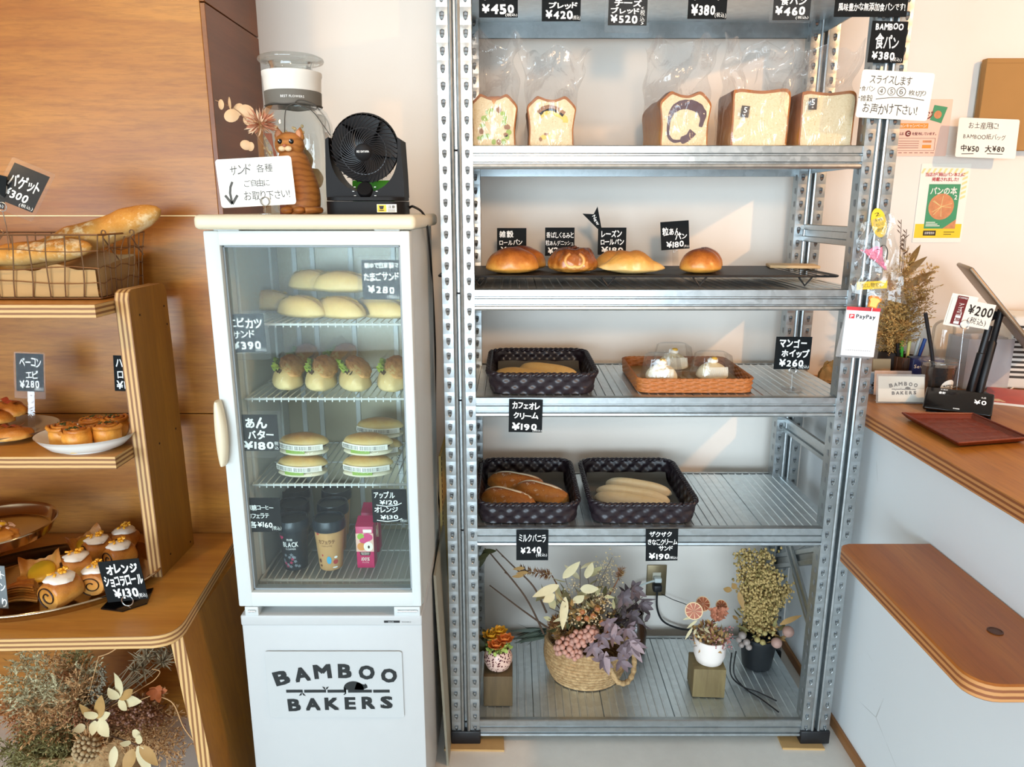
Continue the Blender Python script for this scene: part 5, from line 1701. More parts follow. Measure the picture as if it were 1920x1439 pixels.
b.tube(spline([(0.018, -0.060, 0.213), (0.05, -0.052, 0.202), (0.07, -0.045, 0.178), (0.085, -0.035, 0.155)], 6), 0.001, 6)
b.out('string_bow', plain('grey_string', '4e4a44', 0.8), jar)
PETALW = plain('white_petal', 'e6d5ad', 0.6, var=0.06)
STRAWY = plain('straw_flower', 'd9c592', 0.7, var=0.2, vs=60)
b = B()
rr = random.Random(21)
for cx, cy, cz, s_ in ((0.028, -0.035, 0.105, 0.042), (0.045, -0.02, 0.070, 0.040), (0.02, -0.045, 0.06, 0.034)):
    for ring_, nn, ln in ((0, 5, 0.7), (1, 7, 1.0)):
        for k in range(nn):
            a = 2 * PI * k / nn + ring_
            d = Vector((math.cos(a), -0.45, math.sin(a)))
            b.leaf((cx, cy, cz), d, (0, -1, 0), s_ * ln * 0.85, s_ * 0.8, 0.4, 0, 5, 0.2)
for i in range(26):
    a = rr.uniform(0, 2 * PI)
    r = rr.uniform(0.0, 0.05)
    p = Vector((r * math.cos(a) - 0.01, r * math.sin(a), 0.005))
    q = p + Vector((rr.uniform(-0.03, 0.02), rr.uniform(-0.02, 0.02), rr.uniform(0.09, 0.175)))
    b.tube([p, (p + q) / 2 + Vector((rr.uniform(-.01, .01), 0, 0)), q], 0.0008, 5, 1)
    for k in range(9):
        t_ = 0.45 + 0.55 * k / 8
        c = p + (q - p) * t_
        b.sph(c + Vector((rr.uniform(-.006, .006), rr.uniform(-.006, .006), 0)), rr.uniform(0.002, 0.0045), 1, 1)
for cx, cy, cz in ((0.02, -0.058, 0.098), (0.028, -0.056, 0.036)):
    b.sph((cx, cy, cz), 0.008, 2, 2)
b.out('dried_flowers', [PETALW, STRAWY, plain('dark_flower_eye', '221a1c', 0.8)], jar, smooth=60)

jar.scale = (1.0, 1.0, JS)
# cat figurine
cx_ = at(566, 390, Y=1.60)
CATO = Mat('carved_ginger_wood', 0.55)
_c = CATO.co()
_w = CATO.n('TexWave')
_w.bands_direction = 'Z'
_w.inputs['Scale'].default_value = 26
_w.inputs['Distortion'].default_value = 6
_w.inputs['Detail'].default_value = 2
CATO.l(_c, _w.inputs['Vector'])
CATO.color(CATO.mix(CATO.ramp(_w.outputs[0], [(0.5, 0.0), (0.9, 0.5)]), 'bd7836', '8a4a1c'))
CATO.bump(CATO.noise(_c, 90, 4), 0.4, 0.002)
CATO = CATO.m
cat = thing('cat_figurine', 'carved ginger cat figurine sitting behind the white notice card', 'figurine', (cx_.x, 1.60, ZT))
b = B()
def body(u, v):
    z = 0.145 * u
    a = 2 * PI * v
    rx = 0.036 * (1 - 0.30 * u) + 0.006 * math.sin(u * PI) - (0.012 if u > 0.8 else 0) * (u - 0.8) * 5
    ry = 0.032 * (1 - 0.35 * u) + 0.006 * math.sin(u * PI)
    return (rx * math.cos(a) + 0.012 * u * u * -1 + 0.004 * math.sin(u * 6), ry * math.sin(a), z)
b.grid(body, 24, 28, cv=True)
b.f.append(tuple(range(28)))
b.mi.append(0)
hc = Vector((-0.016, -0.004, 0.142))
b.blob(lambda p: hc + Vector((p.x * 0.030 * (1 + 0.12 * max(0, -p.z)), p.y * 0.026, p.z * 0.025)) + (Vector((0, -0.008, 0)) * max(0, 1 - ((p.x) ** 2 + (p.z + 0.35) ** 2) * 7) if p.y < 0 else Vector((0, 0, 0))), 4)
for sx in (-1, 1):
    e = hc + Vector((sx * 0.020, 0.002, 0.018))
    b.blob(lambda p: e + Vector((p.x * 0.011 * (1 - 0.75 * max(0, p.z)) + sx * 0.004 * max(0, p.z), p.y * 0.006, p.z * 0.017)), 3)
for sx in (-0.022, 0.004):
    b.blob(lambda p: Vector((sx + p.x * 0.013, -0.033 + p.y * 0.014, 0.008 + p.z * 0.008)), 3)
b.tube(spline([(0.03, 0.01, 0.01), (0.042, -0.012, 0.008), (0.034, -0.034, 0.009), (0.018, -0.042, 0.008)], 6), [0.007] * 18 + [0.005], 10)
b.out('body', CATO, cat, smooth=80)
for sx in (-0.0125, 0.0105):
    b = B()
    b.blob(lambda p: hc + Vector((sx + p.x * 0.0055, -0.0232 + p.y * 0.004, 0.004 + p.z * 0.0055)), 2, 0)
    b.blob(lambda p: hc + Vector((sx - 0.0015 + p.x * 0.0015, -0.0272 + p.y * 0.0008, 0.006 + p.z * 0.0015)), 1, 1)
    b.out('eye', [BLACKGLOSS, CHALK], cat, smooth=80)
b = B()
for sx in (-0.0075, 0.0055):
    b.blob(lambda p: hc + Vector((sx + p.x * 0.0075, -0.0295 + p.y * 0.005, -0.0105 + p.z * 0.0055)), 3)
b.blob(lambda p: hc + Vector((-0.001 + p.x * 0.004, -0.0335 + p.y * 0.003, -0.0045 + p.z * 0.0028)), 2, 1)
b.out('muzzle', [plain('cream_fur', 'e7c79a', 0.6), plain('pink_nose', 'b5654a', 0.5)], cat, smooth=80)
b = B()
for sx in (-1, 1):
    e = hc + Vector((sx * 0.021, -0.004, 0.020))
    b.blob(lambda p: e + Vector((p.x * 0.006, p.y * 0.002, p.z * 0.010)), 2)
b.out('inner_ear', plain('ear_pink', 'c98a62', 0.6), cat, smooth=80)

# dried sprig in front of the cat (rose-coloured flower, eucalyptus branch)
root = at(527, 330, Y=1.565)
root.z = ZT
sp = thing('dried_sprig', 'dried pink thistle flower with a pale eucalyptus twig beside the cat', 'dried flower', (root.x, root.y, ZT))
rr = random.Random(4)
fcn = at(489, 233, Y=1.55)
b = B()
for q in ((500, 262), (512, 290)):
    pass
for k in range(5):
    b.tube(spline([root + Vector((0.003 * (k - 2), 0, 0)), at(520 - k, 300, Y=1.56), at(496 + 3 * k, 250, Y=1.553)], 5), 0.0016, 6)
b.out('stem', plain('reddish_stem', '8a4f38', 0.7, var=0.15), sp, world=True)
b = B()
for k in range(230):
    d = Vector((rr.gauss(0, 1), rr.gauss(0, 1), rr.gauss(0, 1))).normalized()
    if d.z < -0.6:
        continue
    b.leaf(fcn + d * 0.008, d, (rr.random(), rr.random(), rr.random()), rr.uniform(0.020, 0.030), 0.004, rr.uniform(-0.3, 0.3), 0 if rr.random() < 0.6 else 1, 3)
b.out('flower_head', [plain('dried_pink', 'c47e5e', 0.7, var=0.15), plain('dried_cream', 'ecc9a4', 0.7, var=0.1)], sp, world=True)
b = B()
tw = spline([at(512, 300, Y=1.57), at(478, 248, Y=1.575), at(450, 212, Y=1.58), at(425, 197, Y=1.585), at(404, 188, Y=1.59)], 6)
b.tube(tw, 0.0009, 6, 1)
for px_, py_, r, dy in ((412, 196, 0.016, 0.0), (428, 194, 0.020, 0.003), (434, 216, 0.021, -0.004), (446, 205, 0.018, 0.002), (462, 208, 0.020, 0.0), (465, 224, 0.018, 0.004), (460, 272, 0.016, 0.0), (468, 275, 0.014, 0.0)):
    c = at(px_, py_, Y=1.58 + dy)
    a, tl = rr.uniform(0, 2 * PI), rr.uniform(-0.9, 0.9)
    T = Matrix.Translation(c) @ Euler((rr.uniform(-.5, .5), rr.uniform(0, 3), tl)).to_matrix().to_4x4()
    b.grid(lambda u, v: (r * 0.62 * u * math.cos(2 * PI * v), 0.003 * u * u, r * 0.75 * u * math.sin(2 * PI * v)), 3, 16, 0, cv=True, T=T)
b.out('eucalyptus_leaves', [plain('pale_eucalyptus', 'dcb489', 0.6, var=0.1), plain('twig', '9a7350', 0.7)], sp, world=True, smooth=80)

# leaning boards in the gap between fridge and rack
b = B()
b.box((-0.196, 1.99, 0.40), (0.006, 0.24, 0.80))
for i in range(24):
    b.box((-0.1925, 1.885, 0.42 + 0.016 * i), (0.001, 0.004, 0.009), mi=1)
tag(b.out('leaning_panel', [plain('yellowed_board', 'c0a35e', 0.6, var=0.15, vs=20), BLACKMATT], None), 'yellowish thin board standing in the gap right of the fridge', 'board')
b = B()
for dx in (0.0, -0.006):
    b.add([(-0.1690 + dx, 1.655, 0.0), (-0.1905 + dx, 1.655, 0.56), (-0.1865 + dx, 1.865, 0.60), (-0.1690 + dx, 1.865, 0.0)], [(0, 1, 2, 3)])
for p_, q_ in ((0, 1), (1, 2), (2, 3), (3, 0)):
    b.f.append((p_, q_, q_ + 4, p_ + 4))
    b.mi.append(0)
tag(b.out('leaning_panel', plain('grey_board', '97917f', 0.6, var=0.15, vs=20), None, smooth=0), 'grey board leaning against the fridge side near the floor', 'board')
# ---------------------------------------------------------------- bagged loaves on the second shelf
Z2 = SHELF_Z[1]
def loaf_outline(kind, w, h):
    if kind == 'square':
        pts = [(-w / 2 + 0.004, 0), (w / 2 - 0.004, 0), (w / 2, 0.005), (w / 2 + 0.001, h * 0.5), (w / 2 + 0.002, h * 0.85), (w / 2 - 0.002, h * 0.97), (w / 2 - 0.014, h * 1.005),
               (w * 0.2, h * 0.985), (0, h * 0.965), (-w * 0.2, h * 0.98), (-w / 2 + 0.016, h * 1.0), (-w / 2 + 0.004, h * 0.985), (-w / 2 - 0.001, h * 0.93), (-w / 2, h * 0.5), (-w / 2, 0.005)]
    else:
        pts = [(-w / 2 + 0.004, 0), (w / 2 - 0.004, 0), (w / 2, 0.005), (w / 2 - 0.001, h * 0.35), (w / 2 + 0.003, h * 0.62), (w / 2 + 0.004, h * 0.78), (w / 2 - 0.010, h * 0.93), (w * 0.30, h * 1.0), (w * 0.20, h * 0.97),
               (w * 0.06, h * 0.93), (-w * 0.10, h * 0.94), (-w * 0.24, h * 0.985), (-w * 0.32, h * 1.0), (-w / 2 + 0.008, h * 0.92), (-w / 2 - 0.004, h * 0.80), (-w / 2 - 0.002, h * 0.6), (-w / 2 + 0.001, h * 0.35), (-w / 2, 0.005)]
    P = [Vector((p[0], p[1], 0)) for p in pts]
    P.append(P[0])
    q = spline(P, 4)[:-1]
    return [(p.x, p.y) for p in q]
RIM = plain('loaf_rim_crust', '9c5b25', 0.5, var=0.25, vs=70)
def loaf(label, kind, px0, px1, ytop, Y0, L, yaw=0.0, group=None):
    xl, xr = at(px0, 270, Y=Y0).x, at(px1, 270, Y=Y0).x
    w, h = xr - xl, at(px0, ytop, Y=Y0).z - Z2
    t = thing('bread_loaf', label, 'bread', ((xl + xr) / 2, Y0, Z2 + 0.0005), (0, 0, R(yaw)), group)
    o = loaf_outline(kind, w, h)
    n = len(o)
    b = B()
    rings = []
    for j in range(13):
        v = j / 12
        k = 1 + 0.02 * math.sin(v * 9) * (1 if kind != 'square' else 0.3)
        e = 1 - (0.07 * ((v - 0.88) / 0.12) if v > 0.88 else 0)
        hk = 1 + (0.03 * math.sin(v * PI * 3) if kind != 'square' else 0.0)
        rings += [(p[0] * k * e, L * v, p[1] * (hk if p[1] > h * 0.5 else 1) * (1 if v < 0.9 else 1 - 0.06 * (v - 0.9) / 0.1)) for p in o]
    fs = [(j * n + i, j * n + (i + 1) % n, (j + 1) * n + (i + 1) % n, (j + 1) * n + i) for j in range(12) for i in range(n)]
    from mathutils.geometry import tessellate_polygon
    tess = tessellate_polygon([[Vector((p[0], p[1], 0)) for p in o]])
    fs += [tuple(i + 12 * n for i in f) for f in tess]
    b.add(rings, fs)
    b.out('crust', LOAFCRUST, t, smooth=60)
    b = B()
    cy = h * 0.48
    face = [(p[0] * 0.945, -0.0008, cy + (p[1] - cy) * (0.89 if p[1] > h * 0.75 else 0.96)) for p in o]
    b.add(face + [(p[0], 0, p[1]) for p in o], [tuple(f) for f in tess] + [(i, (i + 1) % n, n + (i + 1) % n, n + i) for i in range(n)], [0] * len(tess) + [1] * n)
    b.out('cut_face', [CRUMB, RIM], t, smooth=0)
    return t, w, h, L
def face_patches(t, items, mats, name='filling'):
    """Small irregular patches of filling showing on the cut face: (x, z, rx, rz, material)."""
    b = B()
    for k, (x, z, rx, rz, mi) in enumerate(items):
        n = 14
        b.add([(x + rx * math.cos(2 * PI * i / n) * (1 + 0.3 * nz((i, k, 0), 0.9, k)), -0.0016 - 0.0002 * (k % 5), z + rz * math.sin(2 * PI * i / n) * (1 + 0.3 * nz((i, k, 3), 0.8, k))) for i in range(n)], [tuple(range(n))], mi)
    b.out(name, mats, t)
def band(t, pts, wd, m, name):
    b = B()
    P = spline([(p[0], p[1], 0) for p in pts], 8)
    vs = []
    for i, p in enumerate(P):
        d = (P[min(i + 1, len(P) - 1)] - P[max(i - 1, 0)]).normalized()
        k = i / (len(P) - 1)
        ww = (wd(k) if callable(wd) else wd) * (1 + 0.25 * nz((k * 9, 0, 0), 3, 2))
        vs += [(p.x - d.y * ww / 2, -0.0015, p.y + d.x * ww / 2), (p.x + d.y * ww / 2, -0.0015, p.y - d.x * ww / 2)]
    b.add(vs, [(2 * i, 2 * i + 1, 2 * i + 3, 2 * i + 2) for i in range(len(P) - 1)])
    b.out(name, m, t)
def bag(t, w, h, L, top, seed, wtop=1.25, lean=0.0, y0=-0.006):
    """Clear bread bag: snug round the loaf, then two loose crumpled sheets above it."""
    rr = random.Random(seed)
    ph = [rr.uniform(0, 6.28) for _ in range(8)]
    H = h + top
    def fn(u, v):
        z = H * v
        a = 2 * PI * u
        sq = lambda c: math.copysign(abs(c) ** 0.35, c)
        k = max(0.0, (z - h * 0.9) / (H - h * 0.9))
        k = min(1, k)
        wx = (w / 2 + 0.006) * (1 + (wtop - 1) * k ** 1.2)
        dy = (L / 2 + 0.006) * (1 - k) ** 1.3 + 0.006
        x = wx * sq(math.cos(a)) + lean * k * w
        y = y0 + L / 2 + 0.006 + dy * sq(math.sin(a)) - (L / 2) * 0.55 * k
        cr = 0.004 + 0.014 * k
        y += cr * (math.sin(x * 95 + ph[0] + z * 20) * 0.5 + math.sin(x * 48 - z * 63 + ph[1]) + nz((x, z, 0), 32, seed))
        x += cr * 0.5 * (math.sin(z * 80 + ph[2]) + math.sin(z * 37 + a * 2 + ph[3]))
        zz = z + (0.012 * math.sin(x * 70 + ph[4]) + 0.008 * math.sin(x * 160 + ph[5])) * k * k
        return (x, y, max(zz, 0.0))
    b = B()
    b.grid(fn, 72, 44, cu=True)
    b.out('plastic_bag', BAGFILM, t, smooth=80)
PEA = plain('green_pea', '8fa83a', 0.5, var=0.25, vs=120)
CHEESE = plain('melted_cheese', 'e0b32e', 0.4, var=0.2, vs=120)
BROWNX = plain('toasted_filling', '8a5520', 0.5, var=0.3, vs=120)
BERRY = plain('blueberry_swirl', '3c0c26', 0.45, var=0.25, vs=150)
rr = random.Random(12)
t, w, h, L = loaf('bagged loaf with green peas in its cut face, leftmost on the bread shelf', 'hump', 886, 966, 177, 1.79, 0.19)
pe = [(0.012, 0.086), (0.022, 0.078), (0.028, 0.068), (0.026, 0.056), (0.033, 0.046), (0.036, 0.034), (0.033, 0.022), (0.024, 0.012), (0.012, 0.011), (0.0, 0.011), (-0.016, 0.026), (-0.024, 0.024), (-0.030, 0.036), (-0.028, 0.050), (-0.022, 0.066), (-0.014, 0.080), (0.030, 0.028), (-0.034, 0.020), (-0.006, 0.086)]
face_patches(t, [(x * w / 0.105, z * h / 0.125 * 1.02, rr.uniform(0.005, 0.0085), rr.uniform(0.004, 0.007), 0 if i % 4 else 1) for i, (x, z) in enumerate(pe)], [PEA, BROWNX])
b = B()
b.add([(-0.022, -0.0018, h * 0.93), (-0.006, -0.0018, h * 0.90), (0.0, -0.0018, h * 0.80), (0.008, -0.0018, h * 0.90), (0.026, -0.0018, h * 0.94), (0.012, -0.0018, h * 0.96), (-0.008, -0.0018, h * 0.955)], [(0, 1, 6), (1, 2, 3), (1, 3, 6), (3, 4, 5), (3, 5, 6)])
b.out('split_crust', LOAFCRUST, t)
bag(t, w, h, L, 0.125, 3, 1.1, -0.05)
t, w, h, L = loaf('bagged loaf with a yellow cheese band in its cut face, second from left', 'hump', 992, 1075, 181, 1.79, 0.19)
band(t, [(-w * 0.28, h * 0.66), (-w * 0.18, h * 0.75), (0, h * 0.77), (w * 0.15, h * 0.72), (w * 0.28, h * 0.64)], 0.013, BROWNX, 'filling_band')
band(t, [(-w * 0.25, h * 0.62), (-w * 0.05, h * 0.71), (w * 0.12, h * 0.66), (w * 0.30, h * 0.56), (w * 0.31, h * 0.48)], 0.012, CHEESE, 'cheese_band')
face_patches(t, [(-w * 0.18, h * 0.19, 0.008, 0.005, 0), (w * 0.02, h * 0.21, 0.009, 0.006, 0), (-w * 0.24, h * 0.15, 0.004, 0.005, 1), (-w * 0.12, h * 0.25, 0.005, 0.003, 1)], [CHEESE, BROWNX])
bag(t, w, h, L, 0.110, 8, 1.4, 0.14)
t, w, h, L = loaf('bagged loaf with a dark blueberry swirl in its cut face', 'hump', 1238, 1326, 172, 1.79, 0.26)
band(t, [(w * 0.33, h * 0.36), (w * 0.37, h * 0.55), (w * 0.30, h * 0.68), (w * 0.10, h * 0.76), (-w * 0.12, h * 0.75), (-w * 0.28, h * 0.64), (-w * 0.34, h * 0.45), (-w * 0.34, h * 0.22), (-w * 0.24, h * 0.11), (-w * 0.08, h * 0.11), (w * 0.08, h * 0.17), (w * 0.18, h * 0.28)], lambda k: 0.007 + 0.016 * math.sin(min(1, k * 1.9) * PI) + (0.010 if k > 0.82 else 0), BERRY, 'blueberry_swirl')
bag(t, w, h, L, 0.120, 5, 1.4, -0.02)
for i, (x0, x1, yt, lab, sx, sz) in enumerate(((1370, 1474, 167, 'bagged square white loaf second from right with a small dark 5 sticker', -0.30, 0.60), (1497, 1596, 171, 'bagged square white loaf at the right end with a dark 5 sticker', -0.32, 0.76))):
    t, w, h, L = loaf(lab, 'square', x0, x1, yt, 1.775, 0.14)
    bag(t, w, h, L, 0.105, 21 + i, 1.16, 0.0)
    b = B()
    s_ = 0.0125
    T = Matrix.Translation((w * sx, -0.0085, h * sz)) @ Matrix.Rotation(R(6 if i == 0 else 0), 4, 'Y')
    b.box((0, 0, 0), (s_ * 1.5, 0.0006, s_ * 2.0), mi=0)
    write(b, '5', -0.0038, -0.003, 0.0038, 0.0095, 1, 0.01, 0, y=-0.0006)
    write(b, '枚', -0.0025, -0.0095, 0.0025, -0.0055, 1, 0.0, 0, y=-0.0006)
    b.v = [tuple(T @ Vector(p)) for p in b.v]
    b.out('slice_sticker', [plain('dark_sticker', '2c211c', 0.5), CHALK], t)

# ---------------------------------------------------------------- black cooling rack with buns
Z3 = SHELF_Z[2]
tx0, tx1 = at(822, 520, Y=1.79).x, at(1576, 520, Y=1.79).x
ty0, ty1 = 1.79, 2.095
cr = thing('cooling_rack', 'long black cooling rack with a black mat on the middle shelf', 'cooling rack', ((tx0 + tx1) / 2, 1.95, Z3))
b = B()
zt = Z3 + 0.026
fr = [(p[0], p[1], zt) for p in rrect(tx1 - tx0, ty1 - ty0, 0.02, 5, (tx0 + tx1) / 2, (ty0 + ty1) / 2)]
b.tube(fr, 0.0028, 8, closed=True)
for xf in (tx0 + 0.10, 0.235, 0.46, tx1 - 0.085):
    b.tube([(xf - 0.028, ty0 + 0.002, zt), (xf - 0.018, ty0 + 0.002, zt), (xf, ty0 + 0.002, Z3 + 0.003), (xf + 0.018, ty0 + 0.002, zt), (xf + 0.028, ty0 + 0.002, zt)], 0.0026, 8)
    b.tube([(xf - 0.018, ty1 - 0.002, zt), (xf, ty1 - 0.002, Z3 + 0.003), (xf + 0.018, ty1 - 0.002, zt)], 0.0026, 8)
for i in range(46):
    x = tx0 + 0.012 + (tx1 - tx0 - 0.024) * i / 45
    b.tube([(x, ty0, zt - 0.002), (x, ty1, zt - 0.002)], 0.0011, 5)
b.out('wire_grid', BLACK, cr, world=True)
B().span((tx0 + 0.03, ty0 + 0.004, zt + 0.0005), (tx1 - 0.085, ty1 - 0.006, zt + 0.0022), 0.0005, 1).out('black_mat', plain('black_mat', '111112', 0.55, var=0.1), cr, world=True)
TRT = zt + 0.0026
pw = [at(*q, Z=Z3 + 0.003) for q in ((1478, 507), (1590, 534))]
b = B()
b.box((0.775, 2.03, TRT + 0.005), (0.13, 0.09, 0.008), 0.002, 2, rot=(0, 0.0, R(-12)))
tag(b.out('wooden_board', plain('light_wood_board', 'd8b98a', 0.6, var=0.06), None), 'pale thin wooden board at the right end of the cooling rack', 'board')

def put(o, px, Y, z, rz, label, sc_=None):
    o.location = (at(px, 500, Y=Y).x, Y, z)
    o.rotation_euler = (0, 0, R(rz))
    if sc_:
        o.scale = (sc_,) * 3
    o['label'] = label
    return o
def roll_extra(p, v):
    return v
o = tag(bun(0.132, 0.095, 0.066, 4, 0.05, 1.6, 0.30).out('multigrain_roll', BROWN, None, smooth=80), '', 'bread roll', 'multigrain rolls on the cooling rack')
put(o, 961, 1.845, TRT, 4, 'glossy brown multigrain roll at the front left of the cooling rack')
o2 = o.copy()
COL.objects.link(o2)
put(o2, 978, 1.94, TRT, -4, 'multigrain roll peeping out behind the front one', 0.98)

# walnut twist bun
t = thing('walnut_bun', 'glazed walnut twist bun topped with nuts on the cooling rack', 'bread roll', (at(1075, 500, Y=1.85).x, 1.865, TRT))
def star(p, v):
    a = math.atan2(p.y, p.x)
    k = 0.10 * math.cos(a * 6) * (1 - abs(p.z)) + 0.05 * math.cos(a * 12)
    v.x *= 1 + k * 0.5
    v.y *= 1 + k * 0.5
    v.z *= 1 + 0.10 * math.cos(a * 6) * max(0, p.z) * (1 - max(0, p.z))
    if p.z > 0.75:
        v.z -= 0.012 * (p.z - 0.75) / 0.25
    return v
bun(0.118, 0.110, 0.074, 9, 0.06, 2.5, 0.30, sub=5, extra=star).out('twisted_dough', crust('glazed_twist', 'dd9f4c', 'a65a20', '5e260b', -0.1, 0.95, 0.2, amt=0.9, bump=0.3, spec=0.7), t, smooth=70)
b = B()
for k in range(26):
    a, r = rr.uniform(0, 2 * PI), rr.uniform(0, 0.028)
    b.blob(lambda p: Vector((r * math.cos(a) + p.x * 0.005, r * math.sin(a) + p.y * 0.004, 0.062 + 0.004 * math.sin(k) - r * 0.25 + p.z * 0.0035)) + Vector((0, 0, 1)) * 0.002 * nz(p, 3, k), 2)
b.out('walnut_topping', plain('candied_walnut', '5a2c16', 0.25, var=0.3, vs=100), t, smooth=80)
b = B()
for s0, n_ in ((0, 1.3),):
    pts = []
    for i in range(40):
        k = i / 39
        a = -PI / 2 + (k - 0.5) * 5.6
        r = 0.006 + 0.020 * abs(2 * k - 1)
        pts.append((r * math.cos(a) * 1.25, -0.047 - 0.005 * (1 - abs(2 * k - 1)), 0.026 + r * math.sin(a)))
    b.tube(pts, [0.0045] * 40, 8)
b.out('dough_coil', crust('pale_coil', 'eec27a', 'd08f40', '9b5520', 0, 1.2, 0.35, amt=0.5, bump=0.2), t, smooth=80)

# raisin rolls with ridges
def ridged(p, v):
    k = abs(math.sin(p.x * 4.6 + 0.4))
    v.y *= 0.88 + 0.14 * k
    v.z *= 0.90 + 0.12 * k
    v.z *= 1 - 0.22 * p.x * (p.x > 0)
    return v
CROLL = crust('raisin_roll_crust', 'efcf8a', 'dca04c', 'b06a26', -0.05, 1.05, 0.32, amt=0.4, bump=0.15, spec=0.5)
o = tag(bun(0.165, 0.085, 0.060, 14, 0.04, 2.0, 0.32, ends=0.45, extra=ridged, sub=5).out('raisin_roll', CROLL, None, smooth=80), '', 'bread roll', 'raisin rolls on the cooling rack')
put(o, 1186, 1.84, TRT, 3, 'ridged golden raisin roll at the front of the cooling rack')
o2 = o.copy()
COL.objects.link(o2)
put(o2, 1158, 1.93, TRT, -6, 'raisin roll half hidden behind the front raisin roll', 0.92)
# red bean buns
o = thing('red_bean_roll', '', 'bread roll', group='red bean buns on the cooling rack')
bun(0.104, 0.092, 0.062, 17, 0.03, 1.5, 0.30).out('bun_body', BROWN, o, smooth=80)
b = B()
for k in range(14):
    a, r = rr.uniform(0, 2 * PI), rr.uniform(0, 0.010)
    b.sph((r * math.cos(a), r * math.sin(a), 0.0618 - r * r * 8), (0.0016, 0.0010, 0.0008), 1)
b.out('poppy_seeds', BLACKMATT, o)
put(o, 1313, 1.85, TRT, 0, 'shiny red bean bun at the right of the bun row')
o2 = again(o, '', (0, 0, 0))
put(o2, 1320, 1.945, TRT, 40, 'red bean bun hidden behind the shiny front one', 0.97)

# ---------------------------------------------------------------- woven baskets
def weave_basket(label, x0, x1, y0, y1, z, h, mat, nx=26, nv=3, amp=0.0028, flare=0.012, rim=0.006, name='woven_basket', cat='basket', thick=0.007, r=0.035):
    t = thing(name, label, cat, ((x0 + x1) / 2, (y0 + y1) / 2, z))
    w, d = x1 - x0, y1 - y0
    base = rrect(w, d, r, 8)
    P = [Vector((p[0], p[1], 0)) for p in base]
    P.append(P[0])
    ln = [0]
    for i in range(1, len(P)):
        ln.append(ln[-1] + (P[i] - P[i - 1]).length)
    per = ln[-1]
    def along(s_):
        s_ = (s_ % 1.0) * per
        for i in range(1, len(P)):
            if ln[i] >= s_ - 1e-9:
                k = (s_ - ln[i - 1]) / max(ln[i] - ln[i - 1], 1e-9)
                p = P[i - 1].lerp(P[i], k)
                d_ = (P[i] - P[i - 1]).normalized()
                return p, Vector((d_.y, -d_.x, 0))
        return P[0], Vector((0, -1, 0))
    NU = int(per / 0.0026)
    NS = int(per / 0.021) // 2 * 2
    pos = [along(i / NU) for i in range(NU)]
    b = B()
    for side in (0, 1):
        def wall(u, v):
            p, nrm = pos[int(round(u * NU)) % NU]
            row = v * nv
            pat = math.sin(u * NS * PI + (PI if int(min(row, nv - 0.001)) % 2 else 0))
            pr = abs(math.sin(row * PI)) ** 0.5
            off_ = amp * pat * pr + flare * v - side * thick
            q = p + nrm * off_
            return (q.x, q.y, 0.002 + h * v)
        b.grid(wall, NU, nv * 6, 0, cu=True)
    b.out('wall', mat, t, smooth=50)
    b = B()
    rim_pts = []
    for i in range(NU):
        p, nrm = pos[i]
        q = p + nrm * (flare - thick / 2)
        rim_pts.append(q + Vector((0, 0, h)))
    for ph in (0, PI):
        pts = [q + pos[i][1] * (rim * 0.55 * math.cos(i / NU * NS * PI * 1.5 + ph)) + Vector((0, 0, rim * 0.45 * math.sin(i / NU * NS * PI * 1.5 + ph))) for i, q in enumerate(rim_pts)]
        b.tube(pts, rim * 0.72, 6, closed=True)
    b.out('braided_rim', mat, t, smooth=60)
    b = B()
    b.prism([(p[0] * 0.985, p[1] * 0.985) for p in base], 0.001, 0.004, 2)
    b.out('bottom', mat, t)
    return t
DARKWEAVE = plain('dark_brown_resin_weave', '231a20', 0.36, var=0.25, vs=70)
RATTAN = plain('rattan_weave', 'b06a34', 0.5, var=0.35, vs=160, bump=0.4, bs=400)
GREYPAPER = plain('printed_grey_paper', '6a655c', 0.7, var=0.35, vs=14)
def paper(label, x0, x1, y0, y1, z, m, up=0.02):
    b = B()
    b.grid(lambda u, v: (x0 + (x1 - x0) * u, y0 + (y1 - y0) * v, z + up * (max(0, v - 0.9) * 10) ** 2 + 0.0012 * math.sin(u * 17 + v * 5)), 24, 24)
    o = b.out('paper_sheet', m, None, world=True, loc=((x0 + x1) / 2, (y0 + y1) / 2, z))
    return tag(o, label, 'paper')
Z4, Z5 = SHELF_Z[3], SHELF_Z[4]
def bspan(px0, px1, py, Y):
    return at(px0, py, Y=Y).x, at(px1, py, Y=Y).x
ax0, ax1 = bspan(921, 1113, 738, 1.765)
weave_basket('dark woven basket with two pale bread sticks on the fourth shelf', ax0, ax1, 1.765, 2.08, Z4, 0.052, DARKWEAVE)
paper('grey printed paper in the upper dark woven basket', ax0 + 0.012, ax1 - 0.012, 1.78, 2.06, Z4 + 0.0055, GREYPAPER)
cx0, cx1 = bspan(899, 1080, 982, 1.765)
weave_basket('dark woven basket with three browned rolls at the left of the fifth shelf', cx0, cx1, 1.765, 2.10, Z5, 0.056, DARKWEAVE)
paper('grey printed paper under the three browned rolls', cx0 + 0.012, cx1 - 0.012, 1.78, 2.08, Z5 + 0.0055, GREYPAPER)
dx0, dx1 = bspan(1113, 1302, 982, 1.765)
weave_basket('dark woven basket with three pale bread sticks right of the browned rolls', dx0, dx1, 1.765, 2.10, Z5, 0.056, DARKWEAVE)
paper('grey printed paper under the three pale bread sticks', dx0 + 0.012, dx1 - 0.012, 1.78, 2.08, Z5 + 0.0055, GREYPAPER)
rx0, rx1 = bspan(1196, 1414, 735, 1.775)
rt = weave_basket('orange brown rattan tray with three lidded whipped buns', rx0, rx1, 1.775, 2.06, Z4, 0.036, RATTAN, nv=6, amp=0.0016, flare=0.003, rim=0.003, name='rattan_tray', cat='tray', thick=0.005, r=0.028)
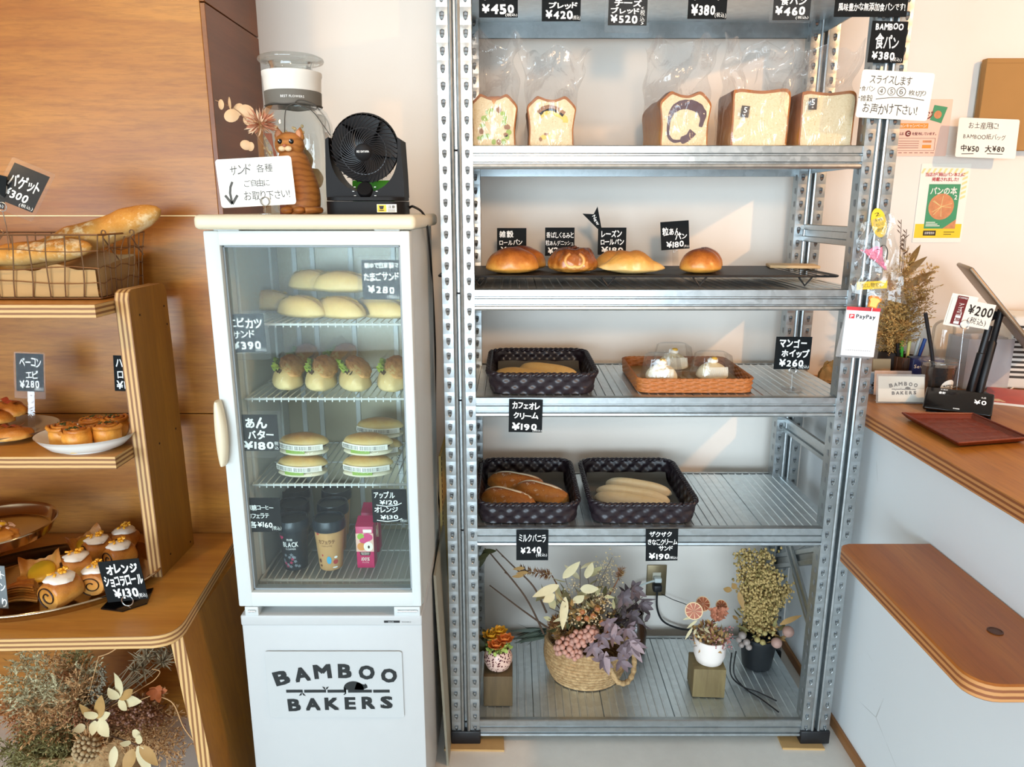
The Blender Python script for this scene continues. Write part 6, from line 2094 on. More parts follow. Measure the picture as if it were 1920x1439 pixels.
paper('beige sheet lining the rattan tray', rx0 + 0.008, rx1 - 0.008, 1.785, 2.05, Z4 + 0.012, plain('tan_sheet', 'b08a52', 0.6, var=0.08), up=0.0)

def stick(p, q, W, H, m, label, name, seed, group, crease=True, cat='bread', px=0.62):
    p, q = Vector(p), Vector(q)
    d = q - p
    def ex(pp, v):
        if crease and pp.z > -0.1 and abs(pp.y - 0.55) < 0.16 and abs(pp.x) < 0.97:
            v.z -= 0.004
        return v
    o = tag(bun(d.length, W, H, seed, 0.03, 1.6, 0.35, px=px, sub=5, extra=ex).out(name, m, None, smooth=80), label, cat, group)
    c = (p + q) / 2
    o.location = c
    o.rotation_euler = (0, -math.asin(max(-1, min(1, d.z / d.length))), math.atan2(d.y, d.x))
    return o
def pY(px, Y, z):
    return Vector((at(px, 719.5 + FPX * math.tan(math.atan((EYE - z - 0.02) / Y) - PITCH), Y=Y).x, Y, z))
zb = Z4 + 0.0075
for k, (p, q, lab) in enumerate((((928, 1.90), (1048, 1.808), 'pale bread stick at the front of the upper dark basket'), ((972, 1.962), (1084, 1.872), 'pale bread stick behind the front one in the upper dark basket'))):
    stick(pY(*p, zb), pY(*q, zb), 0.050, 0.040, PALEBUN, lab, 'cream_bread_stick', 30 + k, 'cream bread sticks in the upper basket')
zb = Z5 + 0.0075
for k, (p, q, lab) in enumerate((((1114, 1.90), (1258, 1.815), 'pale bread stick nearest the front of the lower right basket'), ((1118, 1.95), (1257, 1.865), 'pale bread stick in the middle of the lower right basket'), ((1136, 2.005), (1260, 1.92), 'pale bread stick farthest back in the lower right basket'))):
    stick(pY(*p, zb), pY(*q, zb), 0.046, 0.038, WHITEBUN, lab, 'kinako_bread_stick', 40 + k, 'pale bread sticks in the lower right basket')
MILK = crust('milk_roll_crust', 'efbf78', 'cd8840', '995220', 0.0, 1.0, 0.35, amt=0.6, bump=0.15, flour=('f2dfc0', 55, 0.58))
for k, (p, q, W, lab) in enumerate((((905, 1.895), (1002, 1.825), 0.064, 'browned milk roll at the front left of its basket'), ((916, 2.01), (1022, 1.955), 0.064, 'browned milk roll at the back of its basket'), ((966, 1.935), (1064, 1.855), 0.064, 'browned milk roll at the right side of its basket'))):
    a, c = pY(*p, zb), pY(*q, zb)
    t = thing('milk_roll', lab, 'bread roll', (a + c) / 2 + Vector((0, 0, 0.004 if k == 2 else 0)), (0, 0, math.atan2((c - a).y, (c - a).x)), 'browned milk rolls in the left basket')
    Lr = (c - a).length * 1.05
    bun(Lr, W, 0.052, 50 + k, 0.05, 1.8, 0.32, px=0.75, sub=5).out('roll_body', MILK, t, smooth=80)
    b = B()
    b.grid(lambda u, v: (Lr * 0.42 * (2 * u - 1), 0.010 * (v - 0.5) + 0.004 * math.sin(u * 7), 0.0528 - 0.017 * abs(2 * u - 1) ** 3 + 0.0015 * math.sin(v * PI)), 24, 4)
    b.out('cream_line', plain('vanilla_cream', 'f3e4c4', 0.5, var=0.04), t, smooth=80)

# mango whip buns in clear clamshells
t0 = thing('mango_bun', 'mango bun', 'cake', (0, 0, 0), group='lidded mango whipped buns on the rattan tray')
bun(0.082, 0.078, 0.046, 60, 0.03, 1.5, 0.3).out('bun', WHITEBUN, t0, smooth=80)
b = B()
for k in range(26):
    x = -0.024 + 0.05 * k / 25
    b.tube([(x, -0.0415, 0.016), (x, -0.0425, 0.030), (x, -0.0385, 0.040)], 0.0007, 4)
b.out('paper_cup_pleats', plain('pleated_paper', 'f6efdf', 0.7), t0)
b = B()
b.blob(lambda p: Vector((p.x * 0.014, p.y * 0.014, 0.050 + p.z * 0.008)) + p * 0.002 * nz(p, 3, 4), 3, 0)
b.blob(lambda p: Vector((0.002 + p.x * 0.009, -0.003 + p.y * 0.009, 0.056 + p.z * 0.005)), 2, 1)
b.out('mango_topping', [SUGAR, plain('mango_yellow', 'e3b023', 0.3, var=0.15)], t0, smooth=80)
b = B()
def shell(u, v):
    a = 2 * PI * u
    sq = lambda c: math.copysign(abs(c) ** 0.55, c)
    prof = [(0.068, 0.001), (0.0675, 0.006), (0.0535, 0.007), (0.050, 0.035), (0.044, 0.066), (0.036, 0.071), (0.001, 0.071)]
    i = int(round(v * 6))
    r, z = prof[i]
    return (r * sq(math.cos(a)), r * sq(math.sin(a)) * 0.92, z)
b.grid(shell, 40, 6, cu=True)
b.grid(lambda u, v: (lambda q: (q[0], q[1], -0.001))(shell(u, v * 0.0)), 40, 1, cu=True)
b.out('clear_lid', CLEARPLASTIC, t0, smooth=35)
for i, (px_, Y, lab) in enumerate(((1240, 1.842, 'lidded mango bun at the front left of the rattan tray'), (1335, 1.865, 'lidded mango bun at the right of the rattan tray'), (1261, 1.968, 'lidded mango bun at the back left of the rattan tray'))):
    o = t0 if i == 0 else again(t0, lab, (0, 0, 0))
    o.location = (at(px_, 700, Y=Y).x, Y, Z4 + 0.0165 + (0.004 if i == 2 else 0))
    o.rotation_euler = (0, 0, R((-6, 5, 4)[i]))
    o['label'] = lab
# ---------------------------------------------------------------- posters and bags on the wall right of the rack
WY = WALL_Y - 0.0015
def wall_sheet(name, label, quad, m, cat='poster', Y=WY, r=0.003, thick=0.001):
    """A sheet on the wall given by its photo rectangle; returns (object, place(u, v)) with v upwards."""
    x0, y0, x1, y1 = quad
    a, c = at((x0 + x1) / 2, y0, Y=Y), at((x0 + x1) / 2, y1, Y=Y)
    k = mpp((x0 + x1) / 2, (y0 + y1) / 2, Y)
    w, h = (x1 - x0) * k, a.z - c.z
    cc = Vector(((a.x + c.x) / 2, Y, (a.z + c.z) / 2))
    o = B().prism([(p[0], p[1]) for p in rrect(w, h, r, 3)], -thick / 2, thick / 2, 1).out(name, m, None, loc=cc)
    tag(o, label, cat)
    return o, w, h
def rect(b, w, h, u0, v0, u1, v1, mi, y=-0.0008):
    b.add([((u - 0.5) * w, y, (0.5 - v) * h) for u, v in ((u0, v0), (u1, v0), (u1, v1), (u0, v1))], [(0, 1, 2, 3)], mi)
def line(b, w, h, t, u0, v0, u1, v1, mi, bold=0.01, y=-0.0011):
    write(b, t, (u0 - 0.5) * w, (0.5 - v1) * h, (u1 - 0.5) * w, (0.5 - v0) * h, mi, bold, 0, y)
def disc(b, w, h, u, v, r, mi, y=-0.0009, n=28, sy=1.0):
    b.add([((u - 0.5) * w + r * math.cos(2 * PI * i / n), y, (0.5 - v) * h + r * sy * math.sin(2 * PI * i / n)) for i in range(n)], [tuple(range(n))], mi)
PINKPAPER = plain('pink_poster_paper', 'f0c8b4', 0.5, var=0.02)
MAROON = plain('maroon_print', '7a2a2a', 0.6)
ORANGEP = plain('orange_print', 'e39438', 0.6)
REDP = plain('red_print', 'c0292b', 0.6)
GREENP = plain('green_print', '3f9468', 0.6)
YELLOWP = plain('yellow_print', 'f2cd2e', 0.6)
BREADP = plain('bread_picture', 'd08a5c', 0.6, var=0.35, vs=60)
o, w, h = wall_sheet('campaign_poster', 'pink campaign poster half hidden behind the right rack post', (1612, 186, 1780, 293), PINKPAPER)
b = B()
line(b, w, h, 'オリジナル缶バッジ', .08, .20, .80, .36, 0, 0.02)
rect(b, w, h, .28, .42, .76, .51, 1)
line(b, w, h, 'コレクションキャンペーン', .30, .435, .74, .495, 3, 0.01)
line(b, w, h, 'このお店では', .20, .575, .50, .63, 0)
disc(b, w, h, .545, .60, .0085, 0)
line(b, w, h, 'C', .53, .575, .56, .625, 3, 0.03, y=-0.0014)
line(b, w, h, 'を配布しています。', .59, .575, .86, .63, 0)
disc(b, w, h, .32, .79, .020, 3)
disc(b, w, h, .32, .79, .011, 4, y=-0.0011)
for q in ((.42, .68, .86, .685), (.42, .90, .86, .905), (.42, .68, .424, .905), (.856, .68, .86, .905)):
    rect(b, w, h, *q, 0)
for i in range(4):
    rect(b, w, h, .45, .73 + .04 * i, .68, .738 + .04 * i, 0)
rect(b, w, h, .72, .72, .82, .76, 4)
rect(b, w, h, .72, .80, .82, .86, 1)
for i in range(12):
    rect(b, w, h, .16 + .06 * i, .935, .20 + .06 * i, .945, 0)
b.add([((u - 0.5) * w, -0.0012, (0.5 - v) * h) for u, v in ((.80, .10), (.95, .14), (.90, .42), (.77, .36))], [(0, 1, 2, 3)], 2)
disc(b, w, h, .85, .27, .011, 4, y=-0.0014)
b.out('print', [MAROON, ORANGEP, GREENP, PAPERWHITE, BREADP], o)
o, w, h = wall_sheet('book_poster', 'white poster with a green bread book cover on the right wall', (1719, 307, 1811, 455), PAPERWHITE)
b = B()
for i in range(8):
    b.add([((u - 0.5) * w, -0.0007, (0.5 - v) * h) for u, v in ((.05 + .11 * i, .06), (.10 + .11 * i, .06), (.05 + .11 * i, .12), (.0 + .11 * i + .005, .12))], [(0, 1, 2, 3)], 5)
for i in range(6):
    b.add([((u - 0.5) * w, -0.0007, (0.5 - v) * h) for u, v in ((.86, .12 + .06 * i), (.96, .09 + .06 * i), (.96, .12 + .06 * i), (.86, .15 + .06 * i))], [(0, 1, 2, 3)], 5)
line(b, w, h, '当店が「岡山パン本2」に', .10, .11, .90, .16, 0, 0.015)
line(b, w, h, '掲載されました!', .24, .17, .78, .22, 0, 0.015)
rect(b, w, h, .02, .76, .97, .94, 2)
rect(b, w, h, .20, .255, .84, .82, 1, y=-0.0010)
line(b, w, h, 'パンの本', .24, .29, .78, .39, 3, 0.02, y=-0.0014)
line(b, w, h, '2', .74, .39, .80, .45, 3, 0.02, y=-0.0014)
disc(b, w, h, .50, .54, w * 0.26, 4, y=-0.0013, sy=1.0)
b.add([((u - 0.5) * w, -0.0013, (0.5 - v) * h) for u, v in ((.58, .82), (.84, .70), (.84, .82))], [(0, 1, 2)], 4)
for i, (a_, r_) in enumerate(((0.3, .6), (1.5, .5), (2.6, .62), (4.0, .55))):
    b.tube([((.50 - 0.5) * w + math.cos(a_) * w * .22, -0.0016, (0.5 - .54) * h + math.sin(a_) * w * .22), ((.50 - 0.5) * w, -0.0016, (0.5 - .54) * h), ((.50 - 0.5) * w + math.cos(a_ + 2.2) * w * .2, -0.0016, (0.5 - .54) * h + math.sin(a_ + 2.2) * w * .2)], 0.0009, 4, 5)
for i in range(3):
    rect(b, w, h, .23, .735 + .022 * i, .42 + .05 * i, .745 + .022 * i, 3, y=-0.0012)
rect(b, w, h, .20, .845, .46, .91, 6, y=-0.0010)
line(b, w, h, '好評発売中', .23, .86, .43, .895, 3, 0.01, y=-0.0013)
for i in range(2):
    rect(b, w, h, .62, .86 + .03 * i, .84 - .06 * i, .868 + .03 * i, 6, y=-0.0010)
b.out('print', [REDP, GREENP, YELLOWP, PAPERWHITE, BREADP, plain('pale_yellow_print', 'f3dc9c', 0.6), plain('dark_print', '2a1a16', 0.6)], o)
# kraft bags
def paper_bag(label, x0, y0, x1, y1, Y, d, m):
    a, c = at(x0, y0, Y=Y), at(x1, y1, Y=Y)
    t = thing('paper_bag', label, 'paper bag', ((a.x + c.x) / 2, Y + d / 2, c.z))
    w_, h_ = c.x - a.x, a.z - c.z
    b = B()
    b.box((0, 0, h_ / 2), (w_, d, h_), 0.001, 1)
    b.add([(-w_ / 2 - 0.0004, -d / 2, 0.01), (-w_ / 2 - 0.0004, d / 2, 0.01), (-w_ / 2 - 0.0004, d / 2, h_), (-w_ / 2 - 0.0004, 0.0, h_ * 0.5)], [(0, 1, 3), (1, 2, 3)])
    b.out('bag_body', m, t, smooth=0)
    b = B()
    b.box((0, -d / 2 - 0.0006, h_ - 0.012), (w_, 0.0008, 0.0016))
    b.out('folded_rim', m, t)
    return t
paper_bag('large brown kraft bag on the right wall behind the bag notice', 1852, 109, 1990, 282, 2.185, 0.024, KRAFT)
paper_bag('slim pale paper bag hanging behind the large kraft bag', 1842, 118, 1960, 226, 2.2105, 0.008, plain('pale_bag', 'b3a084', 0.6))

# ---------------------------------------------------------------- hung on the right post
c = at(1611, 622, Y=1.705)
t = thing('payment_sign', 'white payment sign with a red top edge hung on the right rack post', 'sign', (c.x, 1.70, c.z), (R(-4), R(2.5), R(-8)))
k = mpp(1611, 622, 1.70)
w, h = 60 * k, 92 * k
b = B()
b.box((0, 0, 0), (w, 0.004, h), 0.001, 1, 0)
b.prism([(0.002, h / 2 - 0.01), (0.002, -h / 2), (0.034, -h / 2 - 0.008), (0.034, -h / 2 + 0.01)], -w / 2, w / 2, 0, 0)
b.out('sign_body', plain('white_acrylic', 'f1efef', 0.25, var=0.01), t)
b = B()
rect(b, w, h, 0.0, 0.0, 1.0, 0.07, 0, y=-0.0026)
rect(b, w, h, .10, .145, .26, .235, 0, y=-0.0026)
line(b, w, h, 'P', .135, .16, .225, .22, 2, 0.02, y=-0.0030)
line(b, w, h, 'PayPay', .31, .145, .88, .25, 1, 0.02, y=-0.0027)
for i in range(12):
    rect(b, w, h, .12 + .064 * i, .875, .165 + .064 * i, .885, 3, y=-0.0026)
b.out('print', [plain('sign_red', 'd3212d', 0.5), plain('sign_black', '2a2a2c', 0.5), CHALK, plain('grey_text', '8d8a88', 0.6)], t)
# yellow notes
o = tag(B().prism([(0.0275 * math.cos(2 * PI * i / 36) * 0.62, 0.034 * math.sin(2 * PI * i / 36)) for i in range(36)], -0.0005, 0.0005, 1).out('sticky_note', YELLOWP, None, loc=at(1648, 418, Y=1.70), rot=(0, R(-18), 0)), 'yellow oval note hanging from the right rack post', 'note')
b = B()
for i, tx in enumerate(('2', 'km', 'ちいさ', 'あり')):
    write(b, tx, -0.006 - 0.001 * i, 0.016 - 0.012 * i, 0.006 + 0.002 * i, 0.024 - 0.012 * i, y=-0.0009, bold=0.0)
b.out('lettering', INK, o)
o = tag(B().box((0, 0, 0), (0.070, 0.001, 0.018)).out('sticky_note', YELLOWP, None, loc=at(1635, 535, Y=1.69), rot=(0, R(-3), 0)), 'yellow strip note with handwriting across the right rack post', 'note')
b = B()
write(b, '落とし物です', -0.029, -0.006, 0.024, 0.006, y=-0.0009, bold=0.0)
b.out('lettering', INK, o)
# clear bag with a pink cloth
t = thing('clear_bag', 'clear plastic bag with a pink cloth taped to the right rack post', 'plastic bag', at(1640, 500, Y=1.70))
bc = at(1640, 500, Y=1.70)
pts = {'tl': at(1608, 420, Y=1.70), 'tr': at(1668, 400, Y=1.70), 'bl': at(1592, 548, Y=1.70), 'br': at(1694, 570, Y=1.70)}
b = B()
for sg in (-1, 1):
    def sheet(u, v):
        top = pts['tl'].lerp(pts['tr'], u)
        bot = pts['bl'].lerp(pts['br'], u)
        p = top.lerp(bot, v)
        bulge = 0.010 * math.sin(PI * u) * math.sin(PI * min(1, v * 1.1))
        return (p.x + 0.003 * math.sin(v * 20), p.y + sg * bulge + 0.003 * math.sin(u * 17 + v * 9 + sg) - 0.012, p.z)
    b.grid(sheet, 26, 26)
b.out('bag_film', CLEARPLASTIC, t, world=True, smooth=80)
b = B()
def cloth(u, v):
    p = at(1612, 470, Y=1.69).lerp(at(1652, 462, Y=1.69), u).lerp(at(1655, 500, Y=1.69).lerp(at(1662, 508, Y=1.69), u), v)
    return (p.x + 0.002 * math.sin(u * 14 + v * 6), p.y + 0.004 * math.sin(u * 19) * math.sin(v * 13 + 1), p.z + 0.002 * math.sin(u * 25 + v * 11))
b.grid(cloth, 24, 24)
b.out('pink_cloth', plain('pink_cloth', 'e58aa6', 0.8, var=0.15, vs=90), t, world=True, smooth=60)
b = B()
b.tube(spline([at(1645, 468, Y=1.69), at(1657, 460, Y=1.69), at(1664, 470, Y=1.69), at(1662, 488, Y=1.69)], 6), 0.0012, 6)
b.out('black_loop', CORD, t, world=True)
# toast charm
tcx = at(1638, 567, Y=1.69)
t = thing('toast_charm', 'small orange toast shaped charm above the payment sign', 'charm', tcx, (0, R(14), 0))
shape = [(-0.010, -0.013), (0.010, -0.013), (0.011, 0.002), (0.015, 0.006), (0.014, 0.012), (0.007, 0.015), (-0.007, 0.015), (-0.014, 0.012), (-0.015, 0.006), (-0.011, 0.002)]
B().prism(shape, -0.003, 0.003, 1).out('toast_crust', plain('charm_orange', 'e08a34', 0.5), t)
B().prism([(x * 0.78, z * 0.74 - 0.001) for x, z in shape], -0.0036, -0.0030, 1).out('toast_face', plain('charm_yellow', 'f3cf73', 0.5), t)
b = B()
b.tube([(0, 0, 0.015), (-0.006, 0.002, 0.020), (-0.020, 0.004, 0.018)], 0.0012, 6)
b.tube([(0.002, 0, -0.013), (0.003, 0, -0.022)], 0.001, 6)
b.out('charm_chain', STEELWIRE, t)

# ---------------------------------------------------------------- on the worktop
CZ = CT + 0.0005
def onct(px, py):
    p = at(px, py, Z=CT)
    p.z = CZ
    return p
def onY(px, Y):
    p = pY(px, Y, CT - 0.02)
    return Vector((p.x, Y, CZ))
p = onct(1689, 757)
t = thing('name_card', 'white shop card with a black logo in a clear stand on the worktop', 'card', p, (0, 0, R(-4)))
k = mpp(1689, 735, p.y)
w, h = 84 * k, 48 * k
TL = Matrix.Translation((0, 0, 0.004)) @ Matrix.Rotation(R(-14), 4, 'X')
b = B()
b.box((0, 0, h / 2), (w, 0.0008, h), mi=0)
b.v = [tuple(TL @ Vector(q)) for q in b.v]
b.out('paper_card', PAPERWHITE, t)
b = B()
draw_logo(b, lambda u, v: TL @ Vector((w * (-0.30 + 0.68 * u), -0.0008, h * 0.20 + v * w * 0.74)))
b.out('logo_print', plain('card_grey', '6d6a66', 0.6), t)
b = B()
b.box((-0.002, 0.0012, h / 2 + 0.003), (w + 0.006, 0.0012, h + 0.006))
b.box((-0.002, -0.0014, h / 2 + 0.003), (w + 0.006, 0.001, h + 0.006))
b.box((0, 0.012, 0.0012), (w, 0.03, 0.0016))
b.v = [tuple(TL @ Vector(q)) if q[2] > 0.003 else q for q in b.v]
b.out('clear_stand', ACRYLIC, t)
p = onct(1636, 739)
t = tag(B().box((0, 0, 0.031), (0.056, 0.002, 0.062), rot=(0, 0, 0)).out('photo_card', [plain('photo_sky', 'a9bccb', 0.5), PAPERWHITE], None, loc=p, rot=(R(-10), 0, R(3))), 'small photo card with a pale sky standing beside the rack post', 'photo')
b = B()
rr = random.Random(31)
for i in range(60):
    x, z = rr.uniform(-0.026, 0.024), rr.uniform(0.003, 0.032)
    b.box((x, -0.0014, z), (rr.uniform(0.002, 0.005), 0.0004, rr.uniform(0.002, 0.006)), mi=i % 3)
b.out('print', [plain('photo_dark', '3b3330', 0.6), plain('photo_rose', 'b98a86', 0.6), plain('photo_cream', 'd8cfc2', 0.6)], t)
# postcards behind the shop card
p = onY(1672, 1.96)
t = tag(B().box((0, 0, 0.034), (0.10, 0.002, 0.068)).out('postcard', plain('pale_pink_card', 'ecd6cd', 0.6, var=0.15, vs=60), None, loc=p, rot=(R(-8), 0, R(-3))), 'pale pink postcard standing behind the shop card', 'postcard')
# iced coffee cup
p = onY(1752, 1.90)
t = thing('iced_coffee_cup', 'clear takeaway cup of dark iced coffee with a black straw', 'drink cup', p)
b = B()
b.lathe([(0.031, 0.0), (0.032, 0.002), (0.045, 0.106), (0.0475, 0.108)], 40, 0, cap=False)
b.out('clear_cup', CLEARPLASTIC, t, smooth=60)
b = B()
b.lathe([(0.001, 0.002), (0.0305, 0.002), (0.0425, 0.098), (0.001, 0.0985)], 40, 0, cap=False)
b.out('coffee', plain('iced_coffee', '1b130e', 0.1, var=0.1), t, smooth=60)
b = B()
b.lathe([(0.0505, 0.106), (0.051, 0.110), (0.049, 0.114), (0.046, 0.115), (0.044, 0.111), (0.001, 0.111)], 40, 0, cap=False)
b.lathe([(0.018, 0.1115), (0.017, 0.114), (0.001, 0.114)], 24, 0, cap=False)
b.out('clear_lid', CLEARPLASTIC, t, smooth=50)
b = B()
b.tube([(0.0, 0.0, 0.03), at(1747, 660, Y=p.y) - p, at(1735, 587, Y=p.y - 0.01) - p], 0.0048, 12)
b.out('straw', BLACK, t)
b = B()
def cs(x, z, dy=0.0):
    r = 0.031 + 0.0138 * z / 0.106 + 0.0006 + dy
    a = x / r + 0.28
    return (r * math.sin(a), -r * math.cos(a), z)
b.grid(lambda u, v: cs(0.0215 * u * math.cos(2 * PI * v), 0.045 + 0.0215 * u * math.sin(2 * PI * v)), 4, 28, 0, cv=True)
draw_logo(b, lambda u, v: cs((u - 0.5) * 0.034, 0.038 + v * 0.034, 0.0006), mi=1)
b.out('round_sticker', [PAPERWHITE, INK], t, smooth=60)
# clear tub behind it
p = onY(1684, 1.99)
t = thing('clear_tub', 'low clear plastic tub behind the shop card', 'container', p)
B().lathe([(0.040, 0.0), (0.046, 0.03), (0.050, 0.032)], 32, 0, cap=False).lathe([(0.050, 0.033), (0.046, 0.05), (0.03, 0.058), (0.001, 0.06)], 32, 0, cap=False).out('tub', CLEARPLASTIC, t, smooth=60)
b = B()
for i in range(24):
    a, r = rr.uniform(0, 6.28), rr.uniform(0, 0.032)
    b.sph((r * math.cos(a), r * math.sin(a), 0.008 + rr.uniform(0, 0.014)), rr.uniform(0.006, 0.01), 1)
b.out('biscuit_pieces', plain('biscuit', 'a8714a', 0.7, var=0.25, vs=60), t, smooth=60)
# pen stand
p = onY(1692, 2.09)
t = thing('pen_stand', 'brown pen holder full of pens behind the coffee cup', 'pen holder', p)
b = B()
b.lathe([(0.001, 0.0), (0.034, 0.0), (0.037, 0.085), (0.034, 0.086), (0.032, 0.003), (0.001, 0.003)], 28, 0, cap=False)
for i in range(14):
    a = 2 * PI * i / 14
    b.tube([(0.0345 * math.cos(a), 0.0345 * math.sin(a), 0.001), (0.0375 * math.cos(a), 0.0375 * math.sin(a), 0.085)], 0.0022, 6)
b.out('holder', plain('dark_brown_wood', '5a3a24', 0.5, var=0.2, vs=60), t)
for i, (cl, dx, dy, dz) in enumerate((('3fae3a', -0.012, 0.0, 0.135), ('f0e08a', 0.006, 0.005, 0.135), ('d9d9d6', 0.022, 0.0, 0.140), ('2b4f96', 0.026, -0.012, 0.14), ('17181a', -0.024, -0.008, 0.125), ('c23a2e', 0.030, -0.002, 0.12), ('20242a', -0.016, 0.014, 0.128))):
    b = B()
    q = Vector((dx, dy, 0.01)) * 0.6
    e = Vector((dx * 1.5, dy * 1.5, dz))
    b.tube([q, q.lerp(e, 0.7), q.lerp(e, 0.72), e], [0.0042, 0.0045, 0.0052, 0.005], 10)
    tag(b.out('pen', plain('pen_colour', cl, 0.4), None, loc=p), ('green marker', 'pale yellow highlighter', 'silver pen', 'blue pen', 'black marker at the left', 'red capped pen', 'dark grey pen at the back')[i] + ' standing in the brown pen holder', 'pen', 'pens in the brown holder')
# navy packet
p = onY(1728, 2.05)
t = thing('tissue_packet', 'navy blue packet with white lettering beside the pen holder', 'packet', p, (0, 0, R(-8)))
B().box((0, 0, 0.045), (0.085, 0.05, 0.088), 0.004, 2).out('packet_body', plain('navy_packet', '1c2a6b', 0.35), t)
b = B()
write(b, 'Seven Silky', -0.038, 0.058, 0.038, 0.072, 0, 0.01, 0, y=-0.0256)
write(b, 'tissue', 0.0, 0.022, 0.03, 0.029, 0, 0.0, 0, y=-0.0256)
b.out('print', CHALK, t)
# glass bell jar
p = onY(1757, 2.14)
t = thing('bell_jar', 'tall clear glass bell jar behind the coffee cup', 'glass dome', p)
b = B().lathe([(0.032, 0.006)] + [(0.032, 0.02), (0.031, 0.150)] + [(0.031 * math.cos(a), 0.155 + 0.030 * math.sin(a)) for a in [R(10 * i) for i in range(1, 9)]] + [(0.001, 0.185)], 40, 0, cap=False)
b.out('glass_dome', JARGLASS, t, smooth=70)
B().lathe([(0.038, 0.0), (0.038, 0.005), (0.036, 0.006), (0.001, 0.006)], 36, 0).out('wooden_base', OAK_X, t)
b = B()
for i in range(60):
    a, r = rr.uniform(0, 6.28), rr.uniform(0, 0.020)
    b.leaf((r * math.cos(a), r * math.sin(a), 0.006), (rr.gauss(0, .3), rr.gauss(0, .3), 1), (1, 0, 0), rr.uniform(0.02, 0.035), 0.006, 0.4, 0, 3)
b.out('dried_grass', STRAWY, t)
# iced coffee price sign
p = onY(1790, 1.84)
lc = at(1808, 608, Y=p.y)
ring_holder('tall wire holder with the iced coffee price sign', p, lc, ring_r=0.011, base=(0.025, 0.002), base_mat=ACRYLIC)
o = card('white iced coffee sign with a maroon strip and a handwritten 200 yen', (1778, 565, 1862, 612), p.y, [('¥200', .42, .14, .98, .56, {'bold': .02}), (TAX, .46, .62, .90, .92, {'bold': .0})], roll=10, mat=PAPERWHITE, ink=INK, name='menu_card', cat='sign card')
k = mpp(1820, 590, p.y)
w, h = 84 * k, 47 * k
b = B()
rect(b, w, h, .10, -.12, .34, 1.02, 0, y=-0.0013)
for i, ch in enumerate('アイスコーヒー'):
    write(b, ch if ch != 'ー' else '｜', (-0.5 + .17) * w, (0.5 - .17 - .12 * i - .10) * h, (-0.5 + .29) * w, (0.5 - .17 - .12 * i) * h, 1, 0.01, 0, y=-0.0018)
write(b, 'COFFEE', (-0.5 + .12) * w, (0.5 + .02) * h, (-0.5 + .32) * w, (0.5 + .08) * h, 1, 0.01, 0, y=-0.0018)
b.out('maroon_strip', [plain('maroon_strip', '6d2023', 0.5), CHALK], o)
b = B()
b.box((-0.23 * w, 0.002, 0.002), (w * 0.6, 0.001, h * 1.28))
b.out('paper_backing', PAPERWHITE, o)
# translucent box
p = onY(1826, 2.08)
t = thing('acrylic_box', 'frosted clear box on the worktop behind the price sign', 'box', p)
b = B()
W_, D_, H_ = 0.13, 0.10, 0.145
for lo, hi in (((-W_ / 2, -D_ / 2, 0), (W_ / 2, -D_ / 2 + 0.003, H_)), ((-W_ / 2, D_ / 2 - 0.003, 0), (W_ / 2, D_ / 2, H_)), ((-W_ / 2, -D_ / 2 + 0.003, 0), (-W_ / 2 + 0.003, D_ / 2 - 0.003, H_)), ((W_ / 2 - 0.003, -D_ / 2 + 0.003, 0), (W_ / 2, D_ / 2 - 0.003, H_))):
    b.span(lo, hi)
b.out('walls', film('frosted_clear', (0.95, 0.93, 0.93), 0.05, 0.2, haze=0.35), t)
B().span((-W_ / 2 + 0.006, -D_ / 2 + 0.006, 0.0), (W_ / 2 - 0.006, D_ / 2 - 0.006, 0.004)).out('bottom', PAPERWHITE, t)
# white slatted appliance at the right edge
p = onY(1918, 2.09)
t = thing('fan_heater', 'white appliance with dark slatted vents at the right edge of the worktop', 'heater', p, (0, 0, R(-12)))
b = B()
b.box((0, 0, 0.105), (0.16, 0.14, 0.21), 0.008, 3)
b.out('casing', plain('white_casing', 'ece6da', 0.4), t)
b = B()
for i in range(11):
    z = 0.035 + 0.0145 * i
    for x in (-0.052, 0.0, 0.052):
        b.box((x, -0.0705, z), (0.044, 0.002, 0.007), 0.0008, 1)
b.out('vent_slats', plain('vent_dark', '3a332c', 0.6), t)
# customer display
p = onct(1792, 779)
t = thing('customer_display', 'black customer display showing zero yen on its slanted screen', 'register display', p, (0, 0, R(-34)))
b = B()
TL = Matrix.Translation((0, 0.0, 0.006)) @ Matrix.Rotation(R(-52), 4, 'X')
b.box((0, 0, 0.036), (0.150, 0.012, 0.074), 0.006, 3, 0)
b.v = [tuple(TL @ Vector(q)) for q in b.v]
b.prism([(-0.004, 0.0), (0.06, 0.0), (0.075, 0.03), (0.05, 0.045)], -0.066, 0.074, 0, 0)
b.out('housing', BLACKGLOSS, t)
b = B()
def wl(tx, x0, z0, x1, z1, bd):
    bb = B()
    write(bb, tx, x0, z0, x1, z1, 0, bd, 0, y=-0.0066)
    b.add([tuple(TL @ Vector(q)) for q in bb.v], bb.f, 0)
wl('会計', -0.045, 0.050, -0.030, 0.058, 0.01)
wl('¥0', 0.034, 0.030, 0.060, 0.044, 0.01)
wl('0点', 0.048, 0.050, 0.058, 0.056, 0.0)
wl('CASIO', -0.008, 0.006, 0.006, 0.009, 0.02)
wl('お会計', -0.042, 0.063, -0.026, 0.067, 0.0)
sm = Mat('screen_digits', 0.4)
sm.color('f4f4f0')
sm.set(Emission_Color=(1, 1, 1, 1), Emission_Strength=0.8)
b.out('print', sm.m, t)
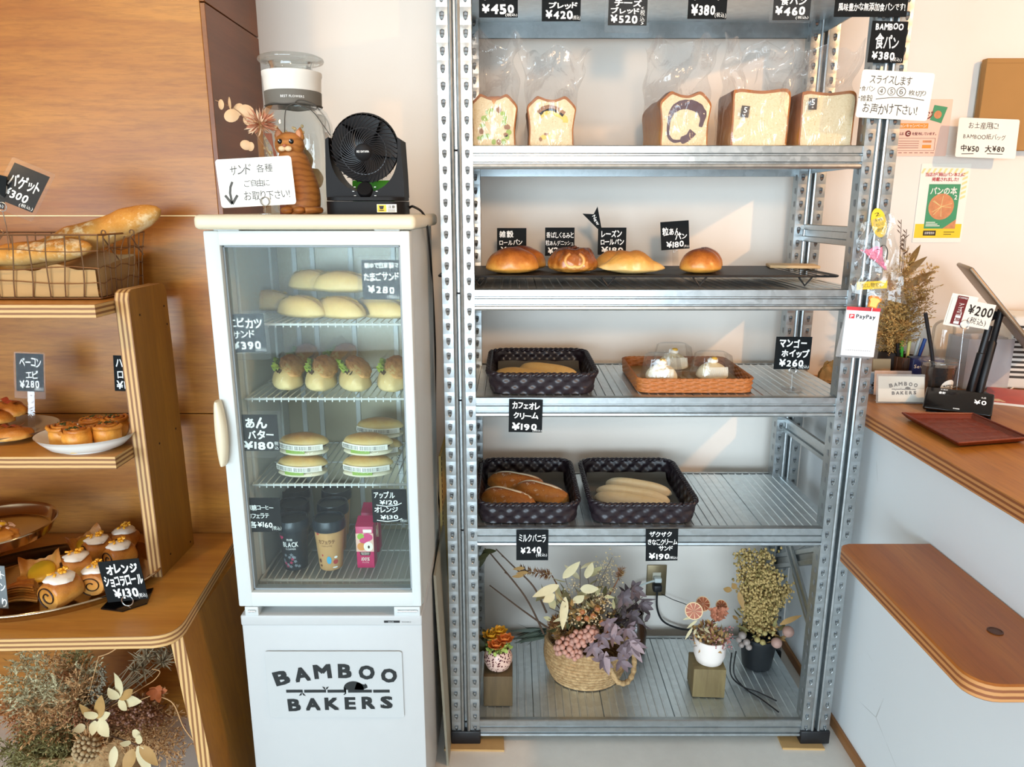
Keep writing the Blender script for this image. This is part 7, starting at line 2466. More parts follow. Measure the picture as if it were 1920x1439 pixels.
# tablet on its pole
pb = onct(1838, 752) + Vector((0.0, 0.03, 0))
t = thing('register_tablet', 'tilted till tablet on a black twin rod pole at the right edge', 'tablet', pb)
top = at(1868, 590, Y=pb.y)
b = B()
for dx in (-0.014, 0.012):
    q = Vector((dx, 0, 0))
    e = top - pb + Vector((dx, 0, 0.02 if dx > 0 else -0.03))
    b.tube([q, q.lerp(e, 0.62), q.lerp(e, 0.63), e], [0.0105, 0.0105, 0.0085, 0.0085], 12)
b.box((0, 0, 0.008), (0.075, 0.06, 0.016), 0.005, 2)
b.out('pole', BLACK, t)
e0, e1 = at(1812, 503, Y=pb.y - 0.02), at(1935, 680, Y=pb.y - 0.02)
dv = e1 - e0
ang = math.atan2(-dv.z, dv.x)
cen = (e0 + e1) / 2 - pb
Tt = Matrix.Translation(cen + Vector((0.045, 0.06, 0))) @ Matrix.Rotation(R(-22), 4, 'Z') @ Matrix.Rotation(ang, 4, 'Y')
b = B()
b.box((0, 0, 0), (dv.length, 0.19, 0.011), 0.005, 3)
b.v = [tuple(Tt @ Vector(q)) for q in b.v]
b.out('tablet_body', plain('tablet_bronze', '8f7a62', 0.35, 0.4, var=0.04), t)
b = B()
b.box((0, 0, 0.0058), (dv.length - 0.012, 0.178, 0.001))
b.v = [tuple(Tt @ Vector(q)) for q in b.v]
b.out('screen', BLACKGLOSS, t)
b = B()
b.tube([top - pb, cen + Vector((0.0, 0.04, -0.012))], 0.010, 10)
b.out('mount_arm', BLACK, t)
# white cable behind
pts = [onct(1790, 742) + Vector((0, 0.05, 0.003)), onct(1830, 735) + Vector((0, 0.06, 0.003)), onct(1870, 748) + Vector((0, 0.06, 0.003)), onct(1905, 742) + Vector((0, 0.04, 0.003)), onct(1930, 725) + Vector((0, 0.04, 0.003))]
tag(B().tube(spline(pts, 6), 0.002, 8).out('cable', plain('white_cable', 'e8e2d6', 0.5), None), 'white cable lying on the worktop behind the display pole', 'cable')
# leather money tray
q = [onct(*z) for z in ((1694, 786), (1797, 842), (1924, 832), (1822, 787))]
ctr = sum(q, Vector((0, 0, 0))) / 4
t = thing('money_tray', 'red brown leather money tray on the edge of the worktop', 'tray', ctr)
LEATHER = plain('red_leather', '75290f', 0.38, var=0.15, vs=30, bump=0.3, bs=300)
def tr(u, v):
    p = q[0].lerp(q[1], u).lerp(q[3].lerp(q[2], u), v) - ctr
    return p
b = B()
def trg(u, v):
    p = tr(u, v)
    e = min(u, 1 - u, v, 1 - v)
    lift = 0.011 * max(0.0, 1 - e / 0.055) ** 1.2
    k = 1 + 0.03 * max(0.0, 1 - e / 0.055)
    sq = 0.0022 * (abs(math.sin(u * 5 * PI)) ** 0.3 * abs(math.sin(v * 5 * PI)) ** 0.3)
    return (p.x * k, p.y * k, 0.003 + lift + sq * (1 if e > 0.06 else 0))
b.grid(trg, 60, 60)
b.grid(lambda u, v: (trg(u, v)[0], trg(u, v)[1], trg(u, v)[2] - 0.0028), 60, 60)
b.out('leather_pad', LEATHER, t, smooth=60)
b = B()
edge = [trg(u, 0) for u in [i / 12 for i in range(12)]] + [trg(1, v) for v in [i / 12 for i in range(12)]] + [trg(1 - u, 1) for u in [i / 12 for i in range(12)]] + [trg(0, 1 - v) for v in [i / 12 for i in range(12)]]
b.tube(edge, 0.0024, 6, closed=True)
b.out('rolled_edge', LEATHER, t)
# red leaflet
q = [onct(*z) for z in ((1846, 757), (1925, 765), (1925, 737), (1850, 729))]
ctr = sum(q, Vector((0, 0, 0))) / 4
b = B()
lo = [p_ - ctr for p_ in q]
b.add([tuple(p_ + Vector((0, 0, 0.0))) for p_ in lo] + [tuple(p_ + Vector((0, 0, 0.006))) for p_ in lo], [(0, 1, 2, 3), (7, 6, 5, 4)] + [(i, (i + 1) % 4, 4 + (i + 1) % 4, 4 + i) for i in range(4)], [0, 1, 0, 0, 0, 0])
o = tag(b.out('leaflet', [PAPERWHITE, plain('leaflet_red', 'cf4a33', 0.4, var=0.2, vs=18)], None, loc=ctr, smooth=0), 'red and orange leaflet stack on the worktop behind the money tray', 'leaflet')
b = B()
for i in range(3):
    a = lo[0].lerp(lo[1], 0.3 + 0.12 * i) + Vector((0, 0.03, 0.0066))
    b.box(a, (0.010, 0.03, 0.0006), mi=0)
b.out('print', [plain('leaflet_cream', 'f2d3b0', 0.5)], o)
# brown packet behind, seen through the rack
p = onY(1556, 2.10)
t = thing('kraft_packet', 'crumpled kraft packet on the worktop seen behind the rack post', 'packet', p)
b = bun(0.07, 0.05, 0.07, 77, 0.22, 2.5, 0.3)
b.out('packet_body', KRAFT, t, smooth=30)
p = onY(1648, 2.02)
tag(B().box((0, 0, 0.045), (0.05, 0.006, 0.09), rot=(R(-8), 0, 0)).out('brown_envelope', plain('kraft_envelope', 'b79872', 0.7), None, loc=p), 'brown envelope standing under the dried bouquet', 'envelope')
# outlet on the back wall with its plugs
a, c = at(1213, 1059, Y=WALL_Y), at(1247, 1116, Y=WALL_Y)
oc = (a + c) / 2
ow, oh = abs(c.x - a.x), abs(a.z - c.z)
t = thing('wall_outlet', 'bronze wall outlet plate on the back wall under the fifth shelf', 'outlet', (oc.x, WALL_Y - 0.004, oc.z))
B().box((0, 0, 0), (ow, 0.006, oh), 0.002, 2).out('cover_plate', plain('bronze_plate', '85775c', 0.35, 0.8, var=0.05), t)
B().box((0, -0.002, 0.0), (ow * 0.42, 0.006, oh * 0.55), 0.001, 1).out('socket_insert', plain('socket_cream', 'cfcab8', 0.4), t)
pc_ = Vector((oc.x, WALL_Y - 0.012, oc.z))
t = thing('power_plug', 'white plug in the upper socket of the bronze outlet', 'plug', pc_)
b = B()
b.box((0.001, -0.008, 0.012), (0.024, 0.022, 0.016), 0.003, 2)
b.tube(spline([(-0.008, -0.012, 0.010), (-0.03, -0.02, 0.008), (-0.06, -0.03, 0.0), (-0.09, -0.03, -0.03)], 6), 0.0032, 8)
b.out('plug_body', plain('plug_white', 'd7e0dd', 0.4), t)
t = thing('power_plug', 'black plug in the lower socket of the bronze outlet', 'plug', pc_)
b = B()
b.box((0.0, -0.010, -0.016), (0.030, 0.026, 0.026), 0.006, 3)
b.out('plug_body', BLACK, t)
b = B()
q1 = [Vector((0, -0.014, -0.028))] + [at(*z, Y=2.19) - pc_ for z in ((1232, 1140), (1243, 1165), (1270, 1178), (1300, 1182), (1345, 1184))]
b.tube(spline(q1, 6), 0.0034, 8)
b.out('black_lead', CORD, t)
q1 = [at(*z, Y=2.19) for z in ((1240, 1114), (1262, 1125), (1284, 1133), (1300, 1142))]
tag(B().tube(spline(q1, 5), 0.0012, 6).out('thin_cable', CORD, None), 'thin dark cable running right from the bronze outlet', 'cable')
# ---------------------------------------------------------------- dried flowers
LEAFGREEN = plain('dried_leaf_sage', 'b3a678', 0.6, var=0.22, vs=30)
LEAFPALE = plain('dried_leaf_pale', 'cdbd94', 0.6, var=0.15, vs=30)
LEAFTAN = plain('dried_leaf_tan', 'a8814a', 0.65, var=0.2, vs=30)
LEAFMAUVE = plain('dried_leaf_mauve', '846f72', 0.6, var=0.25, vs=30)
LEAFDARK = plain('dried_leaf_dark', '66595c', 0.6, var=0.3, vs=30)
OLIVEDARK = plain('olive_leaf_dark', '4b4a2a', 0.6, var=0.3, vs=30)
STEMB = plain('dried_stem', '5d4330', 0.75, var=0.2)
FERNTAN = plain('fern_tan', 'c29462', 0.75, var=0.25, vs=40)
FERNPALE = plain('fern_pale', 'c4b890', 0.75, var=0.25, vs=40)
FERNRUST = plain('fern_rust', 'b57848', 0.75, var=0.25, vs=40)
FERNOLIVE = plain('fern_olive', '857c4c', 0.75, var=0.3, vs=40)
BERRYPINK = plain('dried_pink_berry', 'bd8a78', 0.6, var=0.15, vs=60)
SEEDBROWN = plain('seed_brown', '7d4d2b', 0.7, var=0.3, vs=90)
CREAMTUFT = plain('cream_tuft', 'd6bd94', 0.8, var=0.2, vs=60)
fr_ = random.Random(77)
def rv(s=1.0):
    return Vector((fr_.gauss(0, s), fr_.gauss(0, s), fr_.gauss(0, s)))
def spray(b, base, tip, n, L, W, mi=0, stem_mi=1, curl=0.3, droop=0.0, angle=0.8, r=0.0009):
    """A stem carrying paired leaves."""
    base, tip = Vector(base), Vector(tip)
    mid = (base + tip) / 2 + rv(0.008)
    pts = spline([base, mid, tip + Vector((0, 0, -droop))], 6)
    b.tube(pts, r, 5, stem_mi)
    for i in range(n):
        k = 0.25 + 0.75 * (i + 0.5) / n
        p = pts[min(int(k * (len(pts) - 1)), len(pts) - 2)]
        d = (pts[-1] - pts[0]).normalized()
        side = d.cross(rv()).normalized()
        b.leaf(p, d * (1 - angle * 0.5) + side * angle, rv(), L * fr_.uniform(0.7, 1.15), W * fr_.uniform(0.75, 1.15), fr_.uniform(-curl, curl), mi, 5, 0.25)
def fern(b, base, tip, n, L, mi=0, fine=9, r=0.0010, w=0.0026):
    """Feathery frond: a stem, side twigs and fine leaflets."""
    base, tip = Vector(base), Vector(tip)
    pts = spline([base, (base + tip) / 2 + rv(0.012), tip], 8)
    b.tube(pts, [r * (1.2 - i / len(pts)) for i in range(len(pts))], 4, mi)
    for i in range(n):
        k = 0.18 + 0.82 * i / n
        p = pts[min(int(k * (len(pts) - 1)), len(pts) - 2)]
        d = (pts[-1] - pts[0]).normalized()
        side = d.cross(rv()).normalized()
        td = (d * 0.7 + side).normalized()
        ln = L * (1.1 - 0.75 * k) * fr_.uniform(0.7, 1.2)
        q = p + td * ln
        b.tube([p, q], 0.0005, 3, mi)
        for j in range(fine):
            c = p.lerp(q, (j + 1) / fine)
            b.leaf(c, td + rv(0.6), rv(), fr_.uniform(0.006, 0.013), w, 0.2, mi, 2)
def berries(b, c, R0, n, r, mi=0, half=True):
    c = Vector(c)
    for i in range(n):
        k = (i + 0.5) / n
        z = 1 - 2 * k * (0.75 if half else 1)
        a = i * 2.39996
        s_ = math.sqrt(max(0, 1 - z * z))
        b.sph(c + Vector((s_ * math.cos(a), s_ * math.sin(a) , z)) * R0, r * fr_.uniform(0.85, 1.1), 2, mi)
def tuft(b, c, d, n, L, w, mi=0, spread=0.7):
    c, d = Vector(c), Vector(d).normalized()
    for i in range(n):
        b.leaf(c, d + rv(spread * 0.5), rv(), L * fr_.uniform(0.6, 1.15), w, fr_.uniform(-.3, .3), mi, 3)
def rosette(b, c, d, n, L, W, mi=0, curl=0.35):
    c, d = Vector(c), Vector(d).normalized()
    x = d.orthogonal().normalized()
    y = d.cross(x)
    for i in range(n):
        a = 2 * PI * i / n + fr_.uniform(-.25, .25)
        b.leaf(c, x * math.cos(a) + y * math.sin(a) + d * fr_.uniform(0.1, 0.7), d, L * fr_.uniform(0.75, 1.15), W, curl * fr_.uniform(0.3, 1.2), mi, 6, 0.3)

Z6 = SHELF_Z[5]
# wooden block and dotted pot at the left end
p = at(934, 1322, Z=Z6)
p.z = Z6 + 0.0005
blk = tag(B().box((0, 0, 0.048), (0.082, 0.075, 0.096), 0.002, 2).out('wooden_block', woodmat('block_wood_dark', '4c3d26', '6b5636', (6, 6, 0.6), 12, 0.7), None, loc=p + Vector((0, 0.03, 0))), 'dark wooden block under the small orange rose pot', 'block')
pp = p + Vector((0.0, 0.03, 0.0966))
DOTS = Mat('speckled_glaze', 0.35)
_v = DOTS.n('TexVoronoi')
_v.inputs['Scale'].default_value = 150
DOTS.l(DOTS.co(), _v.inputs['Vector'])
DOTS.color(DOTS.ramp(_v.outputs[0], [(0.36, '5a1f26'), (0.44, 'e4c0ae')]))
t = thing('flower_pot', 'small round speckled pot of orange roses on a dark wooden block', 'flower pot', pp)
b = B().lathe([(0.001, 0.002), (0.018, 0.0), (0.032, 0.010), (0.040, 0.028), (0.0405, 0.042), (0.035, 0.060), (0.031, 0.066), (0.029, 0.064), (0.033, 0.050), (0.001, 0.048)], 40, 0, cap=False)
b.out('speckled_pot', DOTS.m, t, smooth=60)
b = B()
for cx, cy, cz, s_ in ((-0.004, -0.022, 0.092, 0.020), (0.020, -0.010, 0.104, 0.019), (-0.020, 0.0, 0.108, 0.019), (0.004, 0.012, 0.116, 0.017)):
    mi = 1 if cx < -0.01 or cz > 0.11 else 0
    for ring_, nn, up, ln in ((0, 5, 1.6, 0.8), (1, 6, 0.8, 1.0), (2, 7, 0.25, 1.1)):
        for k in range(nn):
            a = 2 * PI * k / nn + ring_ * 0.5
            d = Vector((math.cos(a), math.sin(a), up))
            b.leaf(Vector((cx, cy, cz - 0.012)) + Vector((math.cos(a), math.sin(a), 0)) * 0.003 * ring_, d, Vector((-math.cos(a), -math.sin(a), 0.4)), s_ * ln * 1.25, s_ * 1.15, 0.35, mi, 5, 0.35)
b.out('rose_bloom', [plain('orange_rose', 'e2813a', 0.6, var=0.15, vs=50), plain('yellow_rose', 'e0a82a', 0.6, var=0.15, vs=50)], t, smooth=70)
b = B()
for i in range(90):
    a, r = fr_.uniform(0, 2 * PI), fr_.uniform(0.008, 0.034)
    c = Vector((r * math.cos(a), r * math.sin(a) - 0.006, 0.066 + fr_.uniform(0, 0.02)))
    b.leaf(c, rv() + Vector((math.cos(a), math.sin(a), 0.4)), rv(), 0.014, 0.010, 0.3, 0, 3)
b.out('green_moss', plain('fresh_green_moss', '9fb457', 0.7, var=0.2, vs=60), t)
b = B()
rosette(b, (-0.036, -0.004, 0.075), (-0.6, -0.5, 0.7), 8, 0.034, 0.016, 0)
rosette(b, (-0.030, 0.004, 0.095), (-0.5, -0.3, 1), 6, 0.030, 0.014, 0)
b.out('dark_leaves', OLIVEDARK, t)

# jute basket with the large dried bouquet
jc = Vector((at(1098, 1240, Y=1.955).x, 1.955, Z6 + 0.0005))
jb = thing('jute_basket', 'woven jute basket overflowing with a large dried flower bouquet', 'basket', jc)
JUTE = Mat('jute_rope', 0.8)
_c = JUTE.co()
JUTE.color(JUTE.ramp(JUTE.noise(_c, 90, 4, 0.7), [(0.3, '9a7042'), (0.7, 'd9b583')]))
JUTE.bump(JUTE.noise(_c, 220, 3), 0.5, 0.002)
JUTE = JUTE.m
b = B()
prof = []
rows = 12
for k in range(rows):
    z = 0.006 + 0.0105 * k
    rr_ = 0.098 + 0.024 * math.sin(min(1, (k + 1) / rows * 1.25) * PI * 0.62)
    pts = []
    for i in range(72):
        a = 2 * PI * i / 72
        r_ = rr_ + 0.0012 * math.sin(a * 36 + k * PI)
        pts.append((r_ * math.cos(a), r_ * math.sin(a) * 0.86, z + 0.0012 * math.sin(a * 36 + k * 2) - (0.030 * max(0, math.cos(a - R(-42))) ** 6 * (k / rows) ** 2)))
    b.tube(pts, 0.0062, 6, closed=True)
b.lathe([(0.001, 0.004), (0.095, 0.004)], 48, 0, cap=False, T=Matrix.Diagonal((1, 0.86, 1, 1)))
b.out('woven_body', JUTE, jb, smooth=60)
b = B()
hp = spline([(0.020, -0.112, 0.118), (0.055, -0.120, 0.098), (0.078, -0.128, 0.060), (0.108, -0.112, 0.045), (0.132, -0.080, 0.060), (0.136, -0.045, 0.095), (0.118, -0.010, 0.122)], 8)
b.tube(hp, [0.0075 + 0.0012 * math.sin(i * 1.6) for i in range(len(hp))], 8)
b.out('rope_handle', JUTE, jb, smooth=60)
def J(px, py, dY=0.0):
    return at(px, py, Y=jc.y + dY)
core = jc + Vector((0, 0, 0.12))
b = B()
for (px_, py_, dY, n) in ((1088, 1060, -0.03, 5), (1060, 1085, -0.05, 6), (1020, 1110, -0.06, 6), (1100, 1075, 0.0, 6), (1045, 1125, -0.08, 6), (1060, 1160, -0.10, 5), (1105, 1110, -0.07, 6), (1030, 1140, -0.08, 4), (1080, 1120, -0.09, 5)):
    spray(b, core + rv(0.012), J(px_, py_, dY), n, 0.058, 0.021, 0 if fr_.random() < 0.6 else 2, 1, 0.3)
for (px_, py_, qx, qy) in ((1056, 1085, 1086, 1050), (1100, 1085, 1108, 1052), (1048, 1098, 1000, 1117), (1088, 1105, 1122, 1104), (1060, 1120, 1052, 1175), (1040, 1115, 1018, 1128), (1076, 1130, 1095, 1115)):
    p0, p1 = J(px_, py_, -0.10), J(qx, qy, -0.11)
    b.leaf(p0, p1 - p0, Vector((0.3, -1, 0.4)), (p1 - p0).length * 1.08, 0.026, 0.15, 2, 7, 0.2)
b.out('pale_leaves', [LEAFGREEN, STEMB, LEAFPALE], jb, world=True, smooth=80)
b = B()
for i in range(46):
    tip = J(fr_.uniform(1020, 1195), fr_.uniform(1100, 1215), fr_.uniform(-0.11, 0.0))
    spray(b, core + rv(0.02), tip, 6, 0.030, 0.012, fr_.choice((0, 0, 1, 2, 3)), 4, 0.5)
b.out('filler_leaves', [LEAFTAN, OLIVEDARK, LEAFGREEN, LEAFDARK, STEMB], jb, world=True, smooth=80)
# dark mauve foliage on the right
b = B()
for (px_, py_, dY, n) in ((1185, 1100, 0.0, 8), (1205, 1120, -0.02, 8), (1195, 1150, -0.04, 8), (1175, 1130, -0.06, 8), (1215, 1165, -0.02, 7), (1165, 1165, -0.07, 7)):
    spray(b, core + Vector((0.05, 0, 0)) + rv(0.012), J(px_, py_, dY), n, 0.046, 0.018, 0, 1, 0.6)
for (px_, py_) in ((1190, 1105), (1205, 1135), (1185, 1155), (1170, 1120)):
    rosette(b, J(px_, py_, -0.07), (0.3, -1, 0.3), 7, 0.040, 0.016, 0, 0.5)
b.out('dark_mauve_foliage', [LEAFDARK, STEMB], jb, world=True, smooth=80)
b = B()
for (px_, py_, k) in ((1112, 1215, 7), (1140, 1170, 6), (1175, 1180, 7), (1165, 1240, 6), (1130, 1238, 7), (1168, 1215, 7), (1150, 1190, 6), (1185, 1205, 6), (1128, 1195, 5)):
    rosette(b, J(px_, py_, -0.125), (0.25, -1, 0.15), k, 0.043, 0.016, 0, 0.4)
for (px_, py_, qx, qy) in ((1136, 1222, 1138, 1262), (1182, 1208, 1200, 1240), (1180, 1200, 1205, 1225), (1150, 1200, 1150, 1165)):
    p0, p1 = J(px_, py_, -0.13), J(qx, qy, -0.14)
    b.leaf(p0, p1 - p0, Vector((0.3, -1, 0.4)), (p1 - p0).length * 1.1, 0.020, 0.2, 1, 6, 0.25)
b.out('mauve_petals', [LEAFMAUVE, plain('dusty_pink_petal', 'a88f90', 0.6, var=0.15, vs=40)], jb, world=True, smooth=80)
b = B()
for (px_, py_, R_, n) in ((1060, 1215, 0.026, 26), (1085, 1200, 0.022, 20), (1078, 1225, 0.018, 16), (1108, 1190, 0.020, 18)):
    berries(b, J(px_, py_, -0.115), R_, n, 0.0085, 0)
b.out('pink_berries', BERRYPINK, jb, world=True, smooth=80)
b = B()
for (px_, py_, qx, qy, n, L, mi) in ((1035, 1080, 975, 1068, 240, 0.020, 0), (1030, 1175, 1045, 1160, 150, 0.024, 1), (1050, 1200, 1040, 1180, 80, 0.020, 2), (1160, 1085, 1165, 1070, 80, 0.018, 0)):
    p0, p1 = J(px_, py_, -0.06), J(qx, qy, -0.07)
    for i in range(n):
        k = fr_.random()
        c = p0.lerp(p1, k)
        d = rv()
        ax = (p1 - p0).normalized()
        d = (d - ax * d.dot(ax)).normalized() + ax * 0.5
        b.leaf(c, d, rv(), L * fr_.uniform(0.7, 1.1), 0.0028, 0.2, mi if fr_.random() < 0.7 else 2, 2)
    b.tube([p0, core], 0.0018, 5, 0)
for (px_, py_) in ((972, 1066), (978, 1074), (970, 1080)):
    p0 = J(px_ + 12, py_, -0.08)
    b.leaf(p0, J(px_ - 18, py_, -0.09) - p0, (0, -1, 0), 0.038, 0.012, 0.15, 2, 5)
b.out('brown_cone_flowers', [SEEDBROWN, plain('rust_seed', '8d5a33', 0.7, var=0.25, vs=90), LEAFTAN], jb, world=True)
b = B()
for (px_, py_, dY) in ((1148, 1045, 0.0), (1135, 1075, -0.03), (1145, 1095, -0.05), (1125, 1115, -0.07), (1140, 1130, -0.09), (1075, 1095, -0.05), (1090, 1150, -0.1), (1120, 1160, -0.1), (1130, 1060, 0)):
    tip = J(px_, py_, dY)
    b.tube(spline([core + rv(0.015), (core + tip) / 2 + rv(0.01), tip], 5), 0.0007, 4, 1)
    for i in range(34):
        b.sph(tip + Vector((fr_.gauss(0, .012), fr_.gauss(0, .008), fr_.gauss(-0.008, .016))), fr_.uniform(0.0015, 0.0032), 1, 0)
b.out('cream_filler_sprigs', [CREAMTUFT, STEMB], jb, world=True, smooth=80)
b = B()
for (px_, py_) in ((1092, 1148), (1100, 1160), (1120, 1142), (1112, 1155), (1128, 1168), (1142, 1172), (1150, 1180), (1138, 1182), (1085, 1160)):
    c = J(px_, py_, -0.10)
    b.sph(c, 0.0085, 2, 0)
    rosette(b, c, (0, -1, 0.3), 5, 0.014, 0.009, 1)
b.out('rust_seed_heads', [plain('rust_seed_head', 'a5643a', 0.6, var=0.25, vs=60), LEAFTAN], jb, world=True, smooth=80)
for q in (((1020, 1190), (985, 1120), (925, 1045), (912, 1030)), ((1025, 1150), (1000, 1100), (960, 1060), (930, 1030)), ((1030, 1180), (980, 1145), (918, 1098))):
    b = B()
    pts = spline([J(q[0][0], q[0][1], -0.02)] + [J(x, y, 0.02) for x, y in q[1:]], 6)
    b.tube(pts, [0.0032 - 0.0016 * i / len(pts) for i in range(len(pts))], 7)
    for k in (0.5, 0.8):
        c = pts[int(k * (len(pts) - 1))]
        b.tube([c, c + Vector((-0.012, 0, 0.010))], 0.0018, 5)
    b.out('bare_twig', STEMB, jb, world=True)
b = B()
for q in ((912, 1030, 900, 1062), (905, 1035, 925, 1032), (918, 1038, 902, 1045)):
    p0 = J(q[0], q[1], 0.02)
    b.leaf(p0, J(q[2], q[3], 0.0) - p0, (0, -1, 0), 0.058, 0.018, 0.1, 0, 5)
for i in range(22):
    y0, y1 = fr_.uniform(1178, 1196), fr_.uniform(1172, 1212)
    p0, p1 = J(1025, y0, 0.0), J(fr_.uniform(955, 985), y1, 0.02)
    b.leaf(p0, p1 - p0, rv(), (p1 - p0).length, 0.012, 0.1, 1, 5)
b.out('olive_leaves', [OLIVEDARK, plain('deep_green_leaf', '3a4436', 0.6, var=0.3, vs=40)], jb, world=True)
# brown glass jar behind the bouquet
vc = Vector((at(1190, 1215, Y=2.06).x, 2.062, Z6 + 0.0005))
t = thing('brown_vase', 'dark brown vase standing behind the jute basket', 'vase', vc)
B().lathe([(0.001, 0.001), (0.030, 0.0), (0.034, 0.006), (0.036, 0.07), (0.030, 0.10), (0.022, 0.115), (0.022, 0.135), (0.0245, 0.137), (0.020, 0.137), (0.019, 0.10), (0.001, 0.02)], 32, 0, cap=False).out('vase_body', plain('amber_brown_glass', '3a2414', 0.2, var=0.1), t, smooth=60)

# white pot on a wooden block
p = at(1329, 1308, Z=Z6)
p.z = Z6 + 0.0005
tag(B().box((0, 0, 0.046), (0.092, 0.085, 0.092), 0.002, 2, rot=(0, 0, R(-3))).out('wooden_block', woodmat('block_wood', '6b5836', '8d7a50', (7, 7, 0.5), 14, 0.7), None, loc=p + Vector((0, 0.04, 0))), 'weathered wooden block under the white dried flower pot', 'block')
wp = p + Vector((0.003, 0.035, 0.0926))
t = thing('flower_pot', 'white ceramic pot with a dried orange slice on a wooden block', 'flower pot', wp)
B().lathe([(0.001, 0.001), (0.024, 0.0), (0.038, 0.008), (0.0455, 0.030), (0.046, 0.075), (0.0475, 0.082), (0.044, 0.082), (0.042, 0.06), (0.001, 0.055)], 44, 0, cap=False).out('white_pot', plain('white_pot_glaze', 'f3e6dc', 0.35, var=0.02), t, smooth=60)
def W(px, py, dY=-0.01):
    return at(px, py, Y=wp.y + dY)
def citrus(c, nrm, r, name):
    bb = B()
    T = Matrix.Translation(c) @ Vector(nrm).to_track_quat('Z', 'Y').to_matrix().to_4x4()
    bb.lathe([(0.001, -0.0015), (r, -0.0015), (r * 1.02, 0.0), (r, 0.0015), (r * 0.9, 0.0016), (r * 0.88, 0.0010), (0.001, 0.0010)], 32, lambda k: 1 if k < 4 else 0, T=T, cap=False)
    for i in range(9):
        a = 2 * PI * i / 9
        bb.add([tuple(T @ Vector(q)) for q in ((0, 0, 0.0018), (r * 0.88 * math.cos(a - .05), r * 0.88 * math.sin(a - .05), 0.0018), (r * 0.88 * math.cos(a + .05), r * 0.88 * math.sin(a + .05), 0.0018))], [(0, 1, 2)], 1)
    return bb.out(name, [plain('dried_orange_flesh', 'a5522e', 0.5, var=0.25, vs=80), plain('orange_pith', 'e8c294', 0.6)], t, world=True, smooth=40)
citrus(W(1301, 1146, -0.045), (-0.25, -1, 0.25), 0.0245, 'orange_slice')
citrus(W(1318, 1133, 0.005), (0.1, -0.8, 0.5), 0.021, 'orange_slice')
citrus(W(1353, 1137, 0.005), (0.2, -0.7, 0.6), 0.018, 'orange_slice')
b = B()
cw = wp + Vector((0, 0, 0.07))
for i in range(240):
    a, r = fr_.uniform(0, 2 * PI), fr_.uniform(0.0, 0.054)
    c = cw + Vector((r * math.cos(a), r * math.sin(a) * 0.8, fr_.uniform(0.0, 0.05) - r * 0.3))
    b.leaf(c, rv() + Vector((math.cos(a), math.sin(a), 0.8)), rv(), fr_.uniform(0.014, 0.026), 0.009, 0.4, fr_.choice((0, 0, 1, 2)), 3)
for q in ((1290, 1190, 1283, 1200), (1296, 1168, 1276, 1162), (1300, 1175, 1281, 1182)):
    p0 = W(q[0] + 8, q[1] - 12, -0.03)
    b.leaf(p0, W(q[2], q[3], -0.035) - p0, (0, -1, 0), 0.04, 0.009, 0.1, 1, 4)
b.out('small_leaves', [LEAFTAN, LEAFPALE, plain('dusty_rose_leaf', 'a76a58', 0.6, var=0.2, vs=50)], t, world=True)
b = B()
for i in range(60):
    c = W(1358 + fr_.uniform(-22, 18), 1200 + fr_.uniform(-25, 18), -0.045 + fr_.uniform(-.006, .006))
    b.sph(c, fr_.uniform(0.0016, 0.003), 1, 0)
for i in range(9):
    p0 = W(1342 + fr_.uniform(-10, 14), 1150 + fr_.uniform(-10, 8), -0.02)
    rosette(b, p0, (0, -1, 0.4), 6, 0.020, 0.010, 1)
b.out('pink_blossoms', [plain('pink_seed', 'b0706f', 0.6, var=0.2, vs=60), plain('coral_petal', 'b9775a', 0.6, var=0.2, vs=60)], t, world=True, smooth=80)

# black pot with the tall dried amaranth
kp = at(1427, 1262, Z=Z6)
kp.z = Z6 + 0.0005
kp.y += 0.045
t = thing('flower_pot', 'black pot with a tall plume of beige dried flowers at the right end', 'flower pot', kp)
B().lathe([(0.001, 0.001), (0.042, 0.0), (0.044, 0.004), (0.056, 0.096), (0.060, 0.098), (0.060, 0.108), (0.055, 0.108), (0.052, 0.08), (0.001, 0.078)], 44, 0, cap=False).out('black_pot', plain('black_pot', '15181b', 0.5, var=0.1), t, smooth=50)
def K(px, py, dY=0.0):
    return at(px, py, Y=kp.y + dY)
base = kp + Vector((0, 0, 0.09))
b = B()
for (px_, py_, dY, w_, n) in ((1382, 1035, 0.02, 0.012, 60), (1400, 1030, 0.0, 0.020, 170), (1432, 1028, 0.01, 0.024, 240), (1420, 1060, -0.02, 0.026, 260), (1458, 1075, -0.01, 0.022, 200), (1478, 1100, 0.0, 0.016, 120), (1395, 1085, -0.02, 0.020, 160), (1445, 1110, -0.03, 0.028, 240), (1412, 1115, -0.03, 0.024, 180)):
    tip = K(px_, py_, dY)
    pts = spline([base + rv(0.008), base.lerp(tip, 0.5) + rv(0.006), tip], 6)
    b.tube(pts, 0.0012, 5, 1)
    for i in range(int(n * 2.2)):
        k = 0.25 + 0.75 * fr_.random()
        c = pts[min(int(k * (len(pts) - 1)), len(pts) - 1)] + Vector((fr_.gauss(0, w_ * .72), fr_.gauss(0, w_ * .5), fr_.gauss(0, .008)))
        b.blob(lambda p: c + Vector((p.x * 0.0042, p.y * 0.0042, p.z * 0.005)) * fr_.uniform(0.6, 1.2), 1, 0 if fr_.random() < 0.75 else 2)
b.out('amaranth_plume', [plain('amaranth_beige', 'c2a468', 0.8, var=0.25, vs=80), STEMB, plain('amaranth_olive', '8d7a44', 0.8, var=0.2, vs=80)], t, world=True, smooth=0)
b = B()
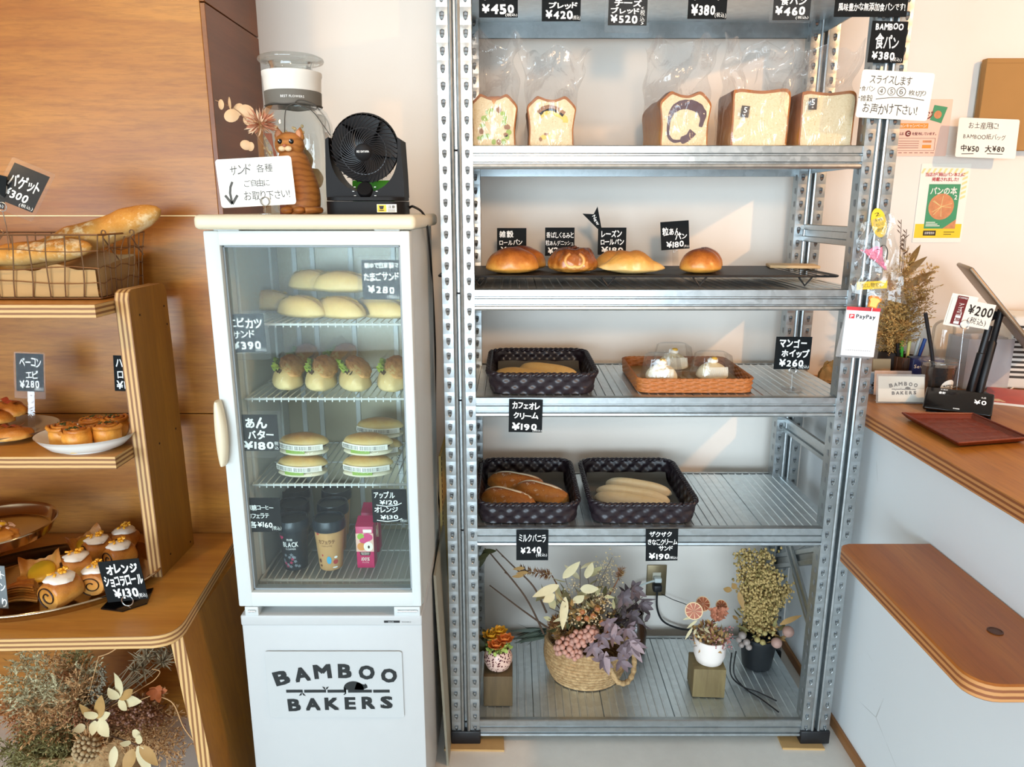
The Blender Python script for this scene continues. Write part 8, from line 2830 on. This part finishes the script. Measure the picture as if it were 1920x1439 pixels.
for i in range(50):
    a, r = fr_.uniform(0, 2 * PI), fr_.uniform(0.02, 0.065)
    c = base + Vector((r * math.cos(a), r * math.sin(a), 0.01 + fr_.uniform(0, 0.05)))
    b.leaf(c, rv(0.6) + Vector((math.cos(a), math.sin(a), 0.6)), rv(), fr_.uniform(0.02, 0.04), 0.011, 0.4, fr_.choice((0, 1)), 4)
for q in ((1462, 1172, 1502, 1150), (1372, 1108, 1352, 1102), (1385, 1110, 1392, 1140), (1380, 1105, 1370, 1090)):
    p0 = K(q[0], q[1], -0.05)
    b.leaf(p0, K(q[2], q[3], -0.055) - p0, (0, -1, 0.2), max(0.03, (K(q[2], q[3]) - K(q[0], q[1])).length), 0.018, 0.2, 1, 5)
b.out('green_foliage', [FERNOLIVE, LEAFTAN], t, world=True)
b = B()
for (px_, py_, r) in ((1392, 1192, 0.012), (1400, 1205, 0.011), (1390, 1210, 0.009), (1404, 1214, 0.010), (1385, 1200, 0.009)):
    b.sph(K(px_, py_, -0.062), r, 2, 0)
for (px_, py_, r) in ((1456, 1206, 0.016), (1478, 1185, 0.017)):
    b.sph(K(px_, py_, -0.06), r, 3, 1)
for (px_, py_, r) in ((1434, 1188, 0.008), (1450, 1187, 0.006), (1424, 1182, 0.008), (1430, 1205, 0.009), (1420, 1200, 0.009)):
    b.sph(K(px_, py_, -0.062), r, 2, 2)
b.out('seed_pods', [plain('grey_gum_nut', '9b8c84', 0.5, var=0.2, vs=60), plain('dusty_pink_pod', 'b58e80', 0.6, var=0.15, vs=60), plain('olive_pod', 'a6935a', 0.6, var=0.25, vs=60)], t, world=True, smooth=80)
# black cables trailing over the shelf
for lab, q in (('thin black cable curling over the bottom shelf front edge', ((1380, 1222), (1376, 1262), (1395, 1290), (1425, 1310), (1460, 1336))), ('thin black cable with a loose end on the bottom shelf', ((1372, 1225), (1370, 1265), (1392, 1288), (1420, 1298), (1456, 1315)))):
    pts = []
    for i, (x, y) in enumerate(q):
        pts.append(at(x, y, Z=Z6 + 0.004) if i >= 2 else at(x, y, Y=at(q[2][0], q[2][1], Z=Z6).y + 0.03))
    tag(B().tube(spline(pts, 6), 0.0022, 8).out('black_cable', CORD, None), lab, 'cable')

# dried bouquet standing on the worktop behind the rack post
vb = onY(1664, 2.12)
t = thing('dried_bouquet', 'straw coloured dried bouquet on the worktop behind the right rack post', 'dried flowers', vb)
B().lathe([(0.001, 0.001), (0.035, 0.0), (0.038, 0.01), (0.034, 0.09), (0.036, 0.095), (0.032, 0.094), (0.030, 0.02), (0.001, 0.01)], 30, 0, cap=False).out('dark_vase', plain('dark_vase', '2f2620', 0.5), t, smooth=60)
b = B()
vt = vb + Vector((0, 0, 0.09))
def Vp(px, py, dY=0.0):
    return at(px, py, Y=vb.y + dY)
for (px_, py_, L, mi) in ((1695, 470, 0.05, 0), (1720, 490, 0.05, 0), (1735, 520, 0.05, 1), (1745, 500, 0.05, 0), (1700, 520, 0.05, 1), (1672, 500, 0.045, 0), (1715, 560, 0.05, 1), (1680, 560, 0.05, 0), (1660, 580, 0.05, 1), (1690, 610, 0.05, 0), (1655, 620, 0.045, 1), (1730, 545, 0.05, 0)):
    for _ in (0, 1):
        fern(b, vt + rv(0.01), Vp(px_ + fr_.uniform(-8, 8), py_ + fr_.uniform(-8, 8), fr_.uniform(-.06, .02)), 30, L * 1.15, mi, 9, 0.001, 0.0034)
for (px_, py_) in ((1690, 412), (1700, 430), (1697, 440)):
    tip = Vp(px_, py_)
    b.tube([vt, vt.lerp(tip, .6) + rv(.004), tip], 0.0009, 4, 2)
    for i in range(6):
        c = vt.lerp(tip, 0.8 + 0.2 * i / 6)
        b.leaf(c, Vector((fr_.choice((-1, 1)) * .8, 0, .8)), (0, -1, 0), 0.018, 0.003, 0.1, 2, 3)
b.out('grass_fronds', [plain('straw_gold', 'd0aa66', 0.8, var=0.25, vs=50), plain('straw_dark', 'a88148', 0.8, var=0.25, vs=50), STEMB], t, world=True)
b = B()
for (px_, py_, qx, qy) in ((1700, 540, 1738, 512), (1690, 520, 1725, 485), (1680, 560, 1655, 520), (1705, 500, 1715, 462)):
    p0 = Vp(px_, py_, -0.03)
    b.leaf(p0, Vp(qx, qy, -0.035) - p0, (0.2, -1, 0.3), (Vp(qx, qy) - Vp(px_, py_)).length * 1.2, 0.022, 0.3, 0, 6, 0.3)
b.out('curled_leaves', plain('curled_tan_leaf', '8f6d3c', 0.6, var=0.25, vs=40), t, world=True, smooth=80)

# big dried arrangement under the display table
da = Vector((-1.10, 1.62, 0.0))
t = thing('dried_arrangement', 'wide arrangement of dried ferns and leaves on the floor under the display table', 'dried flowers', da)
B().lathe([(0.001, 0.002), (0.10, 0.0), (0.12, 0.02), (0.14, 0.17), (0.145, 0.175), (0.135, 0.172), (0.12, 0.05), (0.001, 0.04)], 36, 0, cap=False).out('basket_pot', JUTE, t, smooth=60)
root = da + Vector((0.0, -0.02, 0.17))
def D(px, py, Y=1.55):
    return at(px, py, Y=Y)
def fronds(name, mats, items, n=34, L=0.085, fine=10, w=0.0036):
    b = B()
    for px_, py_, Y, mi in [q for q in items for _ in (0, 1)]:
        px_, py_ = px_ + fr_.uniform(-12, 12), py_ + fr_.uniform(-12, 12)
        fern(b, root + rv(0.02), D(px_, py_, Y), n, L, mi, fine, 0.0012, w)
    b.out(name, mats, t, world=True, smooth=0)
fronds('pale_fern', [FERNPALE, FERNOLIVE], ((30, 1240, 1.60, 0), (20, 1275, 1.56, 0), (55, 1225, 1.62, 0), (80, 1285, 1.54, 0), (110, 1300, 1.52, 0), (45, 1300, 1.55, 0), (12, 1320, 1.58, 0)))
fronds('rust_fern', [FERNRUST, FERNTAN], ((105, 1232, 1.60, 1), (130, 1245, 1.58, 1), (125, 1275, 1.56, 0), (140, 1290, 1.53, 1), (8, 1330, 1.55, 0), (30, 1345, 1.53, 0), (70, 1330, 1.52, 1), (100, 1335, 1.50, 1), (60, 1360, 1.5, 1)))
fronds('olive_fern', [FERNOLIVE, FERNPALE], ((10, 1405, 1.50, 0), (40, 1400, 1.49, 0), (60, 1425, 1.48, 0), (100, 1410, 1.48, 0), (30, 1430, 1.50, 0), (90, 1440, 1.47, 0), (150, 1225, 1.60, 0), (160, 1260, 1.57, 1)))
fronds('brown_fern', [FERNTAN, SEEDBROWN], ((330, 1330, 1.56, 0), (345, 1370, 1.54, 0), (350, 1410, 1.54, 0), (300, 1345, 1.52, 1), (320, 1400, 1.50, 0), (280, 1330, 1.54, 1), (345, 1440, 1.52, 0), (300, 1310, 1.55, 0)), 28, 0.06)
b = B()
for i in range(14):
    tip = D(fr_.uniform(235, 340), fr_.uniform(1212, 1275), fr_.uniform(1.52, 1.62))
    b.tube([root, root.lerp(tip, .6) + rv(.01), tip], 0.001, 4, 0)
    tuft(b, tip, (0.4, -0.3, 0.7), 34, 0.035, 0.003, 0, 1.3)
b.out('grey_tufts', plain('grey_straw', '9c8a6c', 0.8, var=0.2, vs=60), t, world=True, smooth=0)
b = B()
for (px_, py_, qx, qy, W_) in ((222, 1310, 238, 1242, 0.022), (224, 1312, 265, 1288, 0.020), (224, 1314, 266, 1315, 0.026), (222, 1315, 245, 1330, 0.020), (220, 1312, 205, 1290, 0.022), (182, 1348, 202, 1295, 0.026), (184, 1348, 212, 1335, 0.020), (180, 1348, 160, 1325, 0.024), (184, 1352, 210, 1378, 0.030), (178, 1352, 175, 1378, 0.020), (176, 1350, 152, 1320, 0.018), (258, 1395, 270, 1370, 0.018), (262, 1400, 300, 1432, 0.026), (258, 1400, 285, 1445, 0.026), (245, 1395, 225, 1392, 0.016), (215, 1400, 212, 1440, 0.020), (250, 1405, 240, 1445, 0.03), (160, 1362, 138, 1372, 0.02), (248, 1372, 268, 1382, 0.018)):
    p0, p1 = D(px_, py_, 1.44), D(qx, qy, 1.425)
    b.leaf(p0, p1 - p0, Vector((fr_.uniform(-.3, .3), -1, 0.5)), (p1 - p0).length * 1.12, W_, fr_.uniform(0.05, 0.35), fr_.choice((0, 0, 1)), 8, 0.3)
for (px_, py_) in ((222, 1312), (182, 1350), (258, 1398)):
    b.tube([D(px_, py_, 1.44), root], 0.002, 6, 2)
b.out('broad_tan_leaves', [LEAFPALE, LEAFTAN, STEMB], t, world=True, smooth=80)
b = B()
bc_ = D(163, 1405, 1.44)
berries(b, bc_, 0.027, 70, 0.0052, 0, False)
tuft(b, bc_ + Vector((0, 0.01, 0)), (0, 0.2, 0.2), 120, 0.05, 0.0028, 1, 2.2)
b.tube([bc_, root], 0.002, 6, 1)
b.out('brunia_ball', [plain('brunia_beige', 'a68c66', 0.7, var=0.2, vs=80), FERNTAN], t, world=True, smooth=80)
b = B()
for i in range(240):
    c = D(fr_.gauss(245, 30), fr_.gauss(1345, 14), fr_.uniform(1.46, 1.54))
    b.sph(c, fr_.uniform(0.002, 0.0045), 1, fr_.choice((0, 1)))
for i in range(90):
    c = D(fr_.gauss(150, 14), fr_.gauss(1345, 10), fr_.uniform(1.47, 1.53))
    b.sph(c, fr_.uniform(0.002, 0.0045), 1, 1)
for i in range(40):
    b.tube([root, D(fr_.gauss(245, 30), fr_.gauss(1345, 14), 1.50)], 0.0008, 4, 1)
b.out('seed_clusters', [plain('rosy_seeds', '8f6553', 0.7, var=0.3, vs=60), SEEDBROWN], t, world=True, smooth=80)
b = B()
rosette(b, D(295, 1298, 1.47), (0.3, -1, 0.3), 7, 0.030, 0.016, 0, 0.6)
b.tube(spline([D(295, 1305, 1.47), D(325, 1320, 1.47), D(345, 1365, 1.47), D(372, 1400, 1.47)], 6), 0.0016, 6, 1)
b.tube(spline([D(275, 1285, 1.47), D(290, 1275, 1.47), D(300, 1260, 1.48), D(285, 1255, 1.48)], 6), 0.0012, 6, 1)
b.tube(spline([D(185, 1232, 1.5), D(205, 1225, 1.5), D(225, 1212, 1.5)], 6), 0.0014, 6, 1)
for q in ((275, 1285, 1.47), (185, 1232, 1.5), (295, 1300, 1.475)):
    b.tube([root, D(*q)], 0.0012, 5, 1)
b.out('rust_bud', [plain('rust_bud', 'a5592e', 0.6, var=0.2, vs=50), FERNTAN], t, world=True, smooth=80)
b = B()
for (px_, py_) in ((190, 1252), (172, 1285), (186, 1285)):
    tip = D(px_, py_, 1.55)
    b.tube([root, root.lerp(tip, 0.6), tip], 0.001, 5, 0)
    for i in range(60):
        b.sph(tip + Vector((fr_.gauss(0, .004), fr_.gauss(0, .004), -fr_.uniform(0, 0.05))), 0.0025, 1, 0)
b.out('seed_spikes', plain('grey_seed_spike', '8a7f6a', 0.8, var=0.2, vs=80), t, world=True, smooth=80)
